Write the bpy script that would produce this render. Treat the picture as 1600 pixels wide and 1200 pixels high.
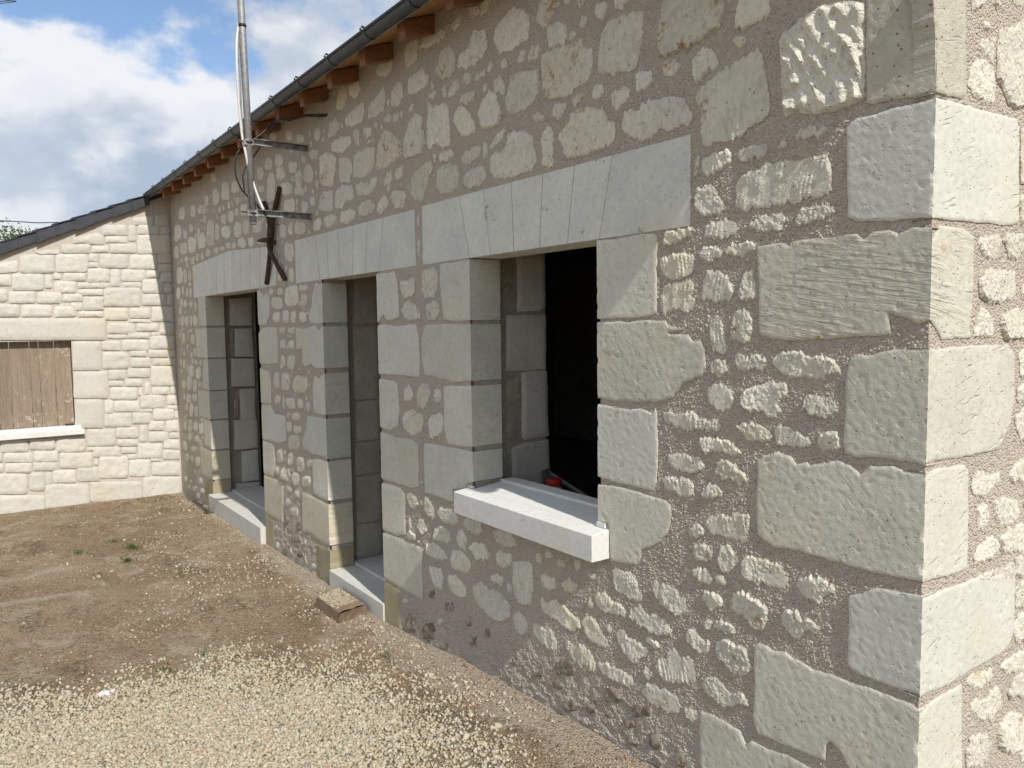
import bpy, bmesh, math, random
import numpy as np
from mathutils import Vector, Matrix, noise
from mathutils.geometry import delaunay_2d_cdt

for o in list(bpy.data.objects):
    bpy.data.objects.remove(o)
S = bpy.context.scene
COL = S.collection
R = math.radians
random.seed(11)
rng = np.random.default_rng(11)

# ------------------------------------------------------------------ camera
EYE = Vector((0.0, -2.0, 1.74))
cam = bpy.data.cameras.new('camera')
cam.sensor_width = 36.0
cam.lens = 1222.0 / 1600.0 * 36.0
cam.clip_start = 0.05
cam.clip_end = 3000.0
camo = bpy.data.objects.new('camera', cam)
COL.objects.link(camo)
yaw, pitch, roll = R(54.82252), R(4.26661), R(-0.721115)
fwd = Vector((-math.sin(yaw) * math.cos(pitch), math.cos(yaw) * math.cos(pitch), -math.sin(pitch)))
rgt = Vector((math.cos(yaw), math.sin(yaw), 0))
upv = rgt.cross(fwd)
r2 = rgt * math.cos(roll) + upv * math.sin(roll)
u2 = -rgt * math.sin(roll) + upv * math.cos(roll)
camo.matrix_world = Matrix(((r2.x, u2.x, -fwd.x, EYE.x), (r2.y, u2.y, -fwd.y, EYE.y), (r2.z, u2.z, -fwd.z, EYE.z), (0, 0, 0, 1)))
S.camera = camo

# ------------------------------------------------------------------ light
SUN_EL, SUN_OFF = R(43.0), R(6.0)
SUN_DIR = Vector((math.cos(SUN_EL) * math.cos(SUN_OFF), -math.cos(SUN_EL) * math.sin(SUN_OFF), math.sin(SUN_EL)))
sl = bpy.data.lights.new('sun', 'SUN')
sl.energy = 2.55
sl.angle = R(0.53)
sl.color = (1.0, 0.96, 0.89)
slo = bpy.data.objects.new('sun', sl)
slo.rotation_euler = SUN_DIR.to_track_quat('Z', 'Y').to_euler()
slo.location = (6, -3, 8)
COL.objects.link(slo)

W = bpy.data.worlds.new('World')
S.world = W
W.use_nodes = True
wn, wl = W.node_tree.nodes, W.node_tree.links
wn.clear()


def wnode(t, **kw):
    n = wn.new(t)
    for k, v in kw.items():
        setattr(n, k, v)
    return n


def wmath(op, a, b=None, clamp=False):
    n = wnode('ShaderNodeMath', operation=op, use_clamp=clamp)
    for i, v in enumerate((a, b)):
        if v is None:
            continue
        if isinstance(v, (int, float)):
            n.inputs[i].default_value = v
        else:
            wl.new(v, n.inputs[i])
    return n.outputs[0]


wo = wnode('ShaderNodeOutputWorld')
sky = wnode('ShaderNodeTexSky', sky_type='NISHITA')
sky.sun_disc = False
sky.sun_elevation = SUN_EL
sky.sun_rotation = R(90) + SUN_OFF
sky.altitude = 60
sky.air_density = 1.0
sky.dust_density = 0.25
sky.ozone_density = 2.2
SKY_STR = 0.09
bg1 = wnode('ShaderNodeBackground')
bg1.inputs[1].default_value = SKY_STR
wl.new(sky.outputs[0], bg1.inputs[0])
# cumulus over the whole sky: billowing fields, lit from the sun's side
tc = wnode('ShaderNodeTexCoord')
C_OFF = (2.5, 8.8, 4.1)


def field(scale, detail, rough, shift=0.0, zs=1.7, off=C_OFF, dist=0.0):
    mp = wnode('ShaderNodeMapping')
    mp.inputs['Location'].default_value = (off[0] - SUN_DIR.x * shift, off[1] - SUN_DIR.y * shift, off[2] - SUN_DIR.z * shift * zs)
    mp.inputs['Scale'].default_value = (1, 1, zs)
    wl.new(tc.outputs['Generated'], mp.inputs[0])
    nz = wnode('ShaderNodeTexNoise')
    nz.inputs['Scale'].default_value = scale
    nz.inputs['Detail'].default_value = detail
    nz.inputs['Roughness'].default_value = rough
    nz.inputs['Distortion'].default_value = dist
    wl.new(mp.outputs[0], nz.inputs['Vector'])
    return nz.outputs[0]


def wramp(v, a, b, lo=0.0, hi=1.0):
    n = wnode('ShaderNodeMapRange', interpolation_type='SMOOTHSTEP')
    n.inputs['From Min'].default_value, n.inputs['From Max'].default_value = a, b
    n.inputs['To Min'].default_value, n.inputs['To Max'].default_value = lo, hi
    wl.new(v, n.inputs[0])
    return n.outputs[0]


f0 = field(4.2, 7, 0.52)
f1 = field(4.2, 5, 0.50, -0.05)
mask = wramp(f0, 0.39, 0.475)
grad = wmath('SUBTRACT', f0, f1)
lit = wmath('ADD', wramp(grad, -0.05, 0.12, 0.0, 0.85), wramp(f0, 0.60, 0.45, 0.0, 0.30), True)
cr = wnode('ShaderNodeMixRGB')
cr.inputs[1].default_value = (0.265, 0.315, 0.390, 1)
cr.inputs[2].default_value = (0.560, 0.565, 0.580, 1)
wl.new(lit, cr.inputs[0])
bg2 = wnode('ShaderNodeBackground')
bg2.inputs[1].default_value = 0.95
wl.new(cr.outputs[0], bg2.inputs[0])
mx = wnode('ShaderNodeMixShader')
wl.new(wmath('MULTIPLY', mask, 0.94), mx.inputs[0])
wl.new(bg1.outputs[0], mx.inputs[1])
wl.new(bg2.outputs[0], mx.inputs[2])
wl.new(mx.outputs[0], wo.inputs[0])

S.view_settings.view_transform = 'Standard'
S.view_settings.look = 'None'
S.view_settings.gamma = 1.0
S.view_settings.exposure = 0.78
S.view_settings.use_curve_mapping = False

S.cycles.max_bounces = 5
S.cycles.diffuse_bounces = 3
S.cycles.glossy_bounces = 2
S.cycles.transmission_bounces = 2
S.cycles.caustics_reflective = False
S.cycles.caustics_refractive = False
S.cycles.use_adaptive_sampling = True
S.cycles.adaptive_threshold = 0.02

DATA = """
FR 2706 -2942,3005 -2915,3052 -2803,3086 -2742,3074 -2702,3043 -2672,2982 -2691,2931 -2806,2920 -2903,2934
FO 1120 -2614,3034 -2580,3061 -2497,3045 -2473,2993 -2514,2989 -2548,2943 -2590,2944 -2623,2987
FR 916 -2552,2934 -2507,2930 -2439,2909 -2431,2854 -2459,2842 -2549,2849 -2553,2890
FR 296 -2688,2852 -2660,2891 -2608,2878 -2608,2851 -2644,2835 -2683,2833
FR 152 -2358,2867 -2343,2910 -2317,2904 -2313,2882 -2343,2863
FR 295 -2270,2898 -2259,2922 -2216,2919 -2206,2905 -2220,2871 -2245,2872
FR 313 -2165,2920 -2158,2880 -2125,2865 -2099,2876 -2099,2898
FR 204 -2372,2997 -2313,2977 -2335,2947 -2361,2946
FR 5044 -2250,2672 -2231,2805 -2192,2839 -2082,2833 -2022,2818 -2019,2752 -2044,2684 -2057,2637 -2083,2637 -2132,2653 -2166,2643 -2200,2666
FO 5036 -2584,2785 -2583,2831 -2533,2834 -2440,2827 -2381,2815 -2351,2825 -2336,2790 -2289,2771 -2289,2718 -2300,2685 -2326,2657 -2364,2659 -2402,2652 -2410,2634 -2502,2644 -2535,2647 -2577,2670 -2585,2735
FR 2634 -2850,2681 -2859,2724 -2824,2769 -2809,2811 -2693,2797 -2614,2786 -2610,2729 -2642,2665 -2742,2651 -2812,2645
FO 7991 -1952,2721 -1937,2780 -1928,2851 -1747,2799 -1670,2762 -1664,2703 -1689,2662 -1720,2658 -1786,2641 -1822,2637 -1822,2656 -1870,2637 -1937,2647 -1949,2689
FR 2413 -1620,2641 -1613,2705 -1601,2739 -1493,2711 -1503,2641 -1542,2639 -1572,2631 -1615,2633
FR 1184 -1791,2545 -1786,2601 -1759,2613 -1714,2605 -1694,2579 -1688,2554 -1732,2546 -1759,2525 -1780,2528
FR 402 -1922,2601 -1913,2619 -1878,2614 -1847,2589 -1861,2574 -1889,2571 -1913,2579
FR 588 -2051,2565 -2051,2620 -2003,2614 -1973,2595 -1973,2571 -1997,2558 -2041,2558
FR 196 -1624,2613 -1607,2616 -1588,2602 -1588,2584 -1607,2581 -1622,2597
FR 557 -2177,2539 -2173,2584 -2116,2585 -2083,2568 -2093,2549 -2149,2521
FR 263 -2286,2600 -2271,2631 -2225,2624 -2222,2607 -2243,2589 -2272,2580
FR 165 -2399,2607 -2391,2625 -2330,2617 -2357,2597 -2384,2584
FR 345 -2528,2602 -2519,2618 -2442,2608 -2438,2592 -2491,2554 -2520,2580
FR 166 -2670,2606 -2630,2610 -2578,2588 -2587,2570 -2630,2579
FO 4716 -2484,2478 -2471,2508 -2423,2522 -2415,2562 -2365,2565 -2272,2556 -2229,2535 -2201,2487 -2173,2481 -2157,2443 -2177,2408 -2237,2401 -2310,2396 -2366,2389 -2425,2395 -2456,2423 -2464,2456
FT 4664 -2123,2447 -2106,2500 -2035,2491 -2019,2513 -1973,2502 -1948,2508 -1883,2498 -1832,2480 -1804,2442 -1796,2404 -1826,2396 -1883,2391 -1942,2410 -1979,2385 -2019,2384 -2067,2402 -2093,2423
FR 910 -2610,2503 -2588,2532 -2545,2541 -2529,2507 -2531,2380 -2560,2385 -2598,2405 -2593,2456
FR 3566 -2981,2485 -2954,2509 -2864,2506 -2823,2572 -2720,2561 -2667,2524 -2654,2467 -2642,2425 -2665,2393 -2761,2387 -2866,2393 -2952,2401 -2982,2443
FT 11020 -1749,2319 -1755,2441 -1777,2467 -1772,2492 -1732,2506 -1668,2525 -1582,2544 -1536,2550 -1524,2537 -1512,2478 -1500,2429 -1493,2381 -1499,2354 -1533,2343 -1580,2324 -1628,2305 -1704,2316 -1736,2310
FR 138 -1784,2222 -1776,2272 -1762,2280 -1762,2245 -1775,2223
FR 1134 -1748,2243 -1743,2271 -1717,2276 -1678,2279 -1653,2286 -1635,2267 -1640,2239 -1665,2229 -1696,2214 -1735,2219
FT 723 -1603,2252 -1596,2266 -1556,2272 -1509,2272 -1500,2261 -1504,2240 -1543,2237 -1596,2235
FR 1441 -1780,2149 -1770,2169 -1743,2181 -1711,2180 -1690,2147 -1669,2118 -1669,2098 -1695,2087 -1742,2087 -1775,2118
FT 8557 -1609,2100 -1607,2165 -1590,2191 -1497,2204 -1409,2208 -1347,2202 -1301,2201 -1292,2170 -1287,2102 -1315,2094 -1407,2092 -1484,2090 -1577,2086
FQ 20484 -1451,2398 -1457,2491 -1460,2555 -1447,2579 -1415,2583 -1395,2601 -1370,2604 -1324,2613 -1276,2602 -1220,2589 -1198,2577 -1194,2485 -1193,2336 -1205,2326 -1242,2318 -1289,2317 -1339,2322 -1390,2339 -1437,2337 -1451,2371
FK1 19540 -1194,2649 -1026,2588 -1018,2301 -1108,2308 -1178,2311 -1187,2318
FK2 22142 -1244,2264 -1213,2283 -1168,2281 -1108,2287 -1019,2290 -1014,1996 -1101,1998 -1207,2009 -1232,2022 -1238,2160
FR 570 -1402,2279 -1369,2285 -1308,2279 -1298,2266 -1318,2258 -1364,2259 -1395,2265
FR 78 -1458,2257 -1436,2262 -1431,2245 -1449,2244
FR 1015 -1396,2027 -1386,2055 -1354,2064 -1304,2063 -1284,2055 -1274,2039 -1313,2032 -1354,2022 -1385,2018
FR 1054 -1560,2032 -1553,2051 -1518,2056 -1446,2057 -1437,2041 -1450,2016 -1494,2012 -1541,2016
FK3 40176 -1520,1709 -1525,1864 -1531,1971 -1494,1973 -1438,1974 -1422,1958 -1395,1972 -1332,1975 -1283,1975 -1207,1976 -1188,1959 -1161,1977 -1117,1976 -1091,1963 -1059,1976 -1016,1970 -1012,1741 -1036,1732 -1061,1747 -1112,1759 -1106,1709 -1119,1700 -1201,1700 -1277,1691 -1401,1686 -1467,1690 -1508,1697
FR 2829 -1461,1613 -1471,1628 -1444,1646 -1400,1652 -1347,1639 -1306,1643 -1276,1632 -1256,1611 -1252,1593 -1275,1592 -1325,1581 -1367,1588 -1399,1581 -1432,1591
FK4 20779 -1231,1514 -1227,1603 -1218,1639 -1196,1653 -1163,1647 -1093,1662 -1012,1668 -1009,1374 -1026,1370 -1086,1377 -1138,1375 -1193,1368 -1228,1375 -1236,1406 -1231,1460
FR 2495 -1583,1508 -1570,1525 -1523,1542 -1488,1553 -1454,1561 -1420,1557 -1424,1523 -1453,1497 -1441,1469 -1475,1457 -1510,1464 -1546,1471 -1575,1478
FR 1360 -1365,1485 -1359,1514 -1345,1530 -1294,1524 -1264,1515 -1253,1494 -1273,1478 -1293,1464 -1323,1470 -1350,1481
FT 1073 -1456,1420 -1447,1430 -1418,1423 -1375,1413 -1349,1397 -1342,1381 -1374,1371 -1418,1377 -1451,1377
FR 748 -1312,1397 -1302,1422 -1272,1429 -1252,1428 -1247,1387 -1267,1375 -1301,1380
FR 957 -1606,1415 -1569,1424 -1521,1429 -1486,1407 -1474,1388 -1509,1375 -1544,1377 -1586,1396
FK5 40125 -1520,1314 -1496,1333 -1451,1350 -1406,1344 -1384,1322 -1348,1333 -1341,1323 -1290,1337 -1251,1350 -1212,1344 -1183,1323 -1156,1352 -1085,1359 -1059,1350 -1008,1350 -1006,1083 -1010,1068 -1061,1062 -1131,1059 -1206,1058 -1285,1061 -1369,1066 -1458,1055 -1493,1067 -1517,1082 -1521,1193
FT 1079 -1719,1499 -1716,1524 -1690,1536 -1658,1538 -1628,1521 -1622,1495 -1637,1469 -1671,1461 -1705,1468
FT 1541 -1919,1418 -1904,1435 -1865,1427 -1798,1439 -1737,1423 -1684,1422 -1670,1402 -1696,1391 -1751,1390 -1807,1380 -1865,1390 -1903,1401
FR 1075 -1756,1346 -1742,1361 -1696,1364 -1631,1361 -1593,1340 -1580,1330 -1618,1321 -1669,1323 -1723,1316 -1742,1331
FT 1143 -1897,1258 -1894,1279 -1864,1294 -1806,1292 -1764,1289 -1736,1267 -1750,1250 -1806,1238 -1864,1236
FR 974 -1682,1254 -1677,1288 -1643,1297 -1605,1281 -1567,1262 -1555,1244 -1579,1234 -1617,1242 -1656,1236
FT 988 -1921,1186 -1909,1204 -1864,1209 -1814,1212 -1783,1191 -1777,1159 -1805,1149 -1849,1157 -1903,1167
FR 519 -1744,1171 -1735,1192 -1695,1211 -1663,1199 -1663,1178 -1687,1164 -1727,1157
FT 2084 -1721,1071 -1713,1099 -1675,1112 -1641,1113 -1603,1131 -1549,1137 -1553,1085 -1565,1058 -1615,1045 -1654,1053 -1702,1043
FR 303 -1796,1034 -1776,1060 -1748,1066 -1737,1042 -1762,1019 -1790,1017
FR 577 -1781,966 -1767,996 -1734,1001 -1701,989 -1701,961 -1734,944 -1767,947
FR 789 -1672,979 -1661,1005 -1633,1020 -1609,1000 -1606,959 -1627,934 -1658,931 -1669,954
FR 2265 -1576,976 -1564,1000 -1528,1009 -1480,1008 -1434,1001 -1411,968 -1422,939 -1456,936 -1503,938 -1551,925 -1576,945
FT 483 -1784,903 -1761,916 -1720,919 -1700,892 -1706,875 -1747,873 -1778,883
FJ 11630 -2257,2060 -2232,2057 -2134,2053 -2035,2057 -1966,2052 -1947,2037 -1950,1931 -1947,1776 -1972,1767 -2068,1762 -2259,1762
FJ 17984 -2259,1750 -2135,1751 -2084,1746 -2035,1752 -1911,1751 -1896,1735 -1851,1726 -1817,1730 -1823,1719 -1895,1709 -1881,1704 -1808,1704 -1786,1681 -1753,1683 -1731,1656 -1733,1625 -1730,1593 -1746,1565 -1779,1555 -1827,1540 -1845,1512 -1874,1484 -1940,1471 -2035,1459 -2171,1454 -2257,1458
FJ 10898 -2257,1433 -2171,1432 -2085,1427 -2035,1436 -1971,1425 -1953,1447 -1946,1393 -1946,1256 -1949,1175 -1965,1145 -2019,1145 -2137,1145 -2208,1151 -2259,1151
FJ 9809 -2259,1121 -2172,1127 -2036,1131 -1971,1123 -1909,1122 -1887,1110 -1878,1085 -1887,1037 -1902,1000 -1939,962 -1987,935 -2026,921 -2029,889 -2052,855 -2103,847 -2191,836 -2198,962 -2202,978 -2260,974
FR 684 -1920,2034 -1911,2051 -1853,2053 -1796,2053 -1774,2049 -1810,2028 -1867,2016 -1917,2010
FT 1017 -1736,2020 -1728,2056 -1676,2061 -1638,2062 -1613,2044 -1601,2027 -1638,2014 -1702,2013
FR 555 -1760,1971 -1747,1986 -1701,1980 -1670,1973 -1668,1957 -1693,1945 -1720,1934 -1746,1953
FR 685 -1655,1968 -1625,1985 -1588,1986 -1550,1986 -1535,1971 -1564,1954 -1600,1944 -1625,1954
FT 1548 -1935,1941 -1923,1967 -1882,1970 -1838,1973 -1790,1967 -1785,1937 -1795,1906 -1838,1896 -1887,1892 -1920,1918
FT 1899 -1932,1809 -1923,1841 -1911,1869 -1867,1876 -1795,1874 -1790,1861 -1801,1837 -1781,1815 -1786,1794 -1814,1777 -1852,1789 -1887,1785 -1917,1779
FT 1728 -1751,1835 -1740,1876 -1719,1906 -1688,1910 -1662,1888 -1636,1870 -1621,1839 -1636,1814 -1687,1812 -1740,1817
FR 765 -1587,1868 -1575,1891 -1546,1897 -1543,1865 -1538,1826 -1557,1811 -1593,1816 -1594,1844
FT 1027 -1712,1709 -1707,1750 -1692,1760 -1666,1750 -1655,1698 -1644,1658 -1672,1647 -1699,1657 -1712,1677
FR 1405 -1627,1709 -1622,1749 -1598,1779 -1569,1784 -1549,1758 -1546,1709 -1560,1679 -1589,1673 -1614,1689
FR 501 -1706,1573 -1706,1605 -1685,1622 -1651,1617 -1646,1586 -1672,1564 -1698,1567
FR 830 -1609,1618 -1601,1638 -1560,1629 -1524,1640 -1496,1621 -1512,1595 -1547,1600 -1571,1589 -1596,1592
FT 1361 -2184,795 -2156,814 -2103,815 -2069,814 -2052,787 -2046,753 -2026,741 -2042,722 -2086,717 -2156,727 -2174,755
FR 1536 -1977,795 -1955,813 -1908,814 -1847,808 -1818,786 -1812,750 -1847,723 -1892,726 -1933,744 -1955,766
FO 539 -1741,815 -1725,842 -1692,848 -1660,832 -1660,812 -1691,796 -1699,783 -1719,799
FR 1884 -1618,818 -1613,851 -1588,879 -1551,879 -1514,869 -1483,854 -1485,816 -1501,785 -1530,782 -1574,806
FT 836 -2285,661 -2274,685 -2229,694 -2192,674 -2138,677 -2114,660 -2121,640 -2174,634 -2229,625 -2266,632
FR 1395 -2086,643 -2080,677 -2036,700 -2009,679 -1970,695 -1923,693 -1892,679 -1877,661 -1907,639 -1954,624 -2003,633 -2036,634
FR 107 -1732,740 -1713,753 -1699,739 -1710,721 -1726,724
FR 402 -1691,735 -1672,759 -1638,765 -1604,758 -1599,743 -1625,731 -1656,731
FR 673 -1808,660 -1794,687 -1774,694 -1737,672 -1704,676 -1712,647 -1745,625 -1774,633
FR 1918 -1677,648 -1672,683 -1651,705 -1611,703 -1561,699 -1548,671 -1535,645 -1560,615 -1598,607 -1637,619 -1666,630
FT 1382 -2641,545 -2627,569 -2596,544 -2538,580 -2487,576 -2445,553 -2384,539 -2376,515 -2425,486 -2480,482 -2522,497 -2575,503 -2619,509
FT 934 -2364,545 -2332,574 -2286,575 -2256,540 -2222,517 -2211,490 -2248,483 -2306,485 -2345,498
FR 45 -2218,578 -2203,577 -2189,561 -2207,550
FT 1155 -2157,559 -2132,580 -2104,564 -2070,563 -2036,561 -1986,549 -2003,531 -2036,500 -2070,476 -2121,500 -2146,525
FR 188 -2003,585 -1996,599 -1954,600 -1932,579 -1954,570 -1977,574
FT 2102 -1954,505 -1938,535 -1898,554 -1892,574 -1861,589 -1831,577 -1788,592 -1773,547 -1773,509 -1802,503 -1846,479 -1891,469 -1932,485
FR 168 -2019,458 -2003,483 -1970,475 -1967,460 -1996,442
FR 1540 -1739,515 -1717,550 -1681,559 -1644,540 -1623,533 -1571,546 -1551,533 -1551,516 -1584,510 -1622,488 -1662,478 -1689,490 -1716,497
FT 855 -2694,429 -2666,438 -2620,429 -2567,441 -2532,396 -2533,363 -2577,353 -2644,359 -2686,383
FT 1130 -2472,416 -2455,436 -2405,425 -2357,441 -2306,419 -2287,386 -2295,357 -2346,346 -2406,352 -2447,384
FT 859 -2268,401 -2230,419 -2175,419 -2122,420 -2080,411 -2070,390 -2097,372 -2139,376 -2193,368 -2242,376
FT 1474 -2026,382 -1986,426 -1907,432 -1861,427 -1837,408 -1845,374 -1891,358 -1938,356 -1986,361
FR 302 -1816,394 -1792,415 -1758,410 -1758,383 -1778,368 -1807,374
FS 23070 -1744,423 -1675,429 -1583,424 -1570,408 -1557,386 -1532,408 -1472,409 -1398,422 -1332,417 -1303,348 -1333,233 -1741,13
FK7 39076 -1524,721 -1512,736 -1476,737 -1453,731 -1412,743 -1385,729 -1352,732 -1320,722 -1258,729 -1199,729 -1142,736 -1087,735 -1035,733 -1005,724 -1002,446 -1172,376 -1193,469 -1224,512 -1254,531 -1270,516 -1273,464 -1315,460 -1381,455 -1472,447 -1508,443 -1526,491 -1523,618
FK6 16050 -1208,975 -1176,988 -1139,1016 -1094,1021 -1043,1025 -1006,1028 -1004,768 -1036,764 -1088,758 -1143,763 -1190,764 -1208,778 -1206,884
FR 1430 -1378,957 -1367,979 -1336,997 -1294,999 -1263,988 -1257,977 -1283,954 -1293,933 -1313,923 -1341,938
FR 1356 -1427,854 -1414,872 -1376,879 -1361,858 -1323,866 -1301,844 -1311,831 -1339,838 -1354,822 -1369,799 -1386,801 -1413,809
FB 722 -2411,328 -2409,303 -2457,280 -2508,264 -2536,258 -2542,303 -2530,316 -2491,342 -2435,359 -2411,352
FB 172 -2626,219 -2629,211 -2650,200 -2683,188 -2698,186 -2702,195 -2696,213 -2682,222 -2645,237 -2629,239
FB 209 -2497,219 -2497,211 -2524,197 -2550,190 -2571,186 -2563,213 -2564,221 -2544,232 -2506,241 -2496,239
FB 449 -2413,153 -2422,137 -2471,111 -2490,118 -2504,124 -2497,156 -2481,172 -2426,196 -2409,192 -2403,178
FB 613 -2133,311 -2141,303 -2161,283 -2209,265 -2232,268 -2238,301 -2219,316 -2210,329 -2146,349 -2130,346
FB 280 -2285,203 -2295,190 -2330,171 -2337,173 -2346,185 -2349,204 -2338,221 -2326,226 -2288,240 -2282,232
FB 178 -2173,225 -2186,213 -2211,204 -2231,197 -2232,209 -2226,225 -2216,233 -2188,247 -2176,247 -2173,233
FB 579 -1978,309 -1996,296 -2045,273 -2077,263 -2078,270 -2081,295 -2069,313 -2038,326 -1985,344 -1971,342
FB 256 -2055,236 -2064,227 -2094,209 -2114,202 -2120,210 -2124,227 -2115,234 -2088,253 -2067,258 -2057,254
FB 254 -2047,164 -2060,154 -2093,135 -2099,140 -2104,151 -2102,173 -2093,178 -2056,196 -2049,194 -2043,181
FB 403 -1932,224 -1940,199 -1951,192 -1974,185 -1987,187 -1989,220 -1985,236 -1955,256 -1946,255 -1933,257
FB 381 -1813,207 -1824,186 -1847,173 -1854,179 -1860,189 -1863,213 -1855,230 -1823,247 -1813,243 -1810,229
FB 134 -2807,207 -2811,196 -2830,186 -2857,181 -2865,185 -2861,203 -2860,215 -2841,223 -2812,231 -2803,224
FB 82 -3879,180 -3899,171 -3937,160 -3947,164 -3956,172 -3950,187 -3933,197 -3889,209 -3880,207 -3879,197
FB 414 -3800,85 -3817,58 -3825,36 -3908,10 -3923,32 -3934,77 -3920,95 -3889,122 -3817,147 -3805,136
FB 566 -3566,122 -3584,66 -3616,47 -3674,23 -3720,32 -3726,62 -3707,110 -3669,135 -3608,154 -3569,153
FB 107 -3571,323 -3579,296 -3590,290 -3623,284 -3636,287 -3635,307 -3626,329 -3616,331 -3586,339 -3578,337
FB 199 -3380,286 -3398,275 -3462,255 -3471,257 -3472,284 -3471,296 -3449,310 -3394,328 -3390,322 -3381,312
FB 128 -3212,267 -3226,251 -3250,245 -3264,238 -3266,258 -3267,279 -3260,290 -3236,299 -3218,306 -3213,290
FB 156 -3034,264 -3046,254 -3074,241 -3089,238 -3095,250 -3096,272 -3086,287 -3057,302 -3041,298 -3036,291
FB 154 -3162,188 -3175,172 -3208,162 -3230,157 -3237,164 -3229,192 -3223,201 -3183,213 -3156,220 -3160,206
FB 151 -3438,60 -3448,51 -3497,29 -3522,28 -3539,29 -3529,47 -3513,64 -3469,84 -3441,91 -3437,84
FB 84 -3499,186 -3503,176 -3515,162 -3537,158 -3546,163 -3549,184 -3544,194 -3534,204 -3508,210 -3497,208
FW 2290 -4183,2049 -3954,2046 -3919,1973 -3905,1797 -3984,1780 -4065,1781 -4104,1811 -4165,1764 -4175,1894
FR 491 -3888,1989 -3842,1994 -3783,1984 -3746,2005 -3725,1981 -3728,1930 -3772,1904 -3847,1900 -3875,1936
FR 950 -3639,2009 -3625,2035 -3504,2034 -3478,2016 -3481,1935 -3522,1898 -3610,1888 -3643,1926
FR 617 -3873,1831 -3848,1872 -3788,1881 -3717,1851 -3669,1810 -3663,1783 -3756,1777 -3852,1785
FR 446 -3606,1825 -3591,1858 -3510,1872 -3465,1844 -3473,1806 -3514,1780 -3581,1781
FJ 4169 -3451,2053 -3314,2052 -3167,2057 -3170,1769 -3293,1765 -3423,1773 -3439,1869 -3454,1966
FJ 6482 -3661,1674 -3616,1748 -3386,1750 -3168,1748 -3167,1479 -3304,1465 -3460,1474 -3627,1489 -3659,1573
FW 4866 -4174,1753 -4066,1756 -3947,1744 -3721,1753 -3689,1674 -3681,1538 -3691,1476 -3808,1471 -3960,1475 -4178,1465
FW 2089 -4175,1439 -4002,1437 -3948,1421 -3931,1278 -3952,1186 -4058,1150 -4166,1154
FR 221 -3872,1390 -3810,1418 -3775,1378 -3791,1342 -3867,1330
FR 548 -3725,1364 -3701,1417 -3650,1437 -3595,1430 -3583,1391 -3613,1338 -3670,1306 -3719,1323
FR 177 -3528,1411 -3475,1424 -3464,1382 -3498,1340 -3530,1361
FR 937 -3895,1227 -3870,1265 -3779,1291 -3672,1272 -3659,1232 -3690,1177 -3786,1149 -3875,1175
FR 652 -3603,1237 -3568,1274 -3480,1298 -3449,1268 -3457,1218 -3504,1179 -3586,1154
FJ 4059 -3436,1439 -3168,1454 -3166,1163 -3284,1146 -3408,1151 -3438,1220
FW 4122 -4168,1127 -3979,1117 -3787,1124 -3729,1103 -3720,981 -3725,875 -3799,856 -3993,850 -4175,848
FJ 5438 -3650,1123 -3474,1126 -3285,1133 -3166,1135 -3165,991 -3230,972 -3243,944 -3366,917 -3362,852 -3484,854 -3654,852 -3657,956 -3660,1042
FW 2592 -4176,821 -4034,836 -3930,835 -3893,793 -3898,701 -3896,573 -4009,542 -4184,539
FR 277 -3870,797 -3838,821 -3764,809 -3730,769 -3782,741 -3857,756
FR 313 -3679,778 -3656,824 -3587,812 -3568,764 -3576,728 -3638,733
FR 553 -3520,773 -3486,807 -3389,808 -3327,784 -3322,752 -3391,731 -3475,731
FR 62 -3862,654 -3844,693 -3825,625 -3849,602
FR 239 -3757,639 -3733,697 -3696,704 -3662,669 -3642,645 -3700,615
FR 503 -3574,625 -3558,680 -3490,704 -3412,687 -3394,647 -3440,620 -3546,621
FR 113 -3882,558 -3848,609 -3774,589 -3790,567
FR 305 -3337,660 -3323,712 -3274,723 -3245,680 -3259,629 -3301,635
FR 519 -3267,757 -3223,804 -3119,812 -3092,761 -3150,733 -3225,739
FR 655 -3009,778 -2955,805 -2852,797 -2813,761 -2854,737 -2957,729
FR 532 -3654,520 -3645,575 -3561,593 -3462,575 -3430,545 -3497,523 -3599,515
FR 561 -3222,653 -3180,679 -3094,698 -3029,657 -3068,620 -3153,615
FR 727 -3398,546 -3377,601 -3289,615 -3224,588 -3213,559 -3244,519 -3336,512 -3386,516
FR 440 -2985,677 -2932,698 -2855,693 -2855,663 -2918,623 -2970,635
FW 4552 -4176,525 -4049,537 -3906,531 -3777,538 -3689,533 -3708,436 -3709,257 -3790,252 -3983,247 -4183,244
FY 1636 -4184,224 -3984,232 -3981,-25 -4198,-32
FR 490 -3622,457 -3499,471 -3480,424 -3503,367 -3570,366 -3617,406
FR 563 -3420,457 -3356,474 -3265,448 -3248,404 -3310,380 -3391,381
FR 2017 -3186,469 -3128,501 -3017,494 -2936,491 -2870,456 -2876,409 -2939,368 -3020,359 -3103,375 -3177,408
FR 208 -3031,558 -2971,582 -2919,572 -2935,543 -3005,534
FR 1876 -2845,665 -2780,693 -2699,695 -2691,603 -2712,511 -2770,494 -2829,507 -2847,576
FR 389 -2635,660 -2594,677 -2537,672 -2538,636 -2582,613 -2627,620
FR 347 -2499,668 -2444,697 -2391,684 -2403,654 -2465,637
FR 496 -2845,427 -2800,450 -2747,428 -2743,385 -2787,350 -2832,363
FR 1494 -3252,2971 -3222,3016 -3137,3021 -3107,3089 -3012,3060 -2993,2993 -3031,2954 -3112,2936 -3179,2946
FO 755 -3159,3214 -3050,3220 -2957,3175 -3000,3134 -3117,3149
FR 198 -3316,3176 -3262,3189 -3216,3198 -3217,3152 -3276,3146
FR 495 -3610,3157 -3574,3194 -3395,3177 -3353,3158 -3397,3135 -3524,3141
FR 710 -3784,3174 -3725,3222 -3621,3208 -3624,3145 -3674,3095 -3766,3104
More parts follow.
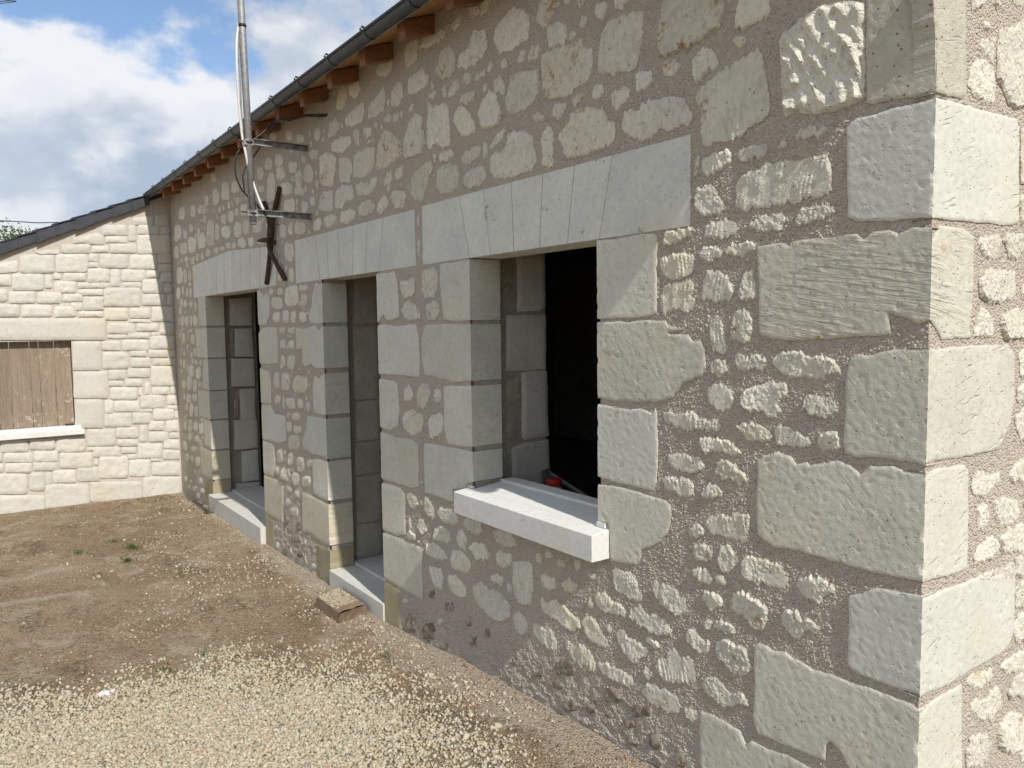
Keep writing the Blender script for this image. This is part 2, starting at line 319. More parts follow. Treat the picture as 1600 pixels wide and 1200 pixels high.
FO 1113 -3458,3005 -3399,3081 -3319,3088 -3268,3014 -3270,2955 -3325,2940 -3404,2951
FR 469 -4125,3183 -4066,3212 -3933,3193 -3928,3147 -3991,3120 -4095,3140
FR 833 -3744,2967 -3733,3039 -3628,3044 -3594,3057 -3562,3017 -3517,2990 -3545,2950 -3633,2949 -3716,2950
FR 159 -3203,2894 -3179,2917 -3135,2905 -3125,2874 -3170,2865
FR 145 -3098,2867 -3086,2892 -3017,2888 -3017,2866 -3071,2857
FR 262 -3340,2847 -3327,2880 -3272,2911 -3237,2902 -3238,2864 -3298,2843
FR 80 -3395,2860 -3393,2897 -3368,2915 -3358,2857
FR 73 -3534,2900 -3520,2912 -3456,2903 -3470,2884 -3515,2886
FR 313 -3235,2798 -3217,2829 -3115,2822 -3100,2801 -3117,2779 -3184,2780
FR 307 -4508,3153 -4476,3202 -4367,3185 -4344,3131 -4418,3102
FR 520 -3946,2948 -3941,3032 -3879,3050 -3820,3042 -3809,2966 -3870,2930
FR 712 -4249,2946 -4228,3013 -4117,3040 -4034,3072 -4021,3017 -4041,2945 -4123,2936
FR 645 -4568,2977 -4536,3027 -4376,3047 -4304,3049 -4290,2991 -4338,2946 -4475,2950
FR 418 -4708,3104 -4650,3207 -4553,3202 -4528,3139 -4580,3094 -4639,3081
FR 336 -2938,2762 -2941,2826 -2891,2833 -2867,2780 -2858,2751 -2883,2749 -2907,2771
FR 1509 -3075,2709 -3052,2755 -2983,2787 -2933,2761 -2899,2706 -2885,2661 -2921,2628 -2987,2628 -3040,2639 -3065,2673
FR 1029 -3296,2722 -3277,2763 -3218,2780 -3146,2719 -3104,2667 -3105,2638 -3177,2632 -3223,2641
FR 2055 -3550,2666 -3540,2743 -3542,2870 -3485,2826 -3408,2833 -3347,2809 -3333,2700 -3342,2616 -3416,2624 -3459,2658 -3532,2630
FR 1655 -3817,2650 -3806,2732 -3744,2819 -3672,2842 -3604,2814 -3607,2757 -3576,2680 -3612,2629 -3717,2632
FO 1605 -4157,2639 -4135,2725 -4088,2822 -4007,2827 -3931,2784 -3858,2735 -3839,2671 -3916,2644 -4058,2633
FR 1181 -4467,2653 -4459,2765 -4393,2780 -4260,2777 -4175,2768 -4180,2679 -4225,2640 -4358,2628
FR 327 -4844,2955 -4817,3030 -4712,3047 -4646,2993 -4720,2950
FR 513 -4798,2866 -4774,2913 -4622,2911 -4497,2894 -4501,2849 -4628,2823
FR 151 -4450,2896 -4430,2918 -4368,2897 -4382,2815 -4418,2833
FR 160 -4316,2868 -4296,2901 -4210,2883 -4213,2840 -4282,2836
FR 97 -4044,2883 -4003,2916 -3949,2897 -3966,2867
FR 83 -3935,2867 -3918,2897 -3858,2887 -3874,2854
FR 689 -4680,2667 -4681,2786 -4611,2793 -4507,2755 -4474,2681 -4544,2627 -4641,2642
FO 1130 -5007,2698 -4993,2861 -4883,2870 -4730,2814 -4736,2736 -4794,2645 -4921,2664
FR 60 -3496,2560 -3494,2607 -3468,2603 -3470,2556
FR 273 -3443,2583 -3430,2602 -3325,2592 -3296,2565 -3357,2552 -3431,2559
FR 470 -3226,2544 -3179,2565 -3069,2564 -3059,2528 -3153,2507 -3221,2513
FR 120 -3043,2511 -3031,2574 -3015,2571 -3006,2518 -3028,2499
FR 257 -2984,2543 -2937,2576 -2901,2596 -2847,2599 -2862,2580 -2923,2545 -2974,2535
FO 1248 -3739,2469 -3722,2523 -3685,2544 -3581,2575 -3515,2573 -3510,2531 -3552,2474 -3587,2431 -3623,2397 -3692,2406 -3740,2436
FR 1308 -3474,2446 -3452,2521 -3358,2530 -3268,2512 -3252,2458 -3271,2416 -3332,2385 -3425,2401
FR 858 -3219,2408 -3194,2464 -3098,2471 -3029,2459 -3019,2421 -3074,2386 -3157,2381
FR 184 -3912,2564 -3903,2597 -3827,2608 -3830,2551 -3891,2533
FR 173 -4064,2535 -4020,2599 -3957,2595 -3959,2547 -4023,2536
FR 185 -4266,2536 -4227,2596 -4143,2594 -4144,2565 -4206,2527
FR 580 -5032,2522 -5015,2595 -4957,2629 -4797,2613 -4800,2566 -4806,2494 -4912,2499
FR 725 -4763,2500 -4746,2598 -4643,2622 -4498,2601 -4475,2521 -4601,2519 -4652,2486
FR 361 -4443,2585 -4360,2595 -4229,2567 -4250,2512 -4410,2531
FR 447 -3972,2452 -3947,2483 -3834,2473 -3798,2434 -3838,2392 -3929,2393
FR 439 -4415,2456 -4368,2476 -4234,2480 -4177,2443 -4213,2412 -4327,2400 -4399,2416
FR 282 -4162,2405 -4135,2445 -4067,2482 -4012,2450 -4030,2417 -4113,2385
FR 390 -4687,2431 -4674,2461 -4508,2460 -4453,2442 -4484,2399 -4591,2381 -4679,2398
FR 278 -4951,2421 -4948,2462 -4808,2466 -4737,2437 -4781,2402 -4921,2393
FR 179 -5145,2408 -5118,2461 -5025,2471 -4994,2438 -5031,2396 -5112,2392
FB2 56 -3659,2267 -3663,2258 -3675,2259 -3681,2266 -3681,2299 -3678,2312 -3671,2318 -3661,2320 -3657,2309 -3657,2280
FB2 83 -3657,2137 -3662,2122 -3664,2114 -3681,2116 -3682,2134 -3681,2171 -3677,2201 -3669,2201 -3659,2195 -3656,2181
FV 6213 -3624,2364 -3259,2363 -3174,2064 -3630,2063
FV 3470 -3254,2363 -3047,2362 -2997,2064 -3169,2064
FV 4189 -3043,2362 -2824,2362 -2811,2064 -2993,2064
FV 4858 -2819,2362 -2599,2361 -2625,2064 -2806,2064
FV 5285 -2595,2361 -2395,2360 -2442,2065 -2620,2065
FV 6513 -2391,2360 -2177,2360 -2253,2065 -2438,2065
FV 17535 -2174,2360 -1799,2359 -1799,2066 -2250,2065
FV 2327 -5508,2366 -5114,2363 -5058,2068 -5509,2070
FV 1045 -5107,2363 -4925,2362 -4902,2067 -5051,2068
FV 1225 -4919,2363 -4735,2362 -4723,2066 -4896,2067
FV 1629 -4729,2362 -4494,2360 -4525,2065 -4717,2066
FV 1569 -4488,2361 -4297,2360 -4339,2064 -4519,2065
FV 1806 -4292,2360 -4084,2359 -4157,2063 -4334,2064
FV 4562 -4079,2359 -3708,2357 -3704,2060 -4152,2063
FV 1937 -8504,2390 -7594,2422 -7624,2077 -8504,2082
FV 706 -7585,2422 -7330,2431 -7364,2076 -7615,2078
FV 754 -7321,2431 -7189,2435 -7084,2429 -7109,2075 -7356,2076
FV 846 -7076,2429 -6820,2415 -6850,2073 -7101,2075
FV 886 -6813,2414 -6560,2400 -6592,2072 -6842,2073
FV 950 -6553,2400 -6294,2384 -6335,2071 -6585,2072
FV 1548 -6287,2384 -5908,2361 -5935,2068 -6328,2071
FJ 587 -8321,2072 -8009,2067 -8019,1776 -8345,1779
FJ 826 -8495,1747 -8023,1755 -8021,1462 -8478,1457
FJ 438 -8223,1437 -8023,1446 -8024,1139 -8295,1149
FJ 729 -8483,1118 -8026,1126 -8045,850 -8476,845
FJ 436 -8297,828 -8036,832 -8056,547 -8315,562
FJ 742 -8504,519 -8054,528 -8067,242 -8500,229
FY 481 -8371,215 -8070,222 -8082,-86 -8339,-61
FR 177 -5937,2953 -5955,2943 -6010,2953 -6106,2967 -6110,2989 -6107,3031 -6082,3037 -6033,3038 -5960,3015 -5934,3003
FR 171 -5704,2949 -5728,2940 -5775,2937 -5833,2955 -5859,2967 -5862,3014 -5841,3030 -5765,3015 -5723,3008 -5704,2986
FR 225 -5673,2854 -5685,2832 -5758,2838 -5828,2852 -5856,2869 -5844,2906 -5837,2942 -5796,2937 -5711,2918 -5683,2906
FR 508 -5887,2790 -5901,2709 -5945,2710 -6032,2703 -6085,2734 -6076,2812 -6052,2884 -6012,2922 -5909,2900 -5883,2865
FR 152 -6165,2922 -6185,2904 -6267,2917 -6285,2929 -6299,2950 -6286,3003 -6248,3006 -6172,2992 -6156,2980 -6145,2945
FR 176 -5418,2858 -5439,2844 -5484,2845 -5571,2863 -5583,2879 -5583,2911 -5565,2922 -5477,2914 -5419,2895 -5416,2881
FR 41 -5479,2786 -5485,2780 -5523,2784 -5541,2790 -5541,2803 -5542,2819 -5526,2825 -5494,2818 -5478,2815 -5472,2801
FR 235 -5326,2764 -5344,2731 -5368,2722 -5431,2728 -5446,2750 -5458,2818 -5442,2832 -5403,2841 -5351,2835 -5328,2812
FR 343 -5117,2746 -5146,2720 -5235,2736 -5279,2750 -5291,2767 -5286,2830 -5248,2846 -5207,2848 -5138,2825 -5119,2787
FR 56 -5249,2885 -5256,2871 -5280,2874 -5317,2878 -5320,2887 -5321,2904 -5316,2919 -5304,2920 -5261,2915 -5253,2909
FR 157 -5026,2870 -5047,2863 -5085,2865 -5149,2880 -5162,2898 -5168,2929 -5147,2933 -5097,2927 -5036,2911 -5017,2899
FR 300 -5545,2708 -5592,2707 -5735,2724 -5798,2745 -5786,2763 -5771,2795 -5724,2799 -5582,2785 -5538,2767 -5520,2743
FR 153 -5295,2672 -5313,2663 -5348,2665 -5449,2682 -5476,2691 -5480,2724 -5457,2729 -5389,2721 -5329,2712 -5291,2695
FR 66 -6157,2806 -6196,2808 -6246,2814 -6273,2827 -6291,2834 -6274,2853 -6238,2859 -6182,2851 -6161,2843 -6152,2833
FR 289 -7099,2891 -7140,2881 -7290,2900 -7324,2922 -7344,2958 -7296,3025 -7260,3041 -7123,3019 -7086,2999 -7071,2953
FR 174 -6797,2912 -6830,2903 -6929,2909 -6984,2917 -7017,2937 -7002,2989 -6986,3006 -6936,3007 -6842,2986 -6811,2969
FR 233 -7416,2903 -7457,2885 -7500,2880 -7618,2894 -7631,2916 -7633,3009 -7596,3021 -7556,3039 -7452,3016 -7406,2976
FR 50 -6807,2817 -6814,2805 -6844,2804 -6896,2812 -6915,2821 -6909,2849 -6902,2856 -6863,2859 -6810,2849 -6802,2842
FR 146 -6608,2699 -6644,2687 -6695,2688 -6761,2700 -6780,2712 -6781,2750 -6764,2781 -6696,2775 -6629,2769 -6608,2755
FR 33 -7086,2803 -7092,2794 -7135,2798 -7152,2807 -7152,2822 -7148,2847 -7134,2854 -7115,2858 -7088,2846 -7080,2832
FR 33 -7370,2810 -7391,2798 -7423,2805 -7459,2812 -7459,2827 -7457,2849 -7439,2854 -7384,2846 -7369,2842 -7361,2828
FR 25 -7241,2817 -7250,2800 -7276,2799 -7311,2804 -7325,2810 -7317,2829 -7312,2842 -7289,2843 -7254,2840 -7247,2830
FR 45 -6855,2718 -6863,2712 -6919,2717 -6945,2726 -6943,2743 -6939,2767 -6912,2767 -6868,2764 -6843,2754 -6843,2743
FR 120 -7000,2687 -7038,2678 -7109,2686 -7146,2698 -7149,2749 -7136,2772 -7099,2774 -7032,2762 -6987,2746 -6975,2719
FR 103 -7229,2699 -7230,2682 -7281,2681 -7356,2701 -7384,2713 -7379,2756 -7342,2769 -7258,2767 -7230,2756 -7208,2737
FR 195 -6566,2550 -6576,2532 -6671,2526 -6720,2543 -6737,2557 -6722,2625 -6712,2646 -6621,2643 -6562,2631 -6559,2608
FR 233 -6776,2541 -6816,2530 -6873,2521 -6954,2537 -6987,2554 -6994,2623 -6955,2638 -6911,2657 -6813,2641 -6774,2603
FR 206 -7118,2563 -7165,2555 -7282,2558 -7363,2588 -7372,2633 -7361,2654 -7306,2664 -7186,2650 -7116,2635 -7097,2593
FR 149 -7455,2596 -7471,2561 -7567,2567 -7598,2588 -7590,2638 -7582,2689 -7542,2718 -7487,2703 -7453,2682 -7444,2648
FR 114 -6171,2709 -6176,2689 -6214,2686 -6279,2695 -6306,2710 -6302,2749 -6300,2766 -6251,2764 -6192,2756 -6171,2742
FR 323 -5493,2578 -5510,2571 -5626,2573 -5700,2590 -5719,2627 -5689,2660 -5678,2676 -5541,2665 -5504,2653 -5487,2629
FR 155 -5239,2554 -5249,2535 -5287,2530 -5340,2545 -5349,2557 -5345,2605 -5336,2614 -5293,2616 -5251,2605 -5229,2585
FR 89 -5098,2583 -5102,2572 -5128,2570 -5169,2572 -5190,2586 -5194,2601 -5186,2624 -5163,2627 -5123,2621 -5103,2610
FR 213 -6248,2516 -6284,2510 -6403,2517 -6454,2528 -6461,2553 -6444,2588 -6409,2609 -6290,2599 -6251,2586 -6241,2554
FR 288 -5303,2406 -5356,2398 -5443,2402 -5502,2421 -5510,2444 -5500,2481 -5467,2490 -5364,2481 -5303,2459 -5279,2439
FR 103 -5537,2433 -5559,2412 -5597,2410 -5609,2417 -5616,2439 -5612,2483 -5600,2494 -5570,2504 -5542,2494 -5535,2468
FR 188 -5667,2451 -5692,2409 -5720,2400 -5784,2413 -5808,2427 -5823,2475 -5800,2497 -5774,2506 -5707,2496 -5671,2474
FR 79 -6007,2521 -6010,2511 -6029,2509 -6092,2518 -6124,2529 -6129,2553 -6110,2565 -6097,2570 -6015,2559 -6000,2552
FR 126 -8284,2934 -8305,2883 -8343,2871 -8465,2888 -8494,2901 -8489,2935 -8465,2989 -8423,3001 -8341,2991 -8299,2967
FR 151 -8745,2927 -8767,2905 -8853,2902 -8961,2922 -9000,2939 -9002,2995 -8948,3027 -8907,3039 -8783,3023 -8735,2989
FR 166 -7876,2865 -7914,2857 -8008,2860 -8168,2889 -8219,2919 -8196,2949 -8135,2959 -7952,2934 -7874,2919 -7852,2895
FR 43 -7905,2780 -7928,2774 -7979,2777 -7998,2786 -8002,2802 -7998,2832 -7982,2843 -7914,2837 -7898,2823 -7891,2807
FR 202 -8902,2776 -8925,2724 -8985,2716 -9154,2743 -9231,2757 -9228,2846 -9180,2872 -9130,2879 -8977,2860 -8936,2833
FR 55 -8411,2747 -8448,2739 -8535,2744 -8570,2754 -8570,2790 -8553,2808 -8528,2814 -8457,2804 -8423,2791 -8416,2777
FR 60 -8136,2696 -8137,2673 -8183,2665 -8250,2676 -8273,2688 -8272,2725 -8265,2748 -8230,2747 -8164,2739 -8136,2728
FR 66 -8691,2714 -8706,2694 -8786,2701 -8833,2711 -8844,2727 -8848,2763 -8823,2782 -8775,2786 -8709,2774 -8672,2763
FR 90 -7774,2924 -7794,2912 -7862,2911 -7896,2921 -7921,2939 -7909,2998 -7887,3009 -7841,3012 -7783,2993 -7775,2981
FR 80 -7503,3109 -7520,3094 -7611,3107 -7642,3113 -7655,3129 -7660,3164 -7636,3178 -7546,3170 -7509,3155 -7497,3140
FR 152 -4987,2979 -4994,2963 -5016,2965 -5069,2978 -5079,2993 -5074,3033 -5067,3044 -5040,3054 -4992,3040 -4979,3027
FR 143 -5265,3019 -5290,3018 -5374,3030 -5417,3044 -5432,3056 -5429,3082 -5389,3084 -5318,3073 -5283,3058 -5256,3041
FR 116 -5501,3078 -5527,3074 -5563,3082 -5614,3099 -5621,3123 -5611,3143 -5599,3151 -5538,3138 -5506,3125 -5491,3110
FR 82 -5829,3155 -5846,3144 -5878,3145 -5940,3159 -5962,3170 -5958,3194 -5938,3199 -5911,3201 -5838,3185 -5835,3174
FR 433 -7619,2627 -7660,2533 -7769,2536 -7855,2541 -7904,2592 -7880,2712 -7851,2763 -7778,2782 -7648,2749 -7608,2722
FR 262 -7942,2545 -7988,2537 -8152,2546 -8222,2550 -8260,2604 -8248,2664 -8198,2683 -8043,2686 -7980,2658 -7948,2638
FR 257 -8340,2555 -8372,2529 -8544,2526 -8630,2548 -8644,2583 -8638,2656 -8584,2688 -8434,2671 -8347,2662 -8309,2639
FR 168 -8705,2595 -8739,2535 -8789,2534 -8937,2546 -8988,2561 -9014,2599 -8976,2657 -8900,2658 -8788,2657 -8695,2638
FR 63 -9029,2707 -9108,2703 -9196,2711 -9276,2728 -9299,2741 -9292,2772 -9266,2773 -9158,2764 -9045,2746 -9033,2736
FR 104 -9093,2602 -9110,2545 -9142,2526 -9281,2540 -9304,2556 -9299,2605 -9290,2645 -9211,2654 -9144,2646 -9101,2623
FR 15 -8273,2670 -8287,2662 -8306,2663 -8354,2671 -8365,2675 -8365,2692 -8356,2696 -8339,2699 -8294,2690 -8270,2686
FR 33 -8697,2471 -8717,2458 -8752,2457 -8825,2459 -8840,2474 -8837,2491 -8820,2504 -8779,2507 -8716,2503 -8693,2489
FR 62 -8412,2418 -8428,2407 -8529,2408 -8558,2420 -8550,2439 -8543,2469 -8519,2486 -8420,2482 -8407,2468 -8388,2449
FR 41 -8242,2443 -8247,2430 -8282,2422 -8319,2432 -8344,2440 -8338,2479 -8326,2497 -8302,2501 -8248,2496 -8239,2478
FR 38 -8038,2432 -8060,2428 -8127,2428 -8136,2435 -8154,2450 -8145,2479 -8132,2486 -8061,2485 -8041,2476 -8040,2459
FR 59 -7795,2446 -7841,2443 -7875,2442 -7949,2456 -7954,2469 -7946,2500 -7922,2508 -7855,2501 -7806,2496 -7803,2481
FR 56 -7510,2469 -7534,2447 -7569,2444 -7638,2455 -7685,2465 -7675,2492 -7656,2498 -7637,2503 -7546,2492 -7515,2488
FR 34 -7311,2454 -7341,2452 -7400,2457 -7449,2465 -7442,2475 -7442,2488 -7414,2490 -7337,2487 -7309,2478 -7308,2469
FR 58 -7104,2466 -7112,2456 -7141,2453 -7236,2465 -7248,2471 -7262,2499 -7240,2505 -7202,2508 -7133,2500 -7105,2491
FR 51 -6949,2456 -6960,2441 -6995,2440 -7031,2441 -7064,2454 -7066,2479 -7048,2494 -7031,2494 -6969,2492 -6957,2485
FR 146 -6654,2444 -6681,2430 -6742,2428 -6856,2442 -6882,2455 -6883,2500 -6846,2508 -6758,2508 -6704,2492 -6680,2481
FR 96 -6455,2429 -6491,2420 -6546,2419 -6591,2432 -6600,2452 -6602,2486 -6575,2485 -6496,2486 -6461,2475 -6458,2463
FR 53 -6202,2410 -6225,2407 -6321,2415 -6346,2421 -6355,2431 -6350,2442 -6324,2447 -6266,2440 -6201,2433 -6197,2426
FR 210 -8949,2271 -9026,2252 -9132,2239 -9211,2259 -9231,2299 -9219,2378 -9165,2420 -9051,2412 -8985,2405 -8936,2363
FR 92 -8763,2307 -8769,2260 -8801,2236 -8883,2241 -8911,2253 -8897,2319 -8886,2367 -8860,2376 -8777,2372 -8757,2353
FR 60 -8570,2310 -8595,2265 -8608,2247 -8680,2257 -8696,2263 -8700,2310 -8679,2353 -8656,2354 -8595,2350 -8580,2335
FR 27 -8578,2201 -8594,2191 -8633,2190 -8706,2195 -8720,2204 -8724,2221 -8703,2230 -8656,2233 -8612,2232 -8589,2218
FR 21 -8678,2405 -8690,2394 -8714,2390 -8759,2395 -8771,2408 -8769,2434 -8753,2441 -8731,2441 -8693,2437 -8679,2429
FR 21 -8905,2468 -8930,2462 -8972,2462 -8998,2474 -9010,2481 -9006,2502 -8989,2510 -8920,2504 -8905,2500 -8901,2491
FR 93 -9127,2091 -9164,2073 -9235,2082 -9277,2101 -9287,2132 -9260,2184 -9218,2198 -9150,2205 -9088,2183 -9091,2129
FR 36 -8920,2138 -8941,2122 -8990,2128 -9020,2132 -9030,2150 -9014,2184 -8999,2203 -8951,2201 -8918,2187 -8916,2156
FR 42 -8738,2114 -8745,2090 -8794,2088 -8817,2085 -8830,2102 -8825,2154 -8802,2181 -8785,2179 -8733,2179 -8728,2154
FR 53 -8575,2108 -8595,2085 -8631,2084 -8676,2088 -8695,2105 -8698,2150 -8678,2169 -8643,2169 -8585,2167 -8566,2152
FR 47 -8995,2008 -9013,1992 -9077,1990 -9113,1992 -9121,2010 -9123,2053 -9102,2073 -9069,2077 -9004,2068 -8999,2042
FR 39 -8833,1999 -8853,1989 -8871,1985 -8931,1989 -8968,2004 -8954,2038 -8931,2051 -8920,2057 -8836,2050 -8829,2033
FR 23 -8581,1991 -8587,1976 -8627,1976 -8654,1980 -8672,1998 -8660,2018 -8642,2027 -8621,2031 -8576,2026 -8574,2013
FR 27 -8405,1981 -8422,1973 -8473,1969 -8494,1978 -8506,1985 -8500,2011 -8480,2026 -8453,2027 -8412,2019 -8402,2007
FR 33 -9076,1929 -9108,1922 -9161,1918 -9184,1924 -9182,1946 -9176,1982 -9154,1987 -9090,1987 -9064,1982 -9066,1968
FR 64 -8981,1845 -8997,1803 -9016,1791 -9099,1793 -9125,1809 -9121,1851 -9105,1882 -9080,1899 -9007,1892 -8969,1882
FO 73 -8782,1803 -8815,1785 -8876,1773 -8911,1794 -8925,1817 -8924,1867 -8881,1884 -8809,1883 -8773,1880 -8763,1839
FR 43 -8621,1798 -8641,1782 -8679,1782 -8693,1792 -8704,1805 -8694,1862 -8671,1885 -8632,1885 -8615,1886 -8608,1844
FR 103 -8406,1796 -8443,1782 -8561,1783 -8568,1799 -8585,1847 -8575,1879 -8518,1889 -8430,1878 -8398,1869 -8376,1824
FR 44 -8408,1932 -8430,1926 -8470,1925 -8494,1933 -8492,1985 -8479,1997 -8459,2013 -8405,2013 -8393,2006 -8393,1963
FR 20 -9191,1803 -9200,1795 -9228,1791 -9246,1797 -9255,1808 -9243,1855 -9235,1865 -9195,1867 -9179,1869 -9180,1847
FR 10 -9117,1725 -9116,1716 -9152,1712 -9195,1712 -9207,1718 -9208,1727 -9198,1738 -9174,1739 -9138,1738 -9120,1735
FR 20 -9147,1672 -9147,1663 -9181,1655 -9240,1656 -9258,1664 -9254,1684 -9248,1696 -9227,1700 -9162,1701 -9145,1694
FR 64 -8972,1618 -8990,1601 -9068,1598 -9096,1614 -9098,1637 -9094,1688 -9058,1706 -8981,1698 -8951,1692 -8953,1649
FR 10 -8745,1715 -8753,1705 -8770,1703 -8809,1705 -8812,1711 -8810,1728 -8801,1736 -8766,1737 -8751,1738 -8747,1727
FR 10 -8631,1723 -8638,1715 -8661,1712 -8704,1711 -8721,1716 -8718,1727 -8711,1735 -8699,1739 -8659,1738 -8638,1734
FR 75 -8545,1619 -8561,1595 -8621,1592 -8682,1596 -8697,1608 -8699,1663 -8680,1685 -8595,1692 -8553,1678 -8537,1659
FR 15 -8832,1546 -8842,1536 -8867,1535 -8891,1538 -8900,1545 -8896,1572 -8887,1582 -8847,1585 -8839,1579 -8824,1576
FR 12 -9000,1477 -9013,1466 -9029,1461 -9064,1463 -9070,1473 -9070,1488 -9058,1505 -9045,1505 -9004,1502 -9001,1497
FR 24 -8665,1461 -8687,1451 -8722,1450 -8747,1452 -8742,1482 -8732,1503 -8712,1512 -8676,1508 -8660,1509 -8654,1491
FR 35 -8510,1488 -8532,1474 -8595,1471 -8602,1482 -8610,1518 -8600,1537 -8570,1544 -8533,1547 -8507,1539 -8510,1518
FR 25 -9166,1365 -9177,1353 -9234,1346 -9246,1353 -9252,1367 -9251,1399 -9231,1412 -9178,1418 -9161,1417 -9160,1387
FR 40 -9011,1340 -9043,1316 -9091,1322 -9111,1329 -9114,1351 -9099,1399 -9072,1413 -9028,1407 -9006,1407 -9002,1356
FR 28 -8882,1305 -8896,1298 -8930,1291 -8958,1295 -8963,1316 -8954,1358 -8940,1368 -8902,1367 -8877,1361 -8867,1347
FR 21 -8623,1401 -8628,1396 -8650,1389 -8710,1389 -8717,1401 -8717,1418 -8698,1431 -8678,1434 -8629,1433 -8613,1426
FR 30 -8480,1402 -8483,1380 -8508,1376 -8567,1377 -8584,1384 -8592,1412 -8571,1425 -8547,1430 -8499,1430 -8469,1424
FR 21 -8304,1388 -8329,1376 -8362,1377 -8379,1380 -8377,1406 -8372,1423 -8357,1431 -8318,1430 -8299,1423 -8301,1411
FR 114 -8646,1267 -8675,1245 -8770,1245 -8833,1239 -8826,1288 -8822,1347 -8789,1368 -8692,1363 -8639,1357 -8629,1326
FR 116 -8345,1271 -8390,1252 -8447,1234 -8541,1240 -8557,1258 -8552,1317 -8509,1335 -8454,1349 -8359,1349 -8342,1326
FR 10 -9133,1278 -9146,1274 -9171,1269 -9206,1269 -9233,1270 -9236,1284 -9222,1291 -9205,1296 -9150,1296 -9134,1294
FR 62 -9024,1114 -9065,1103 -9147,1096 -9176,1099 -9203,1124 -9190,1166 -9149,1179 -9071,1183 -9027,1183 -9017,1157
FR 140 -8752,1133 -8807,1104 -8894,1090 -8961,1108 -8967,1134 -8949,1211 -8918,1237 -8801,1247 -8750,1236 -8753,1183
FR 99 -8538,1121 -8583,1093 -8665,1086 -8692,1093 -8696,1156 -8684,1192 -8655,1214 -8579,1223 -8533,1213 -8539,1172
FR 33 -8337,1167 -8365,1159 -8427,1151 -8466,1157 -8464,1168 -8458,1196 -8440,1200 -8384,1205 -8345,1203 -8336,1197
FR 28 -9069,994 -9083,975 -9140,970 -9159,977 -9162,986 -9155,1020 -9141,1042 -9109,1041 -9070,1043 -9059,1030
FR 92 -8798,990 -8816,961 -8886,953 -8988,948 -9029,959 -9025,1001 -8979,1032 -8938,1044 -8827,1043 -8788,1036
FR 72 -8552,1002 -8599,994 -8686,985 -8741,990 -8758,1008 -8743,1046 -8703,1059 -8590,1063 -8552,1059 -8547,1046
FR 106 -8740,858 -8766,831 -8830,810 -8898,817 -8919,845 -8891,919 -8853,947 -8797,963 -8743,953 -8735,910
FR 82 -8534,849 -8560,835 -8651,820 -8668,828 -8684,855 -8667,917 -8627,936 -8577,940 -8539,936 -8517,918
FR 34 -8976,874 -8989,864 -9050,861 -9084,858 -9081,885 -9071,922 -9051,926 -8998,933 -8970,927 -8956,918
FR 109 -8805,687 -8833,660 -8889,635 -8964,635 -8999,650 -8985,692 -8972,754 -8921,771 -8834,780 -8802,758
FR 80 -8585,703 -8589,680 -8651,663 -8727,661 -8754,675 -8757,723 -8731,751 -8676,764 -8617,767 -8586,752
FR 106 -8347,704 -8353,681 -8444,656 -8491,665 -8525,670 -8526,739 -8495,763 -8425,776 -8361,788 -8337,765
FR 29 -8306,809 -8331,801 -8402,791 -8437,795 -8440,807 -8430,819 -8417,830 -8337,841 -8301,838 -8295,831
FR 48 -9078,657 -9102,637 -9136,628 -9191,621 -9209,631 -9190,697 -9169,711 -9121,730 -9079,729 -9077,711
FR 55 -8854,566 -8882,551 -8963,533 -9006,535 -9027,544 -9005,593 -8979,605 -8893,623 -8870,621 -8844,611
FR 69 -9098,437 -9119,407 -9165,398 -9247,397 -9272,404 -9255,471 -9238,494 -9201,496 -9115,500 -9088,483
FR 50 -8547,583 -8571,569 -8636,558 -8738,552 -8741,563 -8737,583 -8706,604 -8652,613 -8553,620 -8544,609
FR 65 -8713,450 -8773,431 -8884,414 -8920,419 -8921,445 -8903,470 -8860,482 -8760,495 -8697,495 -8678,468
FR 91 -8553,327 -8588,306 -8692,287 -8724,298 -8749,337 -8730,369 -8677,388 -8578,403 -8553,395 -8531,382
FR 61 -9001,323 -9037,310 -9084,293 -9153,289 -9192,305 -9181,336 -9149,361 -9119,372 -9006,383 -8989,363
FR 44 -8807,356 -8824,325 -8866,309 -8932,307 -8964,303 -8960,339 -8952,360 -8901,375 -8832,381 -8809,375
FB 10 -9038,230 -9045,224 -9058,220 -9108,212 -9127,216 -9133,229 -9126,234 -9105,240 -9050,249 -9035,245
FB 13 -8732,211 -8741,203 -8783,194 -8790,200 -8796,210 -8792,234 -8782,237 -8751,242 -8726,244 -8727,233
FB 36 -9008,-9 -9052,-22 -9112,-36 -9156,-33 -9181,-20 -9151,6 -9126,20 -9052,32 -9012,37 -9010,19
FB 65 -8713,31 -8734,11 -8804,-8 -8927,-26 -8934,-7 -8941,9 -8916,34 -8881,47 -8757,63 -8717,68
FB 39 -9152,62 -9158,45 -9206,32 -9264,30 -9292,39 -9283,81 -9262,96 -9224,99 -9163,109 -9137,104
FB 29 -8893,79 -8930,66 -8992,59 -9038,54 -9053,65 -9060,82 -9011,98 -8945,109 -8916,110 -8895,105
FB 57 -8415,41 -8431,33 -8507,11 -8543,8 -8577,17 -8571,61 -8529,80 -8457,91 -8414,94 -8403,83
FB 57 -8486,138 -8492,119 -8543,106 -8627,97 -8639,111 -8636,145 -8623,164 -8538,187 -8502,182 -8473,175
FB 52 -8605,-39 -8629,-53 -8722,-74 -8760,-78 -8762,-53 -8765,-23 -8737,-9 -8635,10 -8609,5 -8590,-4
FW 802 -6393,2051 -6323,2038 -6246,2000 -6145,2024 -6102,1970 -6115,1858 -6202,1771 -6384,1773
FW 1546 -6381,1708 -6285,1749 -5947,1748 -5948,1471 -6390,1457
FR 49 -6019,2015 -6043,2008 -6098,2012 -6113,2016 -6120,2026 -6113,2047 -6099,2048 -6052,2050 -6019,2046 -6012,2036
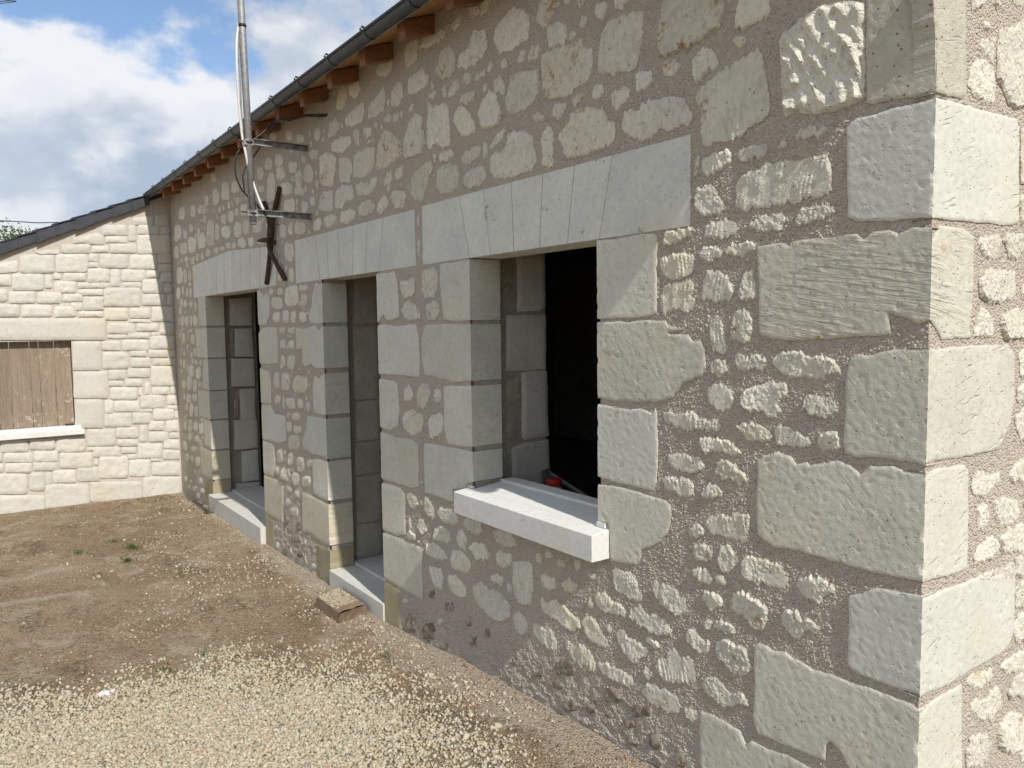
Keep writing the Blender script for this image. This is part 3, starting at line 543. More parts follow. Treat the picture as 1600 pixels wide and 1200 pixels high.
FR 62 -5797,2005 -5816,1998 -5866,2001 -5913,2005 -5910,2016 -5909,2037 -5884,2043 -5825,2042 -5811,2035 -5797,2026
FR 576 -5475,1930 -5528,1913 -5604,1903 -5706,1904 -5758,1942 -5748,2007 -5712,2036 -5597,2046 -5501,2048 -5472,2017
FR 96 -5286,2014 -5322,2006 -5390,2007 -5431,2010 -5446,2015 -5461,2036 -5429,2041 -5402,2044 -5322,2041 -5286,2029
FR 157 -5316,1913 -5339,1899 -5399,1898 -5426,1902 -5425,1933 -5422,1969 -5406,1982 -5329,1979 -5313,1968 -5304,1955
FR 244 -5818,1908 -5855,1888 -5978,1896 -6027,1898 -6056,1930 -6024,1969 -6003,1982 -5900,1974 -5845,1966 -5812,1939
FR 138 -5884,1811 -5923,1794 -5956,1785 -6018,1797 -6037,1813 -6041,1848 -6017,1858 -5952,1862 -5893,1861 -5880,1848
FR 161 -5686,1805 -5688,1784 -5726,1782 -5798,1782 -5806,1797 -5809,1836 -5805,1870 -5776,1872 -5695,1872 -5685,1852
FR 120 -5550,1797 -5561,1780 -5617,1785 -5641,1792 -5642,1836 -5642,1848 -5618,1861 -5563,1862 -5539,1851 -5531,1832
FR 130 -5339,1794 -5363,1788 -5434,1787 -5457,1798 -5472,1815 -5463,1843 -5438,1851 -5370,1852 -5348,1843 -5340,1831
FR 69 -5786,1720 -5804,1709 -5863,1705 -5896,1709 -5916,1717 -5908,1738 -5892,1746 -5823,1747 -5787,1746 -5774,1736
FR 82 -5576,1732 -5583,1711 -5612,1706 -5693,1706 -5712,1713 -5717,1732 -5697,1742 -5671,1749 -5605,1747 -5575,1744
FR 105 -5783,1615 -5791,1593 -5820,1587 -5875,1587 -5894,1599 -5902,1627 -5888,1646 -5856,1655 -5797,1658 -5782,1653
FR 96 -5598,1609 -5611,1593 -5649,1589 -5705,1595 -5715,1605 -5710,1637 -5693,1645 -5632,1651 -5613,1648 -5592,1632
FR 118 -5808,1457 -5822,1442 -5875,1443 -5904,1448 -5898,1495 -5890,1512 -5863,1527 -5809,1534 -5796,1518 -5793,1472
FR 229 -5599,1458 -5606,1446 -5696,1439 -5740,1449 -5762,1481 -5746,1513 -5717,1532 -5631,1538 -5583,1532 -5568,1505
FR 50 -5815,2131 -5818,2113 -5843,2105 -5877,2109 -5893,2121 -5896,2145 -5882,2153 -5860,2157 -5830,2155 -5816,2145
FR 83 -5560,2087 -5575,2078 -5627,2085 -5640,2089 -5642,2105 -5636,2138 -5627,2149 -5573,2146 -5558,2135 -5557,2104
FW 1103 -5131,2052 -5061,2030 -5010,2038 -5011,1777 -5097,1770 -5229,1774 -5280,1797 -5269,1841 -5211,1895 -5207,1950
FW 2427 -5546,1748 -5433,1742 -5387,1731 -5171,1757 -5101,1724 -5009,1751 -5007,1470 -5195,1465 -5253,1491 -5348,1465 -5425,1485 -5431,1594 -5544,1592
FR 349 -5551,2246 -5598,2225 -5690,2244 -5717,2256 -5734,2296 -5717,2360 -5674,2372 -5606,2356 -5555,2343 -5537,2298
FR 108 -5539,2455 -5551,2415 -5577,2407 -5613,2422 -5626,2432 -5633,2457 -5624,2495 -5595,2499 -5566,2492 -5542,2478
FR 141 -5551,2100 -5565,2083 -5626,2084 -5651,2090 -5654,2111 -5650,2163 -5640,2172 -5590,2176 -5554,2167 -5551,2145
FR 77 -5807,2127 -5815,2109 -5848,2101 -5872,2105 -5890,2118 -5888,2155 -5869,2172 -5856,2177 -5809,2173 -5806,2159
FW 780 -6394,1421 -6184,1400 -6142,1342 -6153,1150 -6396,1132
FW 1759 -6387,1120 -6184,1135 -6075,1074 -5834,1076 -5827,886 -5966,852 -6176,846 -6399,834
FW 856 -6390,826 -6179,824 -6133,794 -6105,695 -6124,608 -6164,557 -6401,548
FW 1184 -5199,1418 -5128,1396 -5002,1435 -5004,1156 -5237,1148 -5248,1290 -5226,1375
FW 2037 -5363,1117 -5194,1126 -5003,1127 -5006,854 -5055,864 -5187,858 -5292,856 -5400,868 -5465,863 -5474,932 -5403,1021
FR 176 -5950,1298 -5978,1284 -6043,1268 -6068,1293 -6071,1320 -6059,1377 -6039,1389 -5975,1403 -5949,1390 -5946,1353
FR 298 -5721,1300 -5735,1279 -5831,1274 -5886,1283 -5892,1297 -5886,1381 -5862,1394 -5754,1402 -5720,1394 -5704,1353
FR 490 -5372,1308 -5422,1280 -5522,1281 -5619,1277 -5643,1312 -5618,1372 -5540,1397 -5426,1393 -5355,1391 -5341,1334
FR 92 -5936,1179 -5965,1169 -6025,1160 -6059,1159 -6065,1180 -6067,1203 -6041,1217 -5989,1220 -5938,1224 -5927,1212
FR 48 -5845,1159 -5848,1138 -5860,1122 -5878,1128 -5878,1147 -5876,1202 -5870,1228 -5860,1236 -5844,1233 -5839,1225
FR 190 -5619,1199 -5614,1164 -5651,1150 -5746,1140 -5792,1154 -5790,1186 -5783,1217 -5733,1219 -5658,1228 -5626,1220
FR 97 -5463,1174 -5476,1167 -5535,1161 -5560,1168 -5557,1196 -5550,1214 -5533,1228 -5481,1229 -5463,1225 -5451,1206
FR 70 -5322,1166 -5335,1156 -5367,1155 -5390,1162 -5393,1178 -5389,1202 -5371,1214 -5334,1212 -5312,1208 -5307,1199
FR 33 -5730,1074 -5732,1069 -5780,1065 -5788,1067 -5793,1075 -5789,1092 -5778,1101 -5748,1104 -5726,1101 -5717,1094
FR 109 -5523,1090 -5536,1079 -5600,1067 -5658,1066 -5691,1075 -5688,1092 -5665,1109 -5604,1118 -5540,1118 -5523,1109
FR 111 -5704,1003 -5711,974 -5743,962 -5791,959 -5808,973 -5809,989 -5804,1032 -5769,1038 -5715,1047 -5704,1035
FR 118 -5503,1003 -5503,989 -5539,978 -5630,969 -5665,971 -5664,994 -5650,1011 -5625,1019 -5533,1031 -5512,1026
FR 342 -5533,907 -5565,863 -5604,853 -5750,834 -5794,851 -5788,886 -5765,929 -5700,943 -5579,952 -5546,936
FW 1693 -6391,539 -6160,542 -5952,540 -5944,439 -5984,229 -6205,217 -6407,218
FY 617 -6402,209 -6205,214 -6215,-65 -6421,-55
FW 1362 -5304,814 -5159,834 -5018,836 -5029,567 -5108,561 -5301,573 -5300,677
FW 2521 -5527,535 -5429,546 -5243,543 -5028,537 -5039,256 -5207,247 -5358,266 -5536,246 -5544,341
FR 143 -5926,751 -5938,717 -5963,702 -6046,696 -6059,702 -6051,752 -6037,782 -6000,795 -5952,803 -5932,785
FR 128 -5709,738 -5725,718 -5786,706 -5814,708 -5818,727 -5810,776 -5784,791 -5728,806 -5709,803 -5701,778
FR 214 -5470,741 -5477,714 -5518,695 -5596,690 -5611,699 -5618,751 -5613,774 -5577,789 -5507,800 -5470,791
FR 66 -5319,770 -5332,759 -5357,752 -5392,746 -5408,749 -5406,775 -5398,793 -5363,799 -5330,802 -5314,793
FR 63 -6036,607 -6048,594 -6096,580 -6117,584 -6119,598 -6112,633 -6100,644 -6056,655 -6035,650 -6027,639
FR 230 -5775,619 -5799,590 -5824,576 -5925,569 -5974,581 -5982,625 -5955,648 -5905,663 -5790,677 -5785,664
FR 174 -5598,603 -5612,585 -5674,564 -5736,568 -5740,581 -5736,624 -5708,651 -5646,659 -5593,663 -5585,648
FR 181 -5366,619 -5381,610 -5460,595 -5513,596 -5521,607 -5515,642 -5471,669 -5399,678 -5357,676 -5343,659
FR 65 -5749,516 -5762,497 -5792,493 -5840,486 -5859,490 -5864,508 -5853,527 -5801,540 -5772,540 -5749,535
FR 74 -5600,492 -5621,477 -5659,474 -5686,477 -5698,498 -5692,511 -5658,528 -5613,538 -5596,535 -5588,525
FR 83 -5797,395 -5828,384 -5877,372 -5905,373 -5918,383 -5911,413 -5885,430 -5844,434 -5801,440 -5793,424
FR 135 -5637,344 -5669,336 -5746,320 -5780,316 -5802,337 -5781,369 -5760,384 -5672,398 -5646,396 -5637,382
FB 97 -5838,250 -5848,230 -5874,214 -5923,200 -5932,212 -5936,258 -5923,283 -5898,291 -5854,297 -5837,293
FB 92 -5594,251 -5596,235 -5646,222 -5664,229 -5664,271 -5659,289 -5646,311 -5617,316 -5586,312 -5582,281
FB 192 -5607,149 -5656,129 -5757,101 -5801,101 -5789,131 -5780,168 -5756,181 -5640,205 -5608,197 -5598,178
FB 35 -6111,133 -6125,124 -6148,120 -6163,119 -6164,152 -6157,168 -6146,177 -6115,185 -6109,183 -6108,154
FB 42 -5466,168 -5470,149 -5486,147 -5511,140 -5524,146 -5525,162 -5521,182 -5496,192 -5472,198 -5462,195
FB 62 -6092,-2 -6104,-23 -6131,-37 -6161,-40 -6171,-30 -6167,5 -6155,33 -6130,42 -6103,41 -6090,39
FB 37 -5906,21 -5922,17 -5975,0 -5988,0 -5993,12 -5989,30 -5975,36 -5932,48 -5911,48 -5901,42
FY 985 -5249,215 -5037,219 -5039,-28 -5170,-29 -5269,-27
FB 101 -5884,10 -5897,-11 -5932,-27 -5972,-36 -5990,-31 -5995,4 -5976,39 -5951,51 -5904,56 -5879,49
FB 53 -5777,37 -5782,22 -5797,11 -5830,3 -5845,8 -5847,34 -5837,54 -5821,67 -5785,74 -5773,72
FB 92 -5549,61 -5562,44 -5592,34 -5647,21 -5668,28 -5671,56 -5657,73 -5639,83 -5569,94 -5558,89
FB 63 -5459,48 -5472,19 -5484,11 -5520,7 -5529,11 -5522,52 -5517,69 -5500,80 -5466,83 -5460,72
FB 67 -5293,34 -5305,21 -5327,12 -5373,-1 -5385,6 -5381,35 -5362,48 -5337,62 -5306,64 -5291,57
GG1 9739 -31,2575 129,2613 151,2320 127,2306 -16,2298
GG2 24199 -17,2288 170,2294 295,2294 444,2298 460,2276 479,2015 427,2002 288,2003 154,1996 -8,1993
GR 285 161,2565 225,2580 222,2559 193,2540 176,2539
GR 98 275,2578 311,2590 334,2585 331,2574 312,2574
GR 88 226,2509 252,2521 280,2512 253,2502
GR 519 221,2449 237,2473 264,2473 295,2488 300,2456 292,2425 276,2431 240,2434
GR 1903 166,2350 180,2403 232,2417 282,2411 297,2389 305,2348 293,2317 248,2314 203,2328
GR 6609 320,2468 335,2517 400,2538 477,2567 538,2579 557,2361 417,2326 386,2343 325,2393
GS 1530 472,2277 542,2291 556,2125 485,2123
GG3 11111 39,1977 147,1979 218,1960 222,1876 221,1774 207,1718 218,1690 63,1691 -3,1741 -10,1940
GG4 22134 0,1670 219,1670 437,1670 480,1641 493,1506 475,1442 418,1387 395,1371 149,1372 4,1378
GR 483 481,2083 537,2094 544,2015 502,2017
GR 912 250,1949 263,1963 309,1967 361,1972 368,1942 356,1907 322,1907 294,1913 266,1920
GR 903 395,1966 424,1978 484,1982 526,1973 519,1936 479,1909 428,1923
GR 2443 261,1854 325,1875 472,1879 482,1811 418,1793 302,1789 264,1809
GR 221 516,1835 580,1841 583,1803 529,1812
GR 850 239,1705 250,1744 276,1768 305,1757 344,1730 342,1695 290,1693
GR 1885 393,1730 401,1752 460,1766 586,1763 593,1683 446,1686 410,1698
GR 590 522,1640 596,1643 602,1571 538,1574
GG5 10964 4,1353 57,1355 204,1349 223,1331 240,1124 235,1057 186,1053 12,1069
GR 239 514,1542 561,1545 565,1497 522,1504
GR 965 505,1459 557,1469 611,1470 619,1372 553,1383 518,1425
GR 953 482,1287 526,1319 623,1326 629,1254 510,1262
GR 1033 256,1310 288,1319 336,1300 405,1303 415,1290 368,1264 340,1244 283,1250 258,1283
GR 532 285,1216 342,1221 354,1183 342,1148 299,1157
GR 1250 390,1224 461,1223 536,1193 549,1167 540,1145 436,1142 399,1176
GR 1381 434,1109 489,1129 596,1126 603,1041 516,1052 442,1070
GR 837 285,1080 302,1104 378,1119 419,1098 416,1070 324,1059 287,1054
GR 1050 298,1018 395,1022 529,1016 537,980 439,966
GR 345 544,1027 604,1021 609,966 553,977
GG6 19551 10,1024 170,1021 337,1015 537,985 544,826 521,772 455,755 306,756 142,751 14,759
GG7 11518 14,713 67,728 224,732 244,480 248,346 20,434
GR 809 546,934 588,945 656,931 662,859 561,879
GR 1039 545,811 574,849 664,838 672,745 570,768
GR 1123 468,718 541,728 674,719 680,650 523,680
GR 636 265,730 288,740 406,722 413,698 349,688 281,709
GR 1081 528,612 547,646 612,654 681,640 688,550
GR 1300 284,659 362,646 446,660 476,602 417,566 366,587 295,637
GR 2648 462,513 491,548 555,544 693,491 702,394 543,424 465,472
GR 1509 270,518 291,558 390,531 423,486 396,446 277,468
GR 246 622,395 703,378 706,340 635,364
LP 415 -394,2955 -174,3004 -179,2899 -389,2886
LP 397 -158,3005 -16,3042 -17,2901 -171,2895
LP 629 -686,2867 -452,2882 -449,2771 -698,2757
LP 281 -429,2884 -357,2888 -365,2715 -436,2711
LP 525 -341,2889 -113,2903 -117,2798 -345,2785
LP 184 -109,2886 -10,2892 -14,2804 -112,2798
LP 664 -970,2709 -751,2779 -675,2758 -680,2657 -965,2659
LP 337 -660,2751 -450,2762 -453,2693 -664,2683
LP 1572 -346,2780 7,2800 -1,2592 -355,2577
LP 618 -1076,2646 -809,2659 -813,2566 -1080,2555
LP 269 -795,2643 -634,2650 -637,2580 -798,2574
LP 616 -626,2673 -358,2686 -362,2585 -630,2574
LP 194 -1322,2557 -1100,2590 -1102,2546 -1274,2533
LP 1518 -1449,2520 -1146,2532 -1155,2346 -1458,2337
LP 1386 -1131,2539 -840,2552 -848,2363 -1140,2355
LP 161 -829,2552 -746,2556 -749,2476 -833,2473
LP 112 -833,2465 -742,2468 -745,2417 -836,2414
LP 951 -723,2556 -451,2568 -457,2418 -730,2409
LP 945 -432,2565 -160,2577 -167,2418 -439,2410
LP 320 -151,2580 -1,2587 -6,2485 -156,2480
LP 281 -148,2472 2,2477 -1,2388 -152,2383
LP 722 -1705,2417 -1472,2466 -1476,2345 -1709,2322
LP 568 -1710,2315 -1535,2319 -1540,2207 -1716,2204
LP 1312 -1527,2327 -1249,2335 -1257,2163 -1536,2159
LP 200 -1235,2319 -1178,2321 -1184,2189 -1242,2188
LP 98 -1163,2338 -1098,2339 -1100,2281 -1166,2280
LP 453 -1075,2348 -861,2354 -865,2270 -1079,2265
LP 717 -844,2402 -638,2408 -644,2263 -850,2259
LP 391 -625,2404 -537,2407 -545,2217 -634,2216
LP 684 -521,2398 -282,2406 -287,2278 -527,2273
LP 225 -269,2397 -138,2401 -141,2322 -272,2319
LP 310 -127,2379 7,2383 2,2272 -132,2269
LP 615 -1159,2260 -962,2265 -968,2142 -1165,2140
LP 414 -940,2250 -645,2256 -647,2198 -943,2193
LP 285 -519,2266 -328,2270 -331,2204 -522,2200
LP 696 -319,2300 -109,2305 -115,2151 -325,2148
LP 247 -104,2261 7,2263 2,2156 -108,2154
LP 387 -944,2185 -709,2189 -712,2120 -947,2118
LP 1696 -701,2202 -339,2209 -348,2002 -710,2001
LP 675 -326,2141 -79,2144 -84,2016 -331,2015
LP 188 -71,2141 8,2142 4,2027 -75,2027
LP 511 -1717,2169 -1576,2171 -1583,2046 -1724,2045
LP 773 -1564,2150 -1335,2154 -1341,2031 -1570,2030
LP 675 -1315,2146 -1100,2149 -1105,2029 -1320,2028
LP 379 -1090,2131 -907,2133 -911,2051 -1094,2049
LP 653 -900,2101 -709,2103 -715,1962 -906,1961
LP 234 -1024,2041 -913,2042 -917,1958 -1028,1958
LP 75 -1120,2033 -1032,2033 -1034,2000 -1121,1999
LP 877 -1725,2018 -1481,2019 -1488,1893 -1732,1894
LP 890 -1461,2014 -1193,2016 -1199,1892 -1467,1893
LP 560 -1172,1999 -970,2000 -975,1891 -1177,1891
LP 339 -955,1950 -720,1950 -723,1890 -957,1891
LP 693 -708,1984 -477,1984 -482,1854 -714,1855
LP 511 -461,1984 -251,1985 -256,1874 -466,1875
LP 845 -234,1997 11,1998 4,1833 -241,1835
LP 164 -458,1864 -256,1863 -258,1826 -460,1828
LP 732 -688,1824 -412,1822 -417,1705 -693,1709
LP 421 -396,1819 -176,1817 -180,1728 -400,1731
LP 471 -159,1824 12,1822 6,1689 -165,1692
LP 195 -693,1701 -497,1697 -499,1654 -695,1658
LP 295 -489,1715 -271,1711 -274,1649 -491,1654
LP 82 -254,1718 -164,1717 -165,1674 -256,1676
LP 442 -747,1633 -564,1629 -568,1525 -752,1530
LP 701 -547,1643 -282,1637 -288,1517 -553,1524
LP 850 -264,1676 19,1671 13,1526 -271,1534
LP 1082 -748,1513 -490,1505 -498,1321 -756,1332
LP 231 -474,1519 -307,1514 -310,1450 -476,1456
LP 352 -287,1524 -89,1518 -92,1434 -291,1441
LP 143 -72,1518 16,1516 13,1436 -75,1439
LP 460 -469,1441 -267,1435 -271,1330 -474,1338
LP 406 -242,1427 17,1418 14,1342 -246,1352
LP 437 -700,1321 -523,1314 -527,1205 -705,1214
LP 508 -506,1329 -283,1320 -288,1215 -511,1226
LP 1333 -271,1342 17,1331 8,1106 -280,1122
LP 323 -543,1213 -367,1204 -370,1121 -547,1131
LP 174 -701,1197 -560,1189 -562,1135 -703,1143
LU 7678 -1981,1879 -701,1873 -711,1641 -1992,1668
LU 2001 -1022,1636 -758,1630 -773,1316 -1036,1327
LU 2284 -1029,1318 -704,1304 -717,1010 -1043,1031
LU 1968 -1028,1021 -764,1004 -778,693 -1043,716
LP 838 -688,1130 -416,1115 -422,977 -694,995
LP 323 -272,1110 -89,1100 -93,1015 -276,1027
LP 159 -342,1164 -287,1161 -293,1028 -348,1031
LP 69 -408,1111 -371,1109 -374,1024 -412,1026
LP 168 -76,1105 26,1099 23,1017 -79,1024
LP 275 -749,991 -664,986 -670,846 -755,853
LP 649 -656,980 -410,964 -415,845 -661,863
LP 798 -394,1028 -144,1013 -150,862 -400,879
LP 315 -119,1008 29,999 24,893 -123,903
LP 100 -405,875 -275,865 -276,829 -407,839
LP 150 -123,894 28,884 26,834 -125,845
LP 866 -756,847 -493,828 -500,681 -762,704
LP 503 -480,839 -293,825 -298,700 -485,715
LP 584 -266,870 -52,855 -58,722 -272,739
LP 129 -43,830 32,825 28,739 -47,745
LP 355 -322,731 -160,717 -164,613 -326,627
LP 443 -139,727 31,713 25,583 -144,598
LP 1139 -932,689 -659,665 -667,485 -940,512
LP 581 -655,687 -431,668 -436,551 -660,572
LP 273 -413,692 -345,686 -353,500 -422,507
LP 472 -327,609 -124,591 -129,478 -332,498
LP 194 -111,586 28,574 26,504 -114,517
LP 349 -644,558 -436,538 -440,462 -647,483
LP 438 -173,514 25,495 21,385 -178,405
LP 86 -940,500 -849,491 -851,451 -942,460
LP 713 -884,499 -616,472 -621,356 -889,385
LP 230 -605,468 -461,453 -465,380 -608,396
LP 889 -443,491 -192,466 -199,298 -451,325
LP 472 -187,397 20,376 16,262 -191,284
LP 796 -1708,650 -1474,628 -1481,504 -1715,528
LP 700 -1460,640 -1232,619 -1238,501 -1466,524
LP 1012 -1217,629 -951,604 -958,450 -1224,477
LP 316 -1802,538 -1697,527 -1702,421 -1807,432
LP 675 -1688,517 -1439,491 -1444,392 -1693,420
LP 633 -1424,510 -1213,488 -1219,372 -1430,395
LP 1255 -1195,466 -890,434 -898,265 -1203,300
LP 96 -548,380 -460,371 -462,321 -551,331
LP 79 -315,309 -204,297 -206,262 -317,275
LP 629 -1680,411 -1451,386 -1456,284 -1685,312
LP 520 -1437,391 -1212,366 -1216,276 -1441,303
LP 60 -878,370 -844,366 -848,290 -881,294
LP 1535 -828,389 -549,359 -560,115 -839,149
LP 879 -538,321 -321,297 -329,108 -546,134
LP 1008 -309,268 14,232 8,78 -315,117
LP 281 -1808,416 -1698,404 -1702,314 -1813,327
LP 1840 -1813,316 -1499,278 -1510,65 -1824,108
LP 676 -1477,289 -1343,272 -1352,81 -1487,99
LP 180 -1334,268 -1278,261 -1284,136 -1340,144
LP 706 -1270,287 -1057,262 -1063,129 -1276,156
LP 770 -1041,295 -829,270 -836,117 -1048,144
LP 2600 -928,122 -417,57 -427,-173 -938,-100
LP 2084 -406,114 7,63 -3,-186 -417,-129
LP 2593 -1342,147 -940,96 -952,-168 -1354,-109
LP 2809 -1825,97 -1357,33 -1368,-191 -1836,-120
NI 3860 320,2096 496,2107 500,1837 458,1812 320,1809
NI 5399 251,1792 502,1793 500,1510 454,1509 242,1512
NR 380 295,2022 293,1984 270,1978 244,1978 230,1990 235,2032 240,2050 252,2063 284,2060 295,2053
NR 595 299,1841 292,1824 256,1827 242,1834 237,1865 242,1913 250,1939 286,1949 306,1942 312,1905
NI 4242 341,1495 371,1506 504,1500 516,1159 351,1153 340,1169
NI 3834 276,1115 343,1138 511,1138 517,971 520,870 274,954
NR 489 318,1376 304,1361 269,1365 259,1381 253,1429 253,1452 271,1465 313,1467 323,1448 323,1427
NR 632 307,1201 299,1171 281,1157 257,1166 248,1207 254,1291 262,1316 291,1328 305,1308 307,1254
DI 2734 264,2084 439,2116 429,1774 245,1766
DI 4338 239,1744 429,1751 424,1233 243,1235
DI 2307 248,1226 429,1223 426,943 240,947
DI 1937 235,934 426,929 425,707 228,708
DI 2806 232,689 429,683 420,353 227,365
DI 3780 227,351 425,338 411,-173 216,-16
EI 1497 234,2045 455,2064 447,1774 228,1777
EI 1252 273,1746 448,1744 456,1456 267,1463
EI 1598 226,1443 458,1439 456,1152 221,1159
EI 1184 301,1132 456,1128 452,802 297,810
ER 94 261,1633 256,1617 235,1614 225,1624 223,1665 227,1706 233,1719 252,1731 259,1719 263,1690
ER 118 261,1487 253,1470 231,1469 224,1486 220,1508 224,1577 229,1596 253,1605 262,1585 261,1553
EI 1634 233,820 463,807 464,519 226,515
EI 1212 300,491 458,502 465,178 294,178
EI 565 229,173 467,156 469,4 227,120
ER 137 270,901 267,869 257,847 242,853 238,896 238,974 245,1010 256,1039 271,1047 275,1002
"""

# ------------------------------------------------------------------ materials
class NT:
    def __init__(s, name):
        s.m = bpy.data.materials.new(name)
        s.m.use_nodes = True
        s.n, s.l = s.m.node_tree.nodes, s.m.node_tree.links
        s.n.clear()
        s.out = s.n.new('ShaderNodeOutputMaterial')
        s.b = s.n.new('ShaderNodeBsdfPrincipled')
        s.l.new(s.b.outputs[0], s.out.inputs[0])
        s.tc = s.n.new('ShaderNodeTexCoord')
        s.P = s.tc.outputs['Object']

    def put(s, sock, v):
        if isinstance(v, bpy.types.NodeSocket):
            s.l.new(v, sock)
        elif isinstance(v, (tuple, list)) and len(v) == 3 and sock.type == 'RGBA':
            sock.default_value = (*v, 1)
        else:
            sock.default_value = v

    def noise(s, scale, detail=4, rough=0.55, dist=0.0, vec=None, col=False):
        n = s.n.new('ShaderNodeTexNoise')
        n.inputs['Scale'].default_value = scale
        n.inputs['Detail'].default_value = detail
        n.inputs['Roughness'].default_value = rough
        n.inputs['Distortion'].default_value = dist
        s.l.new(vec or s.P, n.inputs['Vector'])
        return n.outputs[1 if col else 0]

    def voro(s, scale, feature='F1', vec=None, rnd=1.0, out=0):
        n = s.n.new('ShaderNodeTexVoronoi')
        n.feature = feature
        n.inputs['Scale'].default_value = scale
        n.inputs['Randomness'].default_value = rnd
        s.l.new(vec or s.P, n.inputs['Vector'])
        return n.outputs[out]

    def ramp(s, v, a, b, lo=0.0, hi=1.0):
        n = s.n.new('ShaderNodeMapRange')
        n.interpolation_type = 'SMOOTHSTEP'
        s.put(n.inputs[0], v)
        n.inputs[1].default_value, n.inputs[2].default_value = a, b
        n.inputs[3].default_value, n.inputs[4].default_value = lo, hi
        return n.outputs[0]

    def mix(s, f, a, b, mode='MIX'):
        n = s.n.new('ShaderNodeMixRGB')
        n.blend_type = mode
        s.put(n.inputs[0], f)
        s.put(n.inputs[1], a)
        s.put(n.inputs[2], b)
        return n.outputs[0]

    def math(s, op, a, b=0.0, clamp=False):
        n = s.n.new('ShaderNodeMath')
        n.operation = op
        n.use_clamp = clamp
        s.put(n.inputs[0], a)
        s.put(n.inputs[1], b)
        return n.outputs[0]

    def vscale(s, sc, rot=(0, 0, 0)):
        n = s.n.new('ShaderNodeMapping')
        n.inputs['Scale'].default_value = sc
        n.inputs['Rotation'].default_value = rot
        s.l.new(s.P, n.inputs[0])
        return n.outputs[0]

    def vtilt(s, sc, rot):
        """turn first, then stretch: grain that runs aslant"""
        n = s.n.new('ShaderNodeMapping')
        n.vector_type = 'TEXTURE'
        n.inputs['Scale'].default_value = tuple(1.0 / c for c in sc)
        n.inputs['Rotation'].default_value = rot
        s.l.new(s.P, n.inputs[0])
        return n.outputs[0]

    def orand(s):
        return s.n.new('ShaderNodeObjectInfo').outputs['Random']

    def island(s):
        return s.n.new('ShaderNodeNewGeometry').outputs['Random Per Island']

    def attr(s, name):
        n = s.n.new('ShaderNodeAttribute')
        n.attribute_name = name
        return n.outputs['Fac']

    def bump(s, h, strength, dist):
        n = s.n.new('ShaderNodeBump')
        n.inputs['Strength'].default_value = strength
        n.inputs['Distance'].default_value = dist
        s.put(n.inputs['Height'], h)
        s.l.new(n.outputs[0], s.b.inputs['Normal'])

    def done(s, col, rough=0.9, metal=0.0, spec=0.25):
        s.put(s.b.inputs['Base Color'], col)
        s.put(s.b.inputs['Roughness'], rough)
        s.b.inputs['Metallic'].default_value = metal
        s.b.inputs['Specular IOR Level'].default_value = spec
        return s.m


def jitter(t, col, rnd, amt):
    """brightness of each piece a little different"""
    f = t.math('ADD', t.math('MULTIPLY', rnd, 2 * amt), 1.0 - amt)
    n = t.n.new('ShaderNodeVectorMath')
    n.operation = 'SCALE'
    t.l.new(col, n.inputs[0])
    t.l.new(f, n.inputs['Scale'])
    return n.outputs[0]


MORTAR = (0.510, 0.446, 0.374)


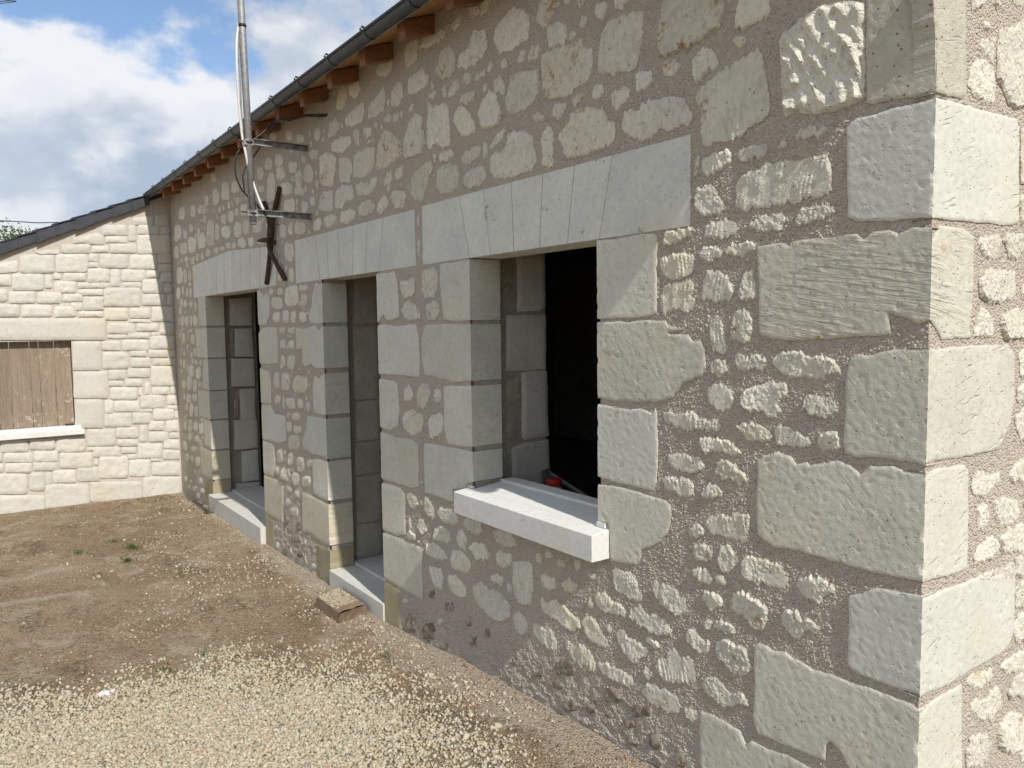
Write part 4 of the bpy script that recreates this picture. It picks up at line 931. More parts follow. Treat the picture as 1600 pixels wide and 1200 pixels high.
def mat_stone(name, c1, c2, stain=0.60, fine=1.0, smear=1.0, ornd=0.09, scratch=0.0, streak=0.0, spots=1.0, groove=0.0, rough=0.0, stain_col=(0.40, 0.22, 0.07)):
    t = NT(name)
    big = t.noise(5, 5, 0.6)
    col = t.mix(t.ramp(big, 0.32, 0.68), c1, c2)
    mot = t.noise(38, 5, 0.65)
    col = t.mix(t.ramp(mot, 0.40, 0.72, 0, 0.35), col, tuple(x * 0.72 for x in c2))
    if streak:      # old dirt in streaks, with crevice shade also put into the colour
        sk = t.noise(1.0, 4, 0.65, 0.6, t.vscale((60, 60, 22), (0.12, 0.10, 0)))
        col = t.mix(t.ramp(sk, 0.47, 0.68, 0, streak), col, (c2[0] * 0.55, c2[1] * 0.52, c2[2] * 0.47))
    # rusty iron stains with a shape of their own
    st = t.ramp(t.noise(9, 3, 0.5, 0.6), stain, stain + 0.10)
    st2 = t.math('MULTIPLY', st, t.ramp(t.noise(55, 3), 0.42, 0.62))
    col = t.mix(t.math('MULTIPLY', st2, 0.75), col, stain_col)
    # lichen-yellow tint
    ye = t.ramp(t.noise(2.3, 3, 0.5), 0.52, 0.75, 0, 0.45)
    col = t.mix(ye, col, (c1[0] * 0.95, c1[1] * 0.88, c1[2] * 0.66))
    # small shell holes, their inner shade put into the dark colour
    hole = t.math('SUBTRACT', 1.0, t.ramp(t.voro(46), 0.05, 0.16))
    hole = t.math('MULTIPLY', hole, t.ramp(t.noise(13, 2), 0.52 - 0.10 * (spots > 1), 0.62 - 0.10 * (spots > 1)))
    col = t.mix(t.math('MULTIPLY', hole, 0.55 * spots), col, (0.16, 0.13, 0.09))
    if name.startswith('brown'):     # half covered by thrown mortar
        col = t.mix(t.ramp(t.noise(26, 4, 0.7), 0.42, 0.60, 0, 0.85), col, tuple(x * 0.85 for x in MORTAR))
    if smear:
        e = t.math('ADD', t.attr('edge'), t.math('MULTIPLY', t.math('SUBTRACT', t.noise(34, 5, 0.75), 0.48), 1.7))
        col = t.mix(t.ramp(e, -0.02, 0.10, 0.85 * smear, 0), col, MORTAR)
    col = jitter(t, col, t.orand(), ornd)
    h = t.math('ADD', t.math('MULTIPLY', t.noise(170, 3, 0.75), 0.50 * fine), t.math('MULTIPLY', t.noise(36, 5, 0.75), 0.9 * fine))
    h = t.math('SUBTRACT', h, t.math('MULTIPLY', hole, 1.4 * min(1.0, spots)))
    if scratch:
        # chisel scratches running aslant, only in places
        sn = t.noise(1.0, 2, 0.5, 0.3, t.vtilt((12, 12, 150), (0.6, 0.7, 0.6)))
        sc = t.math('MULTIPLY', t.ramp(sn, 0.58, 0.72), t.ramp(t.noise(7, 2), 0.50, 0.62))
        h = t.math('SUBTRACT', h, t.math('MULTIPLY', sc, scratch))
        pt = t.math('SUBTRACT', 1.0, t.ramp(t.voro(70), 0.08, 0.30))
        pt = t.math('MULTIPLY', pt, t.ramp(t.noise(21, 3), 0.50, 0.60))
        h = t.math('SUBTRACT', h, t.math('MULTIPLY', pt, 0.45))
    if groove:
        gn = t.noise(1.0, 3, 0.5, 0.4, t.vtilt((8, 8, 85), (-0.15, 0.16, 0)))
        h = t.math('ADD', h, t.math('MULTIPLY', t.math('MULTIPLY', t.ramp(gn, 0.40, 0.66), t.ramp(t.noise(5, 2), 0.38, 0.55)), groove))
    if rough:
        h = t.math('ADD', h, t.math('MULTIPLY', t.noise(14, 3, 0.6), rough))
    t.bump(h, 0.8, 0.008)
    return t.done(col, 0.92, spec=0.18)


M = {}
M['rubble'] = mat_stone('rubble tuffeau', (0.770, 0.735, 0.630), (0.690, 0.655, 0.555), 0.61, 1.5, streak=0.36, spots=1.4)
M['stained'] = mat_stone('iron stained tuffeau', (0.750, 0.705, 0.590), (0.670, 0.622, 0.505), 0.52, 1.5, streak=0.36, spots=1.4)
M['ashlar'] = mat_stone('ashlar tuffeau', (0.640, 0.618, 0.525), (0.575, 0.555, 0.470), 0.64, 0.48, 0.5, 0.07, 0.55)
M['ashlar_smooth'] = mat_stone('rubbed ashlar tuffeau', (0.615, 0.602, 0.530), (0.570, 0.558, 0.490), 0.66, 0.22, 0.35, 0.05, 0.40, spots=0.5)
M['ashlar_tooled'] = mat_stone('tooled ashlar tuffeau', (0.590, 0.565, 0.475), (0.515, 0.490, 0.405), 0.61, 0.45, 0.5, 0.03, 0.3, groove=0.45, rough=0.45)
M['ashlar_worn'] = mat_stone('worn pitted tuffeau', (0.560, 0.528, 0.440), (0.480, 0.450, 0.370), 0.57, 0.85, 0.5, 0.03, 0.4, spots=1.5, rough=0.4)
M['ashlar_damp'] = mat_stone('yellowed lower jamb stone', (0.610, 0.562, 0.440), (0.545, 0.498, 0.385), 0.66, 0.35, 0.4, 0.05, 0.35)
M['lintel'] = mat_stone('new sawn tuffeau', (0.690, 0.683, 0.625), (0.610, 0.606, 0.560), 0.80, 0.13, 0.0, 0.04, 0.05, spots=0.0)
M['yellow'] = mat_stone('yellow base stone', (0.415, 0.365, 0.245), (0.34, 0.295, 0.195), 0.8, 0.45, 0.2)
M['brown'] = mat_stone('brown ironstone', (0.285, 0.220, 0.165), (0.200, 0.152, 0.112), 0.62, 1.8, 1.0, 0.22)
M['pillow'] = mat_stone('cream facing stone', (0.675, 0.640, 0.565), (0.630, 0.600, 0.540), 0.80, 1.4, 0.0, 0.06)
M['quoinL'] = mat_stone('pale dressed facing stone', (0.60, 0.565, 0.505), (0.57, 0.535, 0.48), 0.9, 0.6, 0.0, 0.03)
M['white'] = mat_stone('white sawn limestone', (0.72, 0.71, 0.675), (0.68, 0.67, 0.635), 0.9, 0.14, 0.0, 0.02)
M['threshold'] = mat_stone('grey white threshold stone', (0.60, 0.59, 0.54), (0.55, 0.54, 0.49), 0.9, 0.2, 0.0, 0.03)


def mat_mortar(name, c, grain=1.0, dirty=True):
    t = NT(name)
    col = t.mix(t.ramp(t.noise(3.5, 4), 0.35, 0.7), c, tuple(x * 0.93 for x in c))
    g = t.voro(190, out=1)
    sep = t.n.new('ShaderNodeSeparateColor')
    t.l.new(g, sep.inputs[0])
    col = t.mix(t.ramp(sep.outputs[0], 0.78, 0.98, 0, 0.55), col, (0.62, 0.56, 0.48))
    col = t.mix(t.ramp(sep.outputs[1], 0.86, 0.98, 0, 0.40), col, (0.25, 0.21, 0.18))
    col = t.mix(t.ramp(t.noise(22, 5, 0.7), 0.45, 0.75, 0, 0.22), col, tuple(x * 0.8 for x in c))
    h = t.math('ADD', t.math('MULTIPLY', t.voro(150), -1.0), t.math('MULTIPLY', t.noise(95, 3, 0.7), 0.8))
    t.bump(h, 1.0, 0.0060 * grain)
    return t.done(col, 0.97, spec=0.06)


M['mortar'] = mat_mortar('pinkish sand mortar', MORTAR)
M['mortarL'] = mat_mortar('pale pointing mortar', (0.57, 0.51, 0.44), 0.5)
M['inner'] = mat_mortar('old inner plaster', (0.36, 0.31, 0.25), 0.6)
M['room'] = mat_mortar('room plaster darkened for shade', (0.06, 0.05, 0.04), 0.6)  # shade of the unlit room put into a near-black colour
M['inblock'] = mat_stone('inner dressed stone', (0.58, 0.555, 0.49), (0.50, 0.475, 0.42), 0.7, 0.3, 0.5)
M['inrubble'] = mat_stone('inner rough stone', (0.40, 0.355, 0.28), (0.33, 0.29, 0.225), 0.7, 1.0, 0.6)
M['indoor'] = mat_stone('plaster smeared inner stone', (0.47, 0.435, 0.36), (0.36, 0.330, 0.27), 0.8, 0.5, 0.6)


def mat_wood(name, c1, c2, axis_scale, rough=0.75, flakes=False, grain=1.0):
    t = NT(name)
    v = t.vscale(axis_scale)
    g = t.noise(6, 6, 0.65, 0.8, v)
    col = t.mix(t.ramp(g, 0.3, 0.7), c1, c2)
    g2 = t.noise(30, 4, 0.6, 0.2, v)
    col = t.mix(t.ramp(g2, 0.50, 0.72, 0, 0.55), col, tuple(x * 0.45 for x in c2))
    if flakes:
        fl = t.ramp(t.noise(17, 5, 0.75, 0.3), 0.55, 0.62)
        zone = t.ramp(t.noise(2.6, 3), 0.40, 0.62)
        fl = t.math('MULTIPLY', fl, zone)
        col = t.mix(t.math('MULTIPLY', fl, 0.75), col, (0.62, 0.58, 0.50))
        col = t.mix(t.ramp(t.noise(70, 3), 0.68, 0.74, 0, 0.8), col, (0.55, 0.51, 0.45))
    col = jitter(t, col, t.orand(), 0.14)
    t.bump(t.math('ADD', g2, t.math('MULTIPLY', g, 0.5)), 0.6 * grain, 0.004)
    return t.done(col, rough, spec=0.3)


M['rafter'] = mat_wood('red brown stained rafter', (0.300, 0.140, 0.062), (0.215, 0.095, 0.042), (6, 0.8, 6), 0.6)
M['board'] = mat_wood('stained eaves board', (0.52, 0.295, 0.140), (0.40, 0.215, 0.095), (0.6, 8, 8), 0.6)
M['shutter'] = mat_wood('weathered shutter wood', (0.335, 0.262, 0.190), (0.240, 0.185, 0.138), (9, 9, 0.7), 0.85, True)
M['oldwood'] = mat_wood('weathered plank', (0.27, 0.19, 0.12), (0.19, 0.135, 0.09), (1.2, 9, 9), 0.9)
M['plankend'] = mat_wood('split plank end', (0.27, 0.185, 0.125), (0.18, 0.115, 0.075), (8, 2.5, 3), 0.9, False, 1.6)
M['bark'] = mat_wood('bark', (0.10, 0.075, 0.055), (0.06, 0.045, 0.035), (6, 6, 1), 0.95)


def mat_plain(name, c, rough, metal=0.0, var=0.25, scale=14, bump=0.0, spec=0.5, alt=None):
    t = NT(name)
    n = t.noise(scale, 5, 0.65)
    col = t.mix(t.ramp(n, 0.35, 0.7), c, alt or tuple(x * (1 - var) for x in c))
    if bump:
        t.bump(t.noise(scale * 4, 5, 0.7), 0.6, bump)
    return t.done(jitter(t, col, t.orand(), 0.06), rough, metal, spec)


M['zinc'] = mat_plain('dull zinc', (0.060, 0.069, 0.080), 0.42, 0.35, 0.25, 9)
M['palestrip'] = mat_plain('pale edge strip', (0.42, 0.44, 0.45), 0.5, 0.0, 0.2, 9)
M['galv'] = mat_plain('galvanised steel', (0.27, 0.268, 0.26), 0.55, 0.3, 0.30, 30, 0.0006)
M['galvworn'] = mat_plain('blotched galvanised steel', (0.40, 0.40, 0.395), 0.50, 0.3, 0.3, 26, 0.0006, 0.5, (0.09, 0.09, 0.095))
M['rust'] = mat_plain('rusty wrought iron', (0.105, 0.058, 0.036), 0.85, 0.2, 0.5, 30, 0.003, 0.3, (0.045, 0.034, 0.028))
M['rubber'] = mat_plain('black cable sheath', (0.012, 0.012, 0.013), 0.45, 0, 0.1, 20)
M['pvc'] = mat_plain('white cable sheath', (0.66, 0.65, 0.62), 0.4, 0, 0.15, 20)
M['slate'] = mat_plain('dark slate', (0.048, 0.052, 0.060), 0.55, 0, 0.35, 10, 0.002, 0.4)
M['red'] = mat_plain('red plastic', (0.45, 0.02, 0.018), 0.35, 0, 0.1)
M['bottle'] = mat_plain('white plastic bottle', (0.55, 0.57, 0.58), 0.4, 0, 0.1)
M['label'] = mat_plain('grey printed label', (0.22, 0.25, 0.30), 0.5, 0, 0.4, 60)
M['steel'] = mat_plain('dull steel bar', (0.30, 0.31, 0.33), 0.45, 0.7, 0.2)


def mat_leaf():
    t = NT('leaf')
    col = t.mix(t.island(), (0.050, 0.095, 0.020), (0.115, 0.150, 0.045))
    t.b.inputs['Transmission Weight'].default_value = 0.0
    return t.done(col, 0.55, spec=0.4)


M['leaf'] = mat_leaf()
t = NT('highlight_specks')
M['highlight_specks'] = t.done(t.mix(t.island(), (0.62, 0.60, 0.50), (0.45, 0.43, 0.32)), 0.7)  # leaf highlights put into a pale colour
t = NT('grass blade')
M['grass'] = t.done(t.mix(t.island(), (0.045, 0.085, 0.018), (0.12, 0.15, 0.045)), 0.6)


def mat_ground():
    t = NT('bare earth and sand')
    v = t.vscale((1, 1, 1))
    brown, tan, pale, dark = (0.335, 0.238, 0.150), (0.430, 0.328, 0.218), (0.56, 0.470, 0.352), (0.130, 0.100, 0.066)
    col = t.mix(t.ramp(t.noise(1.7, 5, 0.6, 0.3), 0.35, 0.65), brown, tan)
    col = t.mix(t.ramp(t.noise(2.6, 6, 0.68, 0.6), 0.50, 0.66, 0, 0.85), col, pale)
    dk = t.ramp(t.noise(1.9, 5, 0.62, 0.4, t.vscale((1.0, 1.9, 1))), 0.53, 0.66)
    dk = t.math('MULTIPLY', dk, t.ramp(t.noise(24, 4, 0.7), 0.36, 0.58))
    col = t.mix(t.math('MULTIPLY', dk, 0.72), col, dark)
    # olive moss film
    ms = t.math('MULTIPLY', t.ramp(t.noise(1.3, 4, 0.6, 0.2), 0.54, 0.66), t.ramp(t.noise(40, 3), 0.45, 0.62))
    col = t.mix(t.math('MULTIPLY', ms, 0.45), col, (0.125, 0.120, 0.048))
    # pale mortar dust along the foot of the wall, sandy bed under the gravel
    sand = t.math('ADD', t.attr('sand'), t.math('MULTIPLY', t.math('SUBTRACT', t.noise(7, 5, 0.7), 0.5), 1.3))
    col = t.mix(t.ramp(sand, 0.42, 0.70, 0, 0.9), col, (0.560, 0.470, 0.370))
    gr = t.math('ADD', t.attr('gravel'), t.math('MULTIPLY', t.math('SUBTRACT', t.noise(9, 4), 0.5), 0.8))
    col = t.mix(t.ramp(gr, 0.35, 0.65), col, (0.36, 0.29, 0.185))
    bd = t.math('MULTIPLY', t.ramp(gr, 0.12, 0.34), t.ramp(gr, 0.62, 0.42))
    bd = t.math('MULTIPLY', bd, t.ramp(t.noise(1.6, 3, 0.5), 0.42, 0.60))
    col = t.mix(t.math('MULTIPLY', bd, 0.7), col, (0.155, 0.130, 0.085))
    # grit: pale and dark crumbs
    g = t.voro(85, out=1)
    sep = t.n.new('ShaderNodeSeparateColor')
    t.l.new(g, sep.inputs[0])
    col = t.mix(t.ramp(sep.outputs[0], 0.80, 0.95, 0, 0.55), col, (0.60, 0.53, 0.40))
    col = t.mix(t.ramp(sep.outputs[1], 0.82, 0.97, 0, 0.60), col, (0.10, 0.075, 0.045))
    col = t.mix(t.ramp(t.noise(120, 3), 0.4, 0.7, 0, 0.35), col, (0.17, 0.115, 0.06))
    h = t.math('ADD', t.math('MULTIPLY', t.noise(30, 7, 0.75), 1.5), t.math('MULTIPLY', t.voro(95), -0.7))
    t.bump(h, 1.0, 0.022)
    return t.done(col, 0.97, spec=0.1)


M['ground'] = mat_ground()
t = NT('earth clods')
M['clod'] = t.done(t.mix(t.island(), (0.20, 0.135, 0.080), (0.42, 0.325, 0.22)), 0.97, spec=0.1)
t = NT('crushed limestone gravel')
ri = t.island()
c = t.mix(ri, (0.37, 0.32, 0.23), (0.52, 0.47, 0.365))
wn2 = t.n.new('ShaderNodeTexWhiteNoise')
wn2.noise_dimensions = '1D'
t.l.new(ri, wn2.inputs['W'])
c = t.mix(t.ramp(wn2.outputs[0], 0.955, 0.975, 0, 0.7), c, (0.17, 0.15, 0.13))
c = t.mix(t.ramp(wn2.outputs[0], 0.10, 0.06, 0, 0.8), c, (0.68, 0.62, 0.51))
c = t.mix(t.ramp(wn2.outputs[0], 0.30, 0.22, 0, 0.5), c, (0.37, 0.25, 0.125))
t.bump(t.noise(160, 3), 0.5, 0.002)
M['gravel'] = t.done(c, 0.9, spec=0.2)


# ------------------------------------------------------------------ object helpers
def obj(name, me, parent=None, mat=None):
    o = bpy.data.objects.new(name, me)
    COL.objects.link(o)
    if parent is not None:
        o.parent = parent
    if mat is not None and me is not None and not me.materials:
        me.materials.append(M[mat])
    return o


def tag(o, label=None, cat=None, group=None, kind=None):
    for k, v in (('label', label), ('category', cat), ('group', group), ('kind', kind)):
        if v:
            o[k] = v
    return o


def empty(name, label=None, cat=None, loc=(0, 0, 0), **kw):
    o = bpy.data.objects.new(name, None)
    o.location = loc
    COL.objects.link(o)
    # parts are modelled in world coordinates: children undo the offset of the base
    return tag(o, label, cat, **kw)


class MB:
    """collects plain shapes into one mesh"""

    def __init__(s):
        s.v, s.f = [], []

    def add(s, vs, fs):
        k = len(s.v)
        s.v += [tuple(p) for p in vs]
        s.f += [tuple(i + k for i in f) for f in fs]
        return s

    def box(s, x0, x1, y0, y1, z0, z1):
        return s.add([(x0, y0, z0), (x1, y0, z0), (x1, y1, z0), (x0, y1, z0), (x0, y0, z1), (x1, y0, z1), (x1, y1, z1), (x0, y1, z1)],
                     [(3, 2, 1, 0), (4, 5, 6, 7), (0, 1, 5, 4), (1, 2, 6, 5), (2, 3, 7, 6), (3, 0, 4, 7)])

    def hexa(s, p):
        return s.add(p, [(3, 2, 1, 0), (4, 5, 6, 7), (0, 1, 5, 4), (1, 2, 6, 5), (2, 3, 7, 6), (3, 0, 4, 7)])

    def tube(s, pts, rad, seg=8, cap=True):
        pts = [Vector(p) for p in pts]
        n = len(pts)
        rads = rad if isinstance(rad, (list, tuple)) else [rad] * n
        up = Vector((0.13, 0.31, 0.94))
        rings = []
        for i, p in enumerate(pts):
            d = (pts[min(i + 1, n - 1)] - pts[max(i - 1, 0)]).normalized()
            a = d.cross(up)
            if a.length < 0.05:
                a = d.cross(Vector((1, 0, 0)))
            a.normalize()
            b = d.cross(a)
            rings.append([p + (a * math.cos(2 * math.pi * k / seg) + b * math.sin(2 * math.pi * k / seg)) * rads[i] for k in range(seg)])
        vs = [q for r in rings for q in r]
        fs = []
        for i in range(n - 1):
            for k in range(seg):
                k2 = (k + 1) % seg
                fs.append((i * seg + k, i * seg + k2, (i + 1) * seg + k2, (i + 1) * seg + k))
        if cap:
            fs.append(tuple(range(seg - 1, -1, -1)))
            fs.append(tuple((n - 1) * seg + k for k in range(seg)))
        return s.add(vs, fs)

    def lathe(s, c, prof, seg=20):
        vs, fs = [], []
        for r, z in prof:
            for k in range(seg):
                a = 2 * math.pi * k / seg
                vs.append((c[0] + r * math.cos(a), c[1] + r * math.sin(a), c[2] + z))
        for i in range(len(prof) - 1):
            for k in range(seg):
                k2 = (k + 1) % seg
                fs.append((i * seg + k, i * seg + k2, (i + 1) * seg + k2, (i + 1) * seg + k))
        fs.append(tuple(range(seg - 1, -1, -1)))
        fs.append(tuple((len(prof) - 1) * seg + k for k in range(seg)))
        return s.add(vs, fs)

    def mesh(s, name, smooth=False, fix=True):
        me = bpy.data.meshes.new(name)
        me.from_pydata(s.v, [], s.f)
        if fix:
            bm = bmesh.new()
            bm.from_mesh(me)
            bmesh.ops.recalc_face_normals(bm, faces=bm.faces)
            bm.to_mesh(me)
            bm.free()
        if smooth:
            me.polygons.foreach_set('use_smooth', [True] * len(me.polygons))
        me.update()
        return me

    def obj(s, name, mat, parent=None, smooth=False, bevel=0.0):
        o = obj(name, s.mesh(name, smooth), parent, mat)
        if bevel:
            b = o.modifiers.new('edge', 'BEVEL')
            b.width = bevel
            b.segments = 2
            b.limit_method = 'ANGLE'
        return o


def spline(pts, n=8):
    """Catmull-Rom through the points"""
    p = [Vector(q) for q in pts]
    p = [p[0] * 2 - p[1]] + p + [p[-1] * 2 - p[-2]]
    r = []
    for i in range(1, len(p) - 2):
        for k in range(n):
            t_ = k / n
            a, b, c_, d = p[i - 1], p[i], p[i + 1], p[i + 2]
            r.append(0.5 * ((2 * b) + (c_ - a) * t_ + (2 * a - 5 * b + 4 * c_ - d) * t_ ** 2 + (3 * b - a - 3 * c_ + d) * t_ ** 3))
    r.append(p[-2])
    return r


def fbm(x, y, z, octv=4):
    return noise.fractal(Vector((x, y, z)), 0.9, 2.1, octv)


# ------------------------------------------------------------------ planes of the place
CX = -1.01            # house corner
LX = -9.43            # wall of the neighbouring house
OPEN = {'window': (-3.166, -2.26, 0.95, 2.063), 'door': (-5.015, -4.18, 0.09, 2.063), 'bay': (-8.03, -6.40, 0.10, 2.068)}
EDGES = [-3.166, -2.26, -5.015, -4.18, -8.03, -6.40]
MAP = {
    'F': lambda u, v, h: (u, -h, v),
    'G': lambda u, v, h: (CX + h, u, v),
    'L': lambda u, v, h: (LX + h, u, v),
    'N': lambda u, v, h: (-3.236 + h, u, v),
    'D': lambda u, v, h: (-5.086 + h, u, v),
    'E': lambda u, v, h: (-8.066 + h, u, v),
}


def seg_dist(P, A, B):
    """distance of points P (n,2) to segments A-B (m,2) -> (n,m)"""
    d = B - A
    L2 = (d ** 2).sum(1) + 1e-12
    t_ = np.clip(((P[:, None, :] - A[None]) * d[None]).sum(2) / L2[None], 0, 1)
    q = A[None] + t_[..., None] * d[None]
    return np.sqrt(((P[:, None, :] - q) ** 2).sum(2))


def inside(P, poly):
    x, y = P[:, 0], P[:, 1]
    r = np.zeros(len(P), bool)
    n = len(poly)
    for i in range(n):
        a, b = poly[i], poly[i - 1]
        c = ((a[1] > y) != (b[1] > y)) & (x < (b[0] - a[0]) * (y - a[1]) / (b[1] - a[1] + 1e-12) + a[0])
        r ^= c
    return r


# surface kinds: proud, outline jitter, edge drop, edge radius, depth
KIND = {
    'ashlar': (0.0062, 0.0030, 0.0030, 0.003, 0.045),
    'rubble': (0.0044, 0.0070, 0.0030, 0.006, 0.045),
    'tooled': (0.0050, 0.0060, 0.0032, 0.007, 0.045),
    'pecked': (0.0120, 0.0060, 0.010, 0.014, 0.045),
    'brown': (0.0060, 0.0090, 0.009, 0.014, 0.045),
    'lintel': (0.0030, 0.0004, 0.0012, 0.003, 0.17),
    'pillow': (0.0190, 0.0055, 0.009, 0.007, 0.03),
    'quoin': (0.0220, 0.0025, 0.010, 0.010, 0.03),
    'inner': (0.0080, 0.0030, 0.010, 0.016, 0.05),
}


def stone_geo(plane, pts, kind, seed, spacing, arris=(), depth=None, ext=0.0, cseed=None):
    """one stone: relief on the face, sides going back into the wall. arris: u-values of sharp corners that stay straight"""
    rs = random.Random(seed)
    proud, jit, drop, rad, dep = KIND[kind]
    if depth:
        dep = depth
    mp = MAP[plane]
    P = [Vector(p) for p in pts]
    a = sum(P[i - 1].x * P[i].y - P[i].x * P[i - 1].y for i in range(len(P)))
    if a < 0:
        P.reverse()

    def on(p):
        for e in arris:
            if abs(p.x - e) < 1e-5:
                return True
        return False
    if kind in ('pillow', 'quoin'):       # rounded corners
        Q = []
        n = len(P)
        for i in range(n):
            p, q, s_ = P[i - 1], P[i], P[(i + 1) % n]
            r = min((p - q).length, (s_ - q).length) * (0.20 if kind == 'pillow' else 0.08)
            r = min(r, rs.uniform(0.012, 0.035)) if kind == 'pillow' else r
            Q += [q + (p - q).normalized() * r, q + (p - q).normalized() * r * 0.3 + (s_ - q).normalized() * r * 0.3, q + (s_ - q).normalized() * r]
        P = Q
    out, isar, chip = [], [], []
    n = len(P)
    for i in range(n):
        p, q = P[i], P[(i + 1) % n]
        L = (q - p).length
        m = max(1, int(L / spacing))
        ch = 0.0
        ea = on(p) and on(q)
        nrm = Vector((q.y - p.y, p.x - q.x)).normalized() if L > 1e-9 else Vector((0, 0))
        for k in range(m):
            ch = 0.0
            r = p.lerp(q, k / m)
            if not ea and not (k == 0 and on(p)):
                w = noise.fractal(Vector((r.x * 26, r.y * 26, seed * 3.7)), 0.8, 2.0, 4) * jit * 0.8
                if kind == 'ashlar' or kind == 'inner':
                    w += noise.noise(Vector((r.x * 9, r.y * 9, seed * 1.3))) * 0.004
                if kind == 'rubble' or kind == 'tooled' or kind == 'brown':
                    w += 0.004 + noise.noise(Vector((r.x * 60, r.y * 60, seed * 1.3))) * 0.004
                r = r + nrm * w
                if kind in ('rubble', 'tooled'):
                    r = r + Vector((0, (noise.noise(Vector((r.x * 95, r.y * 8, seed * 1.9))) + 0.6 * noise.noise(Vector((r.x * 210, r.y * 8, seed * 1.9)))) * 0.011 * abs(nrm.y)))
            elif ea:
                ch = max(0.0, noise.noise(Vector((3.3, r.y * 23, (cseed or seed) * 2.1))) - 0.22) * 0.012
                ch += max(0.0, noise.noise(Vector((7.3, r.y * 90, (cseed or seed) * 2.1))) - 0.1) * 0.004
                s_ = -1 if nrm.x > 0 else 1
                if not (k == 0):
                    r = r + Vector((s_ * ch, 0))
                else:
                    ch = 0.0
            if ext and on(P[i]) and (ea or k == 0):
                r = r + Vector((ext, 0))
            chip.append(ch)
            out.append(r)
            isar.append(ea)
    O = np.array([(p.x, p.y) for p in out])
    lo, hi = O.min(0), O.max(0)
    gx = np.arange(lo[0], hi[0] + spacing, spacing)
    gy = np.arange(lo[1], hi[1] + spacing, spacing * 0.9)
    G = np.array([(x + (spacing * 0.5 if j % 2 else 0), y) for j, y in enumerate(gy) for x in gx])
    A, B = O, np.roll(O, -1, 0)
    if len(G):
        G = G + rng.uniform(-0.2, 0.2, G.shape) * spacing
        G = G[inside(G, O)]
    if len(G):
        G = G[seg_dist(G, A, B).min(1) > spacing * 0.55]
    verts = [Vector((p[0], p[1])) for p in O] + [Vector((p[0], p[1])) for p in G]
    no = len(O)
    res = delaunay_2d_cdt(verts, [], [list(range(no))], 1, 1e-6)
    V2 = np.array([(p.x, p.y) for p in res[0]])
    faces = [tuple(f) for f in res[2]]
    free = [i for i in range(no) if not isar[i]]
    d = seg_dist(V2, A[free], B[free]).min(1) if free else np.full(len(V2), 1.0)
    dall = seg_dist(V2, A, B).min(1)
    e = np.clip(d / rad, 0, 1)
    e = e * e * (3 - 2 * e)
    H = proud - drop * (1 - e)
    so = seed * 7.31
    ari = [i for i in range(no) if isar[i]]
    if ari:
        da = seg_dist(V2, A[ari], B[ari]).min(1)
        e = e * np.clip(da / 0.02, 0, 1)
    ang = rs.uniform(-0.25, 0.25)
    ca, sa = math.cos(ang), math.sin(ang)
    per = rs.uniform(0.013, 0.022)
    pits = []
    if kind in ('ashlar', 'inner'):
        ar = abs(a) / 2
        for _ in range(int(ar * rs.uniform(50, 190)) + 1):
            pits.append((rs.uniform(lo[0], hi[0]), rs.uniform(lo[1], hi[1]), rs.uniform(0.003, 0.012), rs.uniform(0.0020, 0.0050), rs.uniform(0, 3.1), rs.uniform(1.0, 4.5)))
    tilt = (rs.uniform(-0.012, 0.012), rs.uniform(-0.012, 0.012)) if kind in ('rubble', 'tooled', 'brown') else (0, 0)
    cu, cv = (lo + hi) / 2
    if kind == 'rubble':
        sz = float(max(hi - lo))
        nk = rs.choice((3, 5, 5, 7))
        pk = [(rs.uniform(lo[0], hi[0]), rs.uniform(lo[1], hi[1]), rs.uniform(-0.13, 0.13), rs.uniform(-0.13, 0.13), rs.uniform(-0.001, 0.001)) for _ in range(nk)]
        pl = np.array([b_ + gx_ * (V2[:, 0] - pu) + gy_ * (V2[:, 1] - pv) for pu, pv, gx_, gy_, b_ in pk])
        fac = np.median(pl, 0)
        fac = np.clip(fac - np.median(fac), -0.009, 0.012)
    for i in range(len(V2)):
        u, v = V2[i]
        g = e[i]
        if kind == 'ashlar' or kind == 'inner':
            H[i] += (noise.noise(Vector((u * 7, v * 7, so))) * 0.0009 + fbm(u * 60, v * 60, so) * 0.0010) * (0.3 + 0.7 * g)
        elif kind == 'rubble':
            H[i] += (fac[i] + 0.0015 + fbm(u * 14, v * 14, so) * 0.0030 + (0.30 - abs(fbm(u * 46, v * 30, so + 9))) * 0.0042 + fbm(u * 110, v * 90, so) * 0.0022) * g
        elif kind == 'tooled':
            w = (u * ca + v * sa) / per * math.pi + noise.noise(Vector((u * 14, v * 6, so))) * 3.0
            sw = (w / math.pi) % 1.0
            H[i] += ((sw if sw < 0.75 else 3.0 * (1 - sw)) * 0.0080 * max(0.0, min(1.0, 0.55 + 1.6 * noise.noise(Vector((u * 11, v * 11, so + 7))))) * (0.6 + 0.6 * noise.noise(Vector((u * 9, v * 9, so + 3)))) + fbm(u * 20, v * 14, so) * 0.0055 - 0.002) * g
        elif kind == 'pecked':
            w1 = (u * 0.85 + v * 0.5) / 0.040 * math.pi + noise.noise(Vector((u * 10, v * 10, so))) * 2.2
            w2 = (-u * 0.25 + v * 0.97) / 0.044 * math.pi + noise.noise(Vector((u * 11, v * 11, so + 4))) * 2.2
            t1, t2 = 1 - abs(2 * ((w1 / math.pi) % 1) - 1), 1 - abs(2 * ((w2 / math.pi) % 1) - 1)
            H[i] += ((t1 * 0.8 + t2 * 0.22) * 0.015 + fbm(u * 26, v * 26, so) * 0.010 - 0.006) * g
        elif kind == 'brown':
            H[i] += (fbm(u * 30, v * 30, so) * 0.005 + 0.002) * g
        elif kind == 'pillow':
            H[i] += (fbm(u * 13, v * 13, so) * 0.0050 + (0.3 - abs(fbm(u * 22, v * 34, so))) * 0.0110) * g
        elif kind == 'quoin':
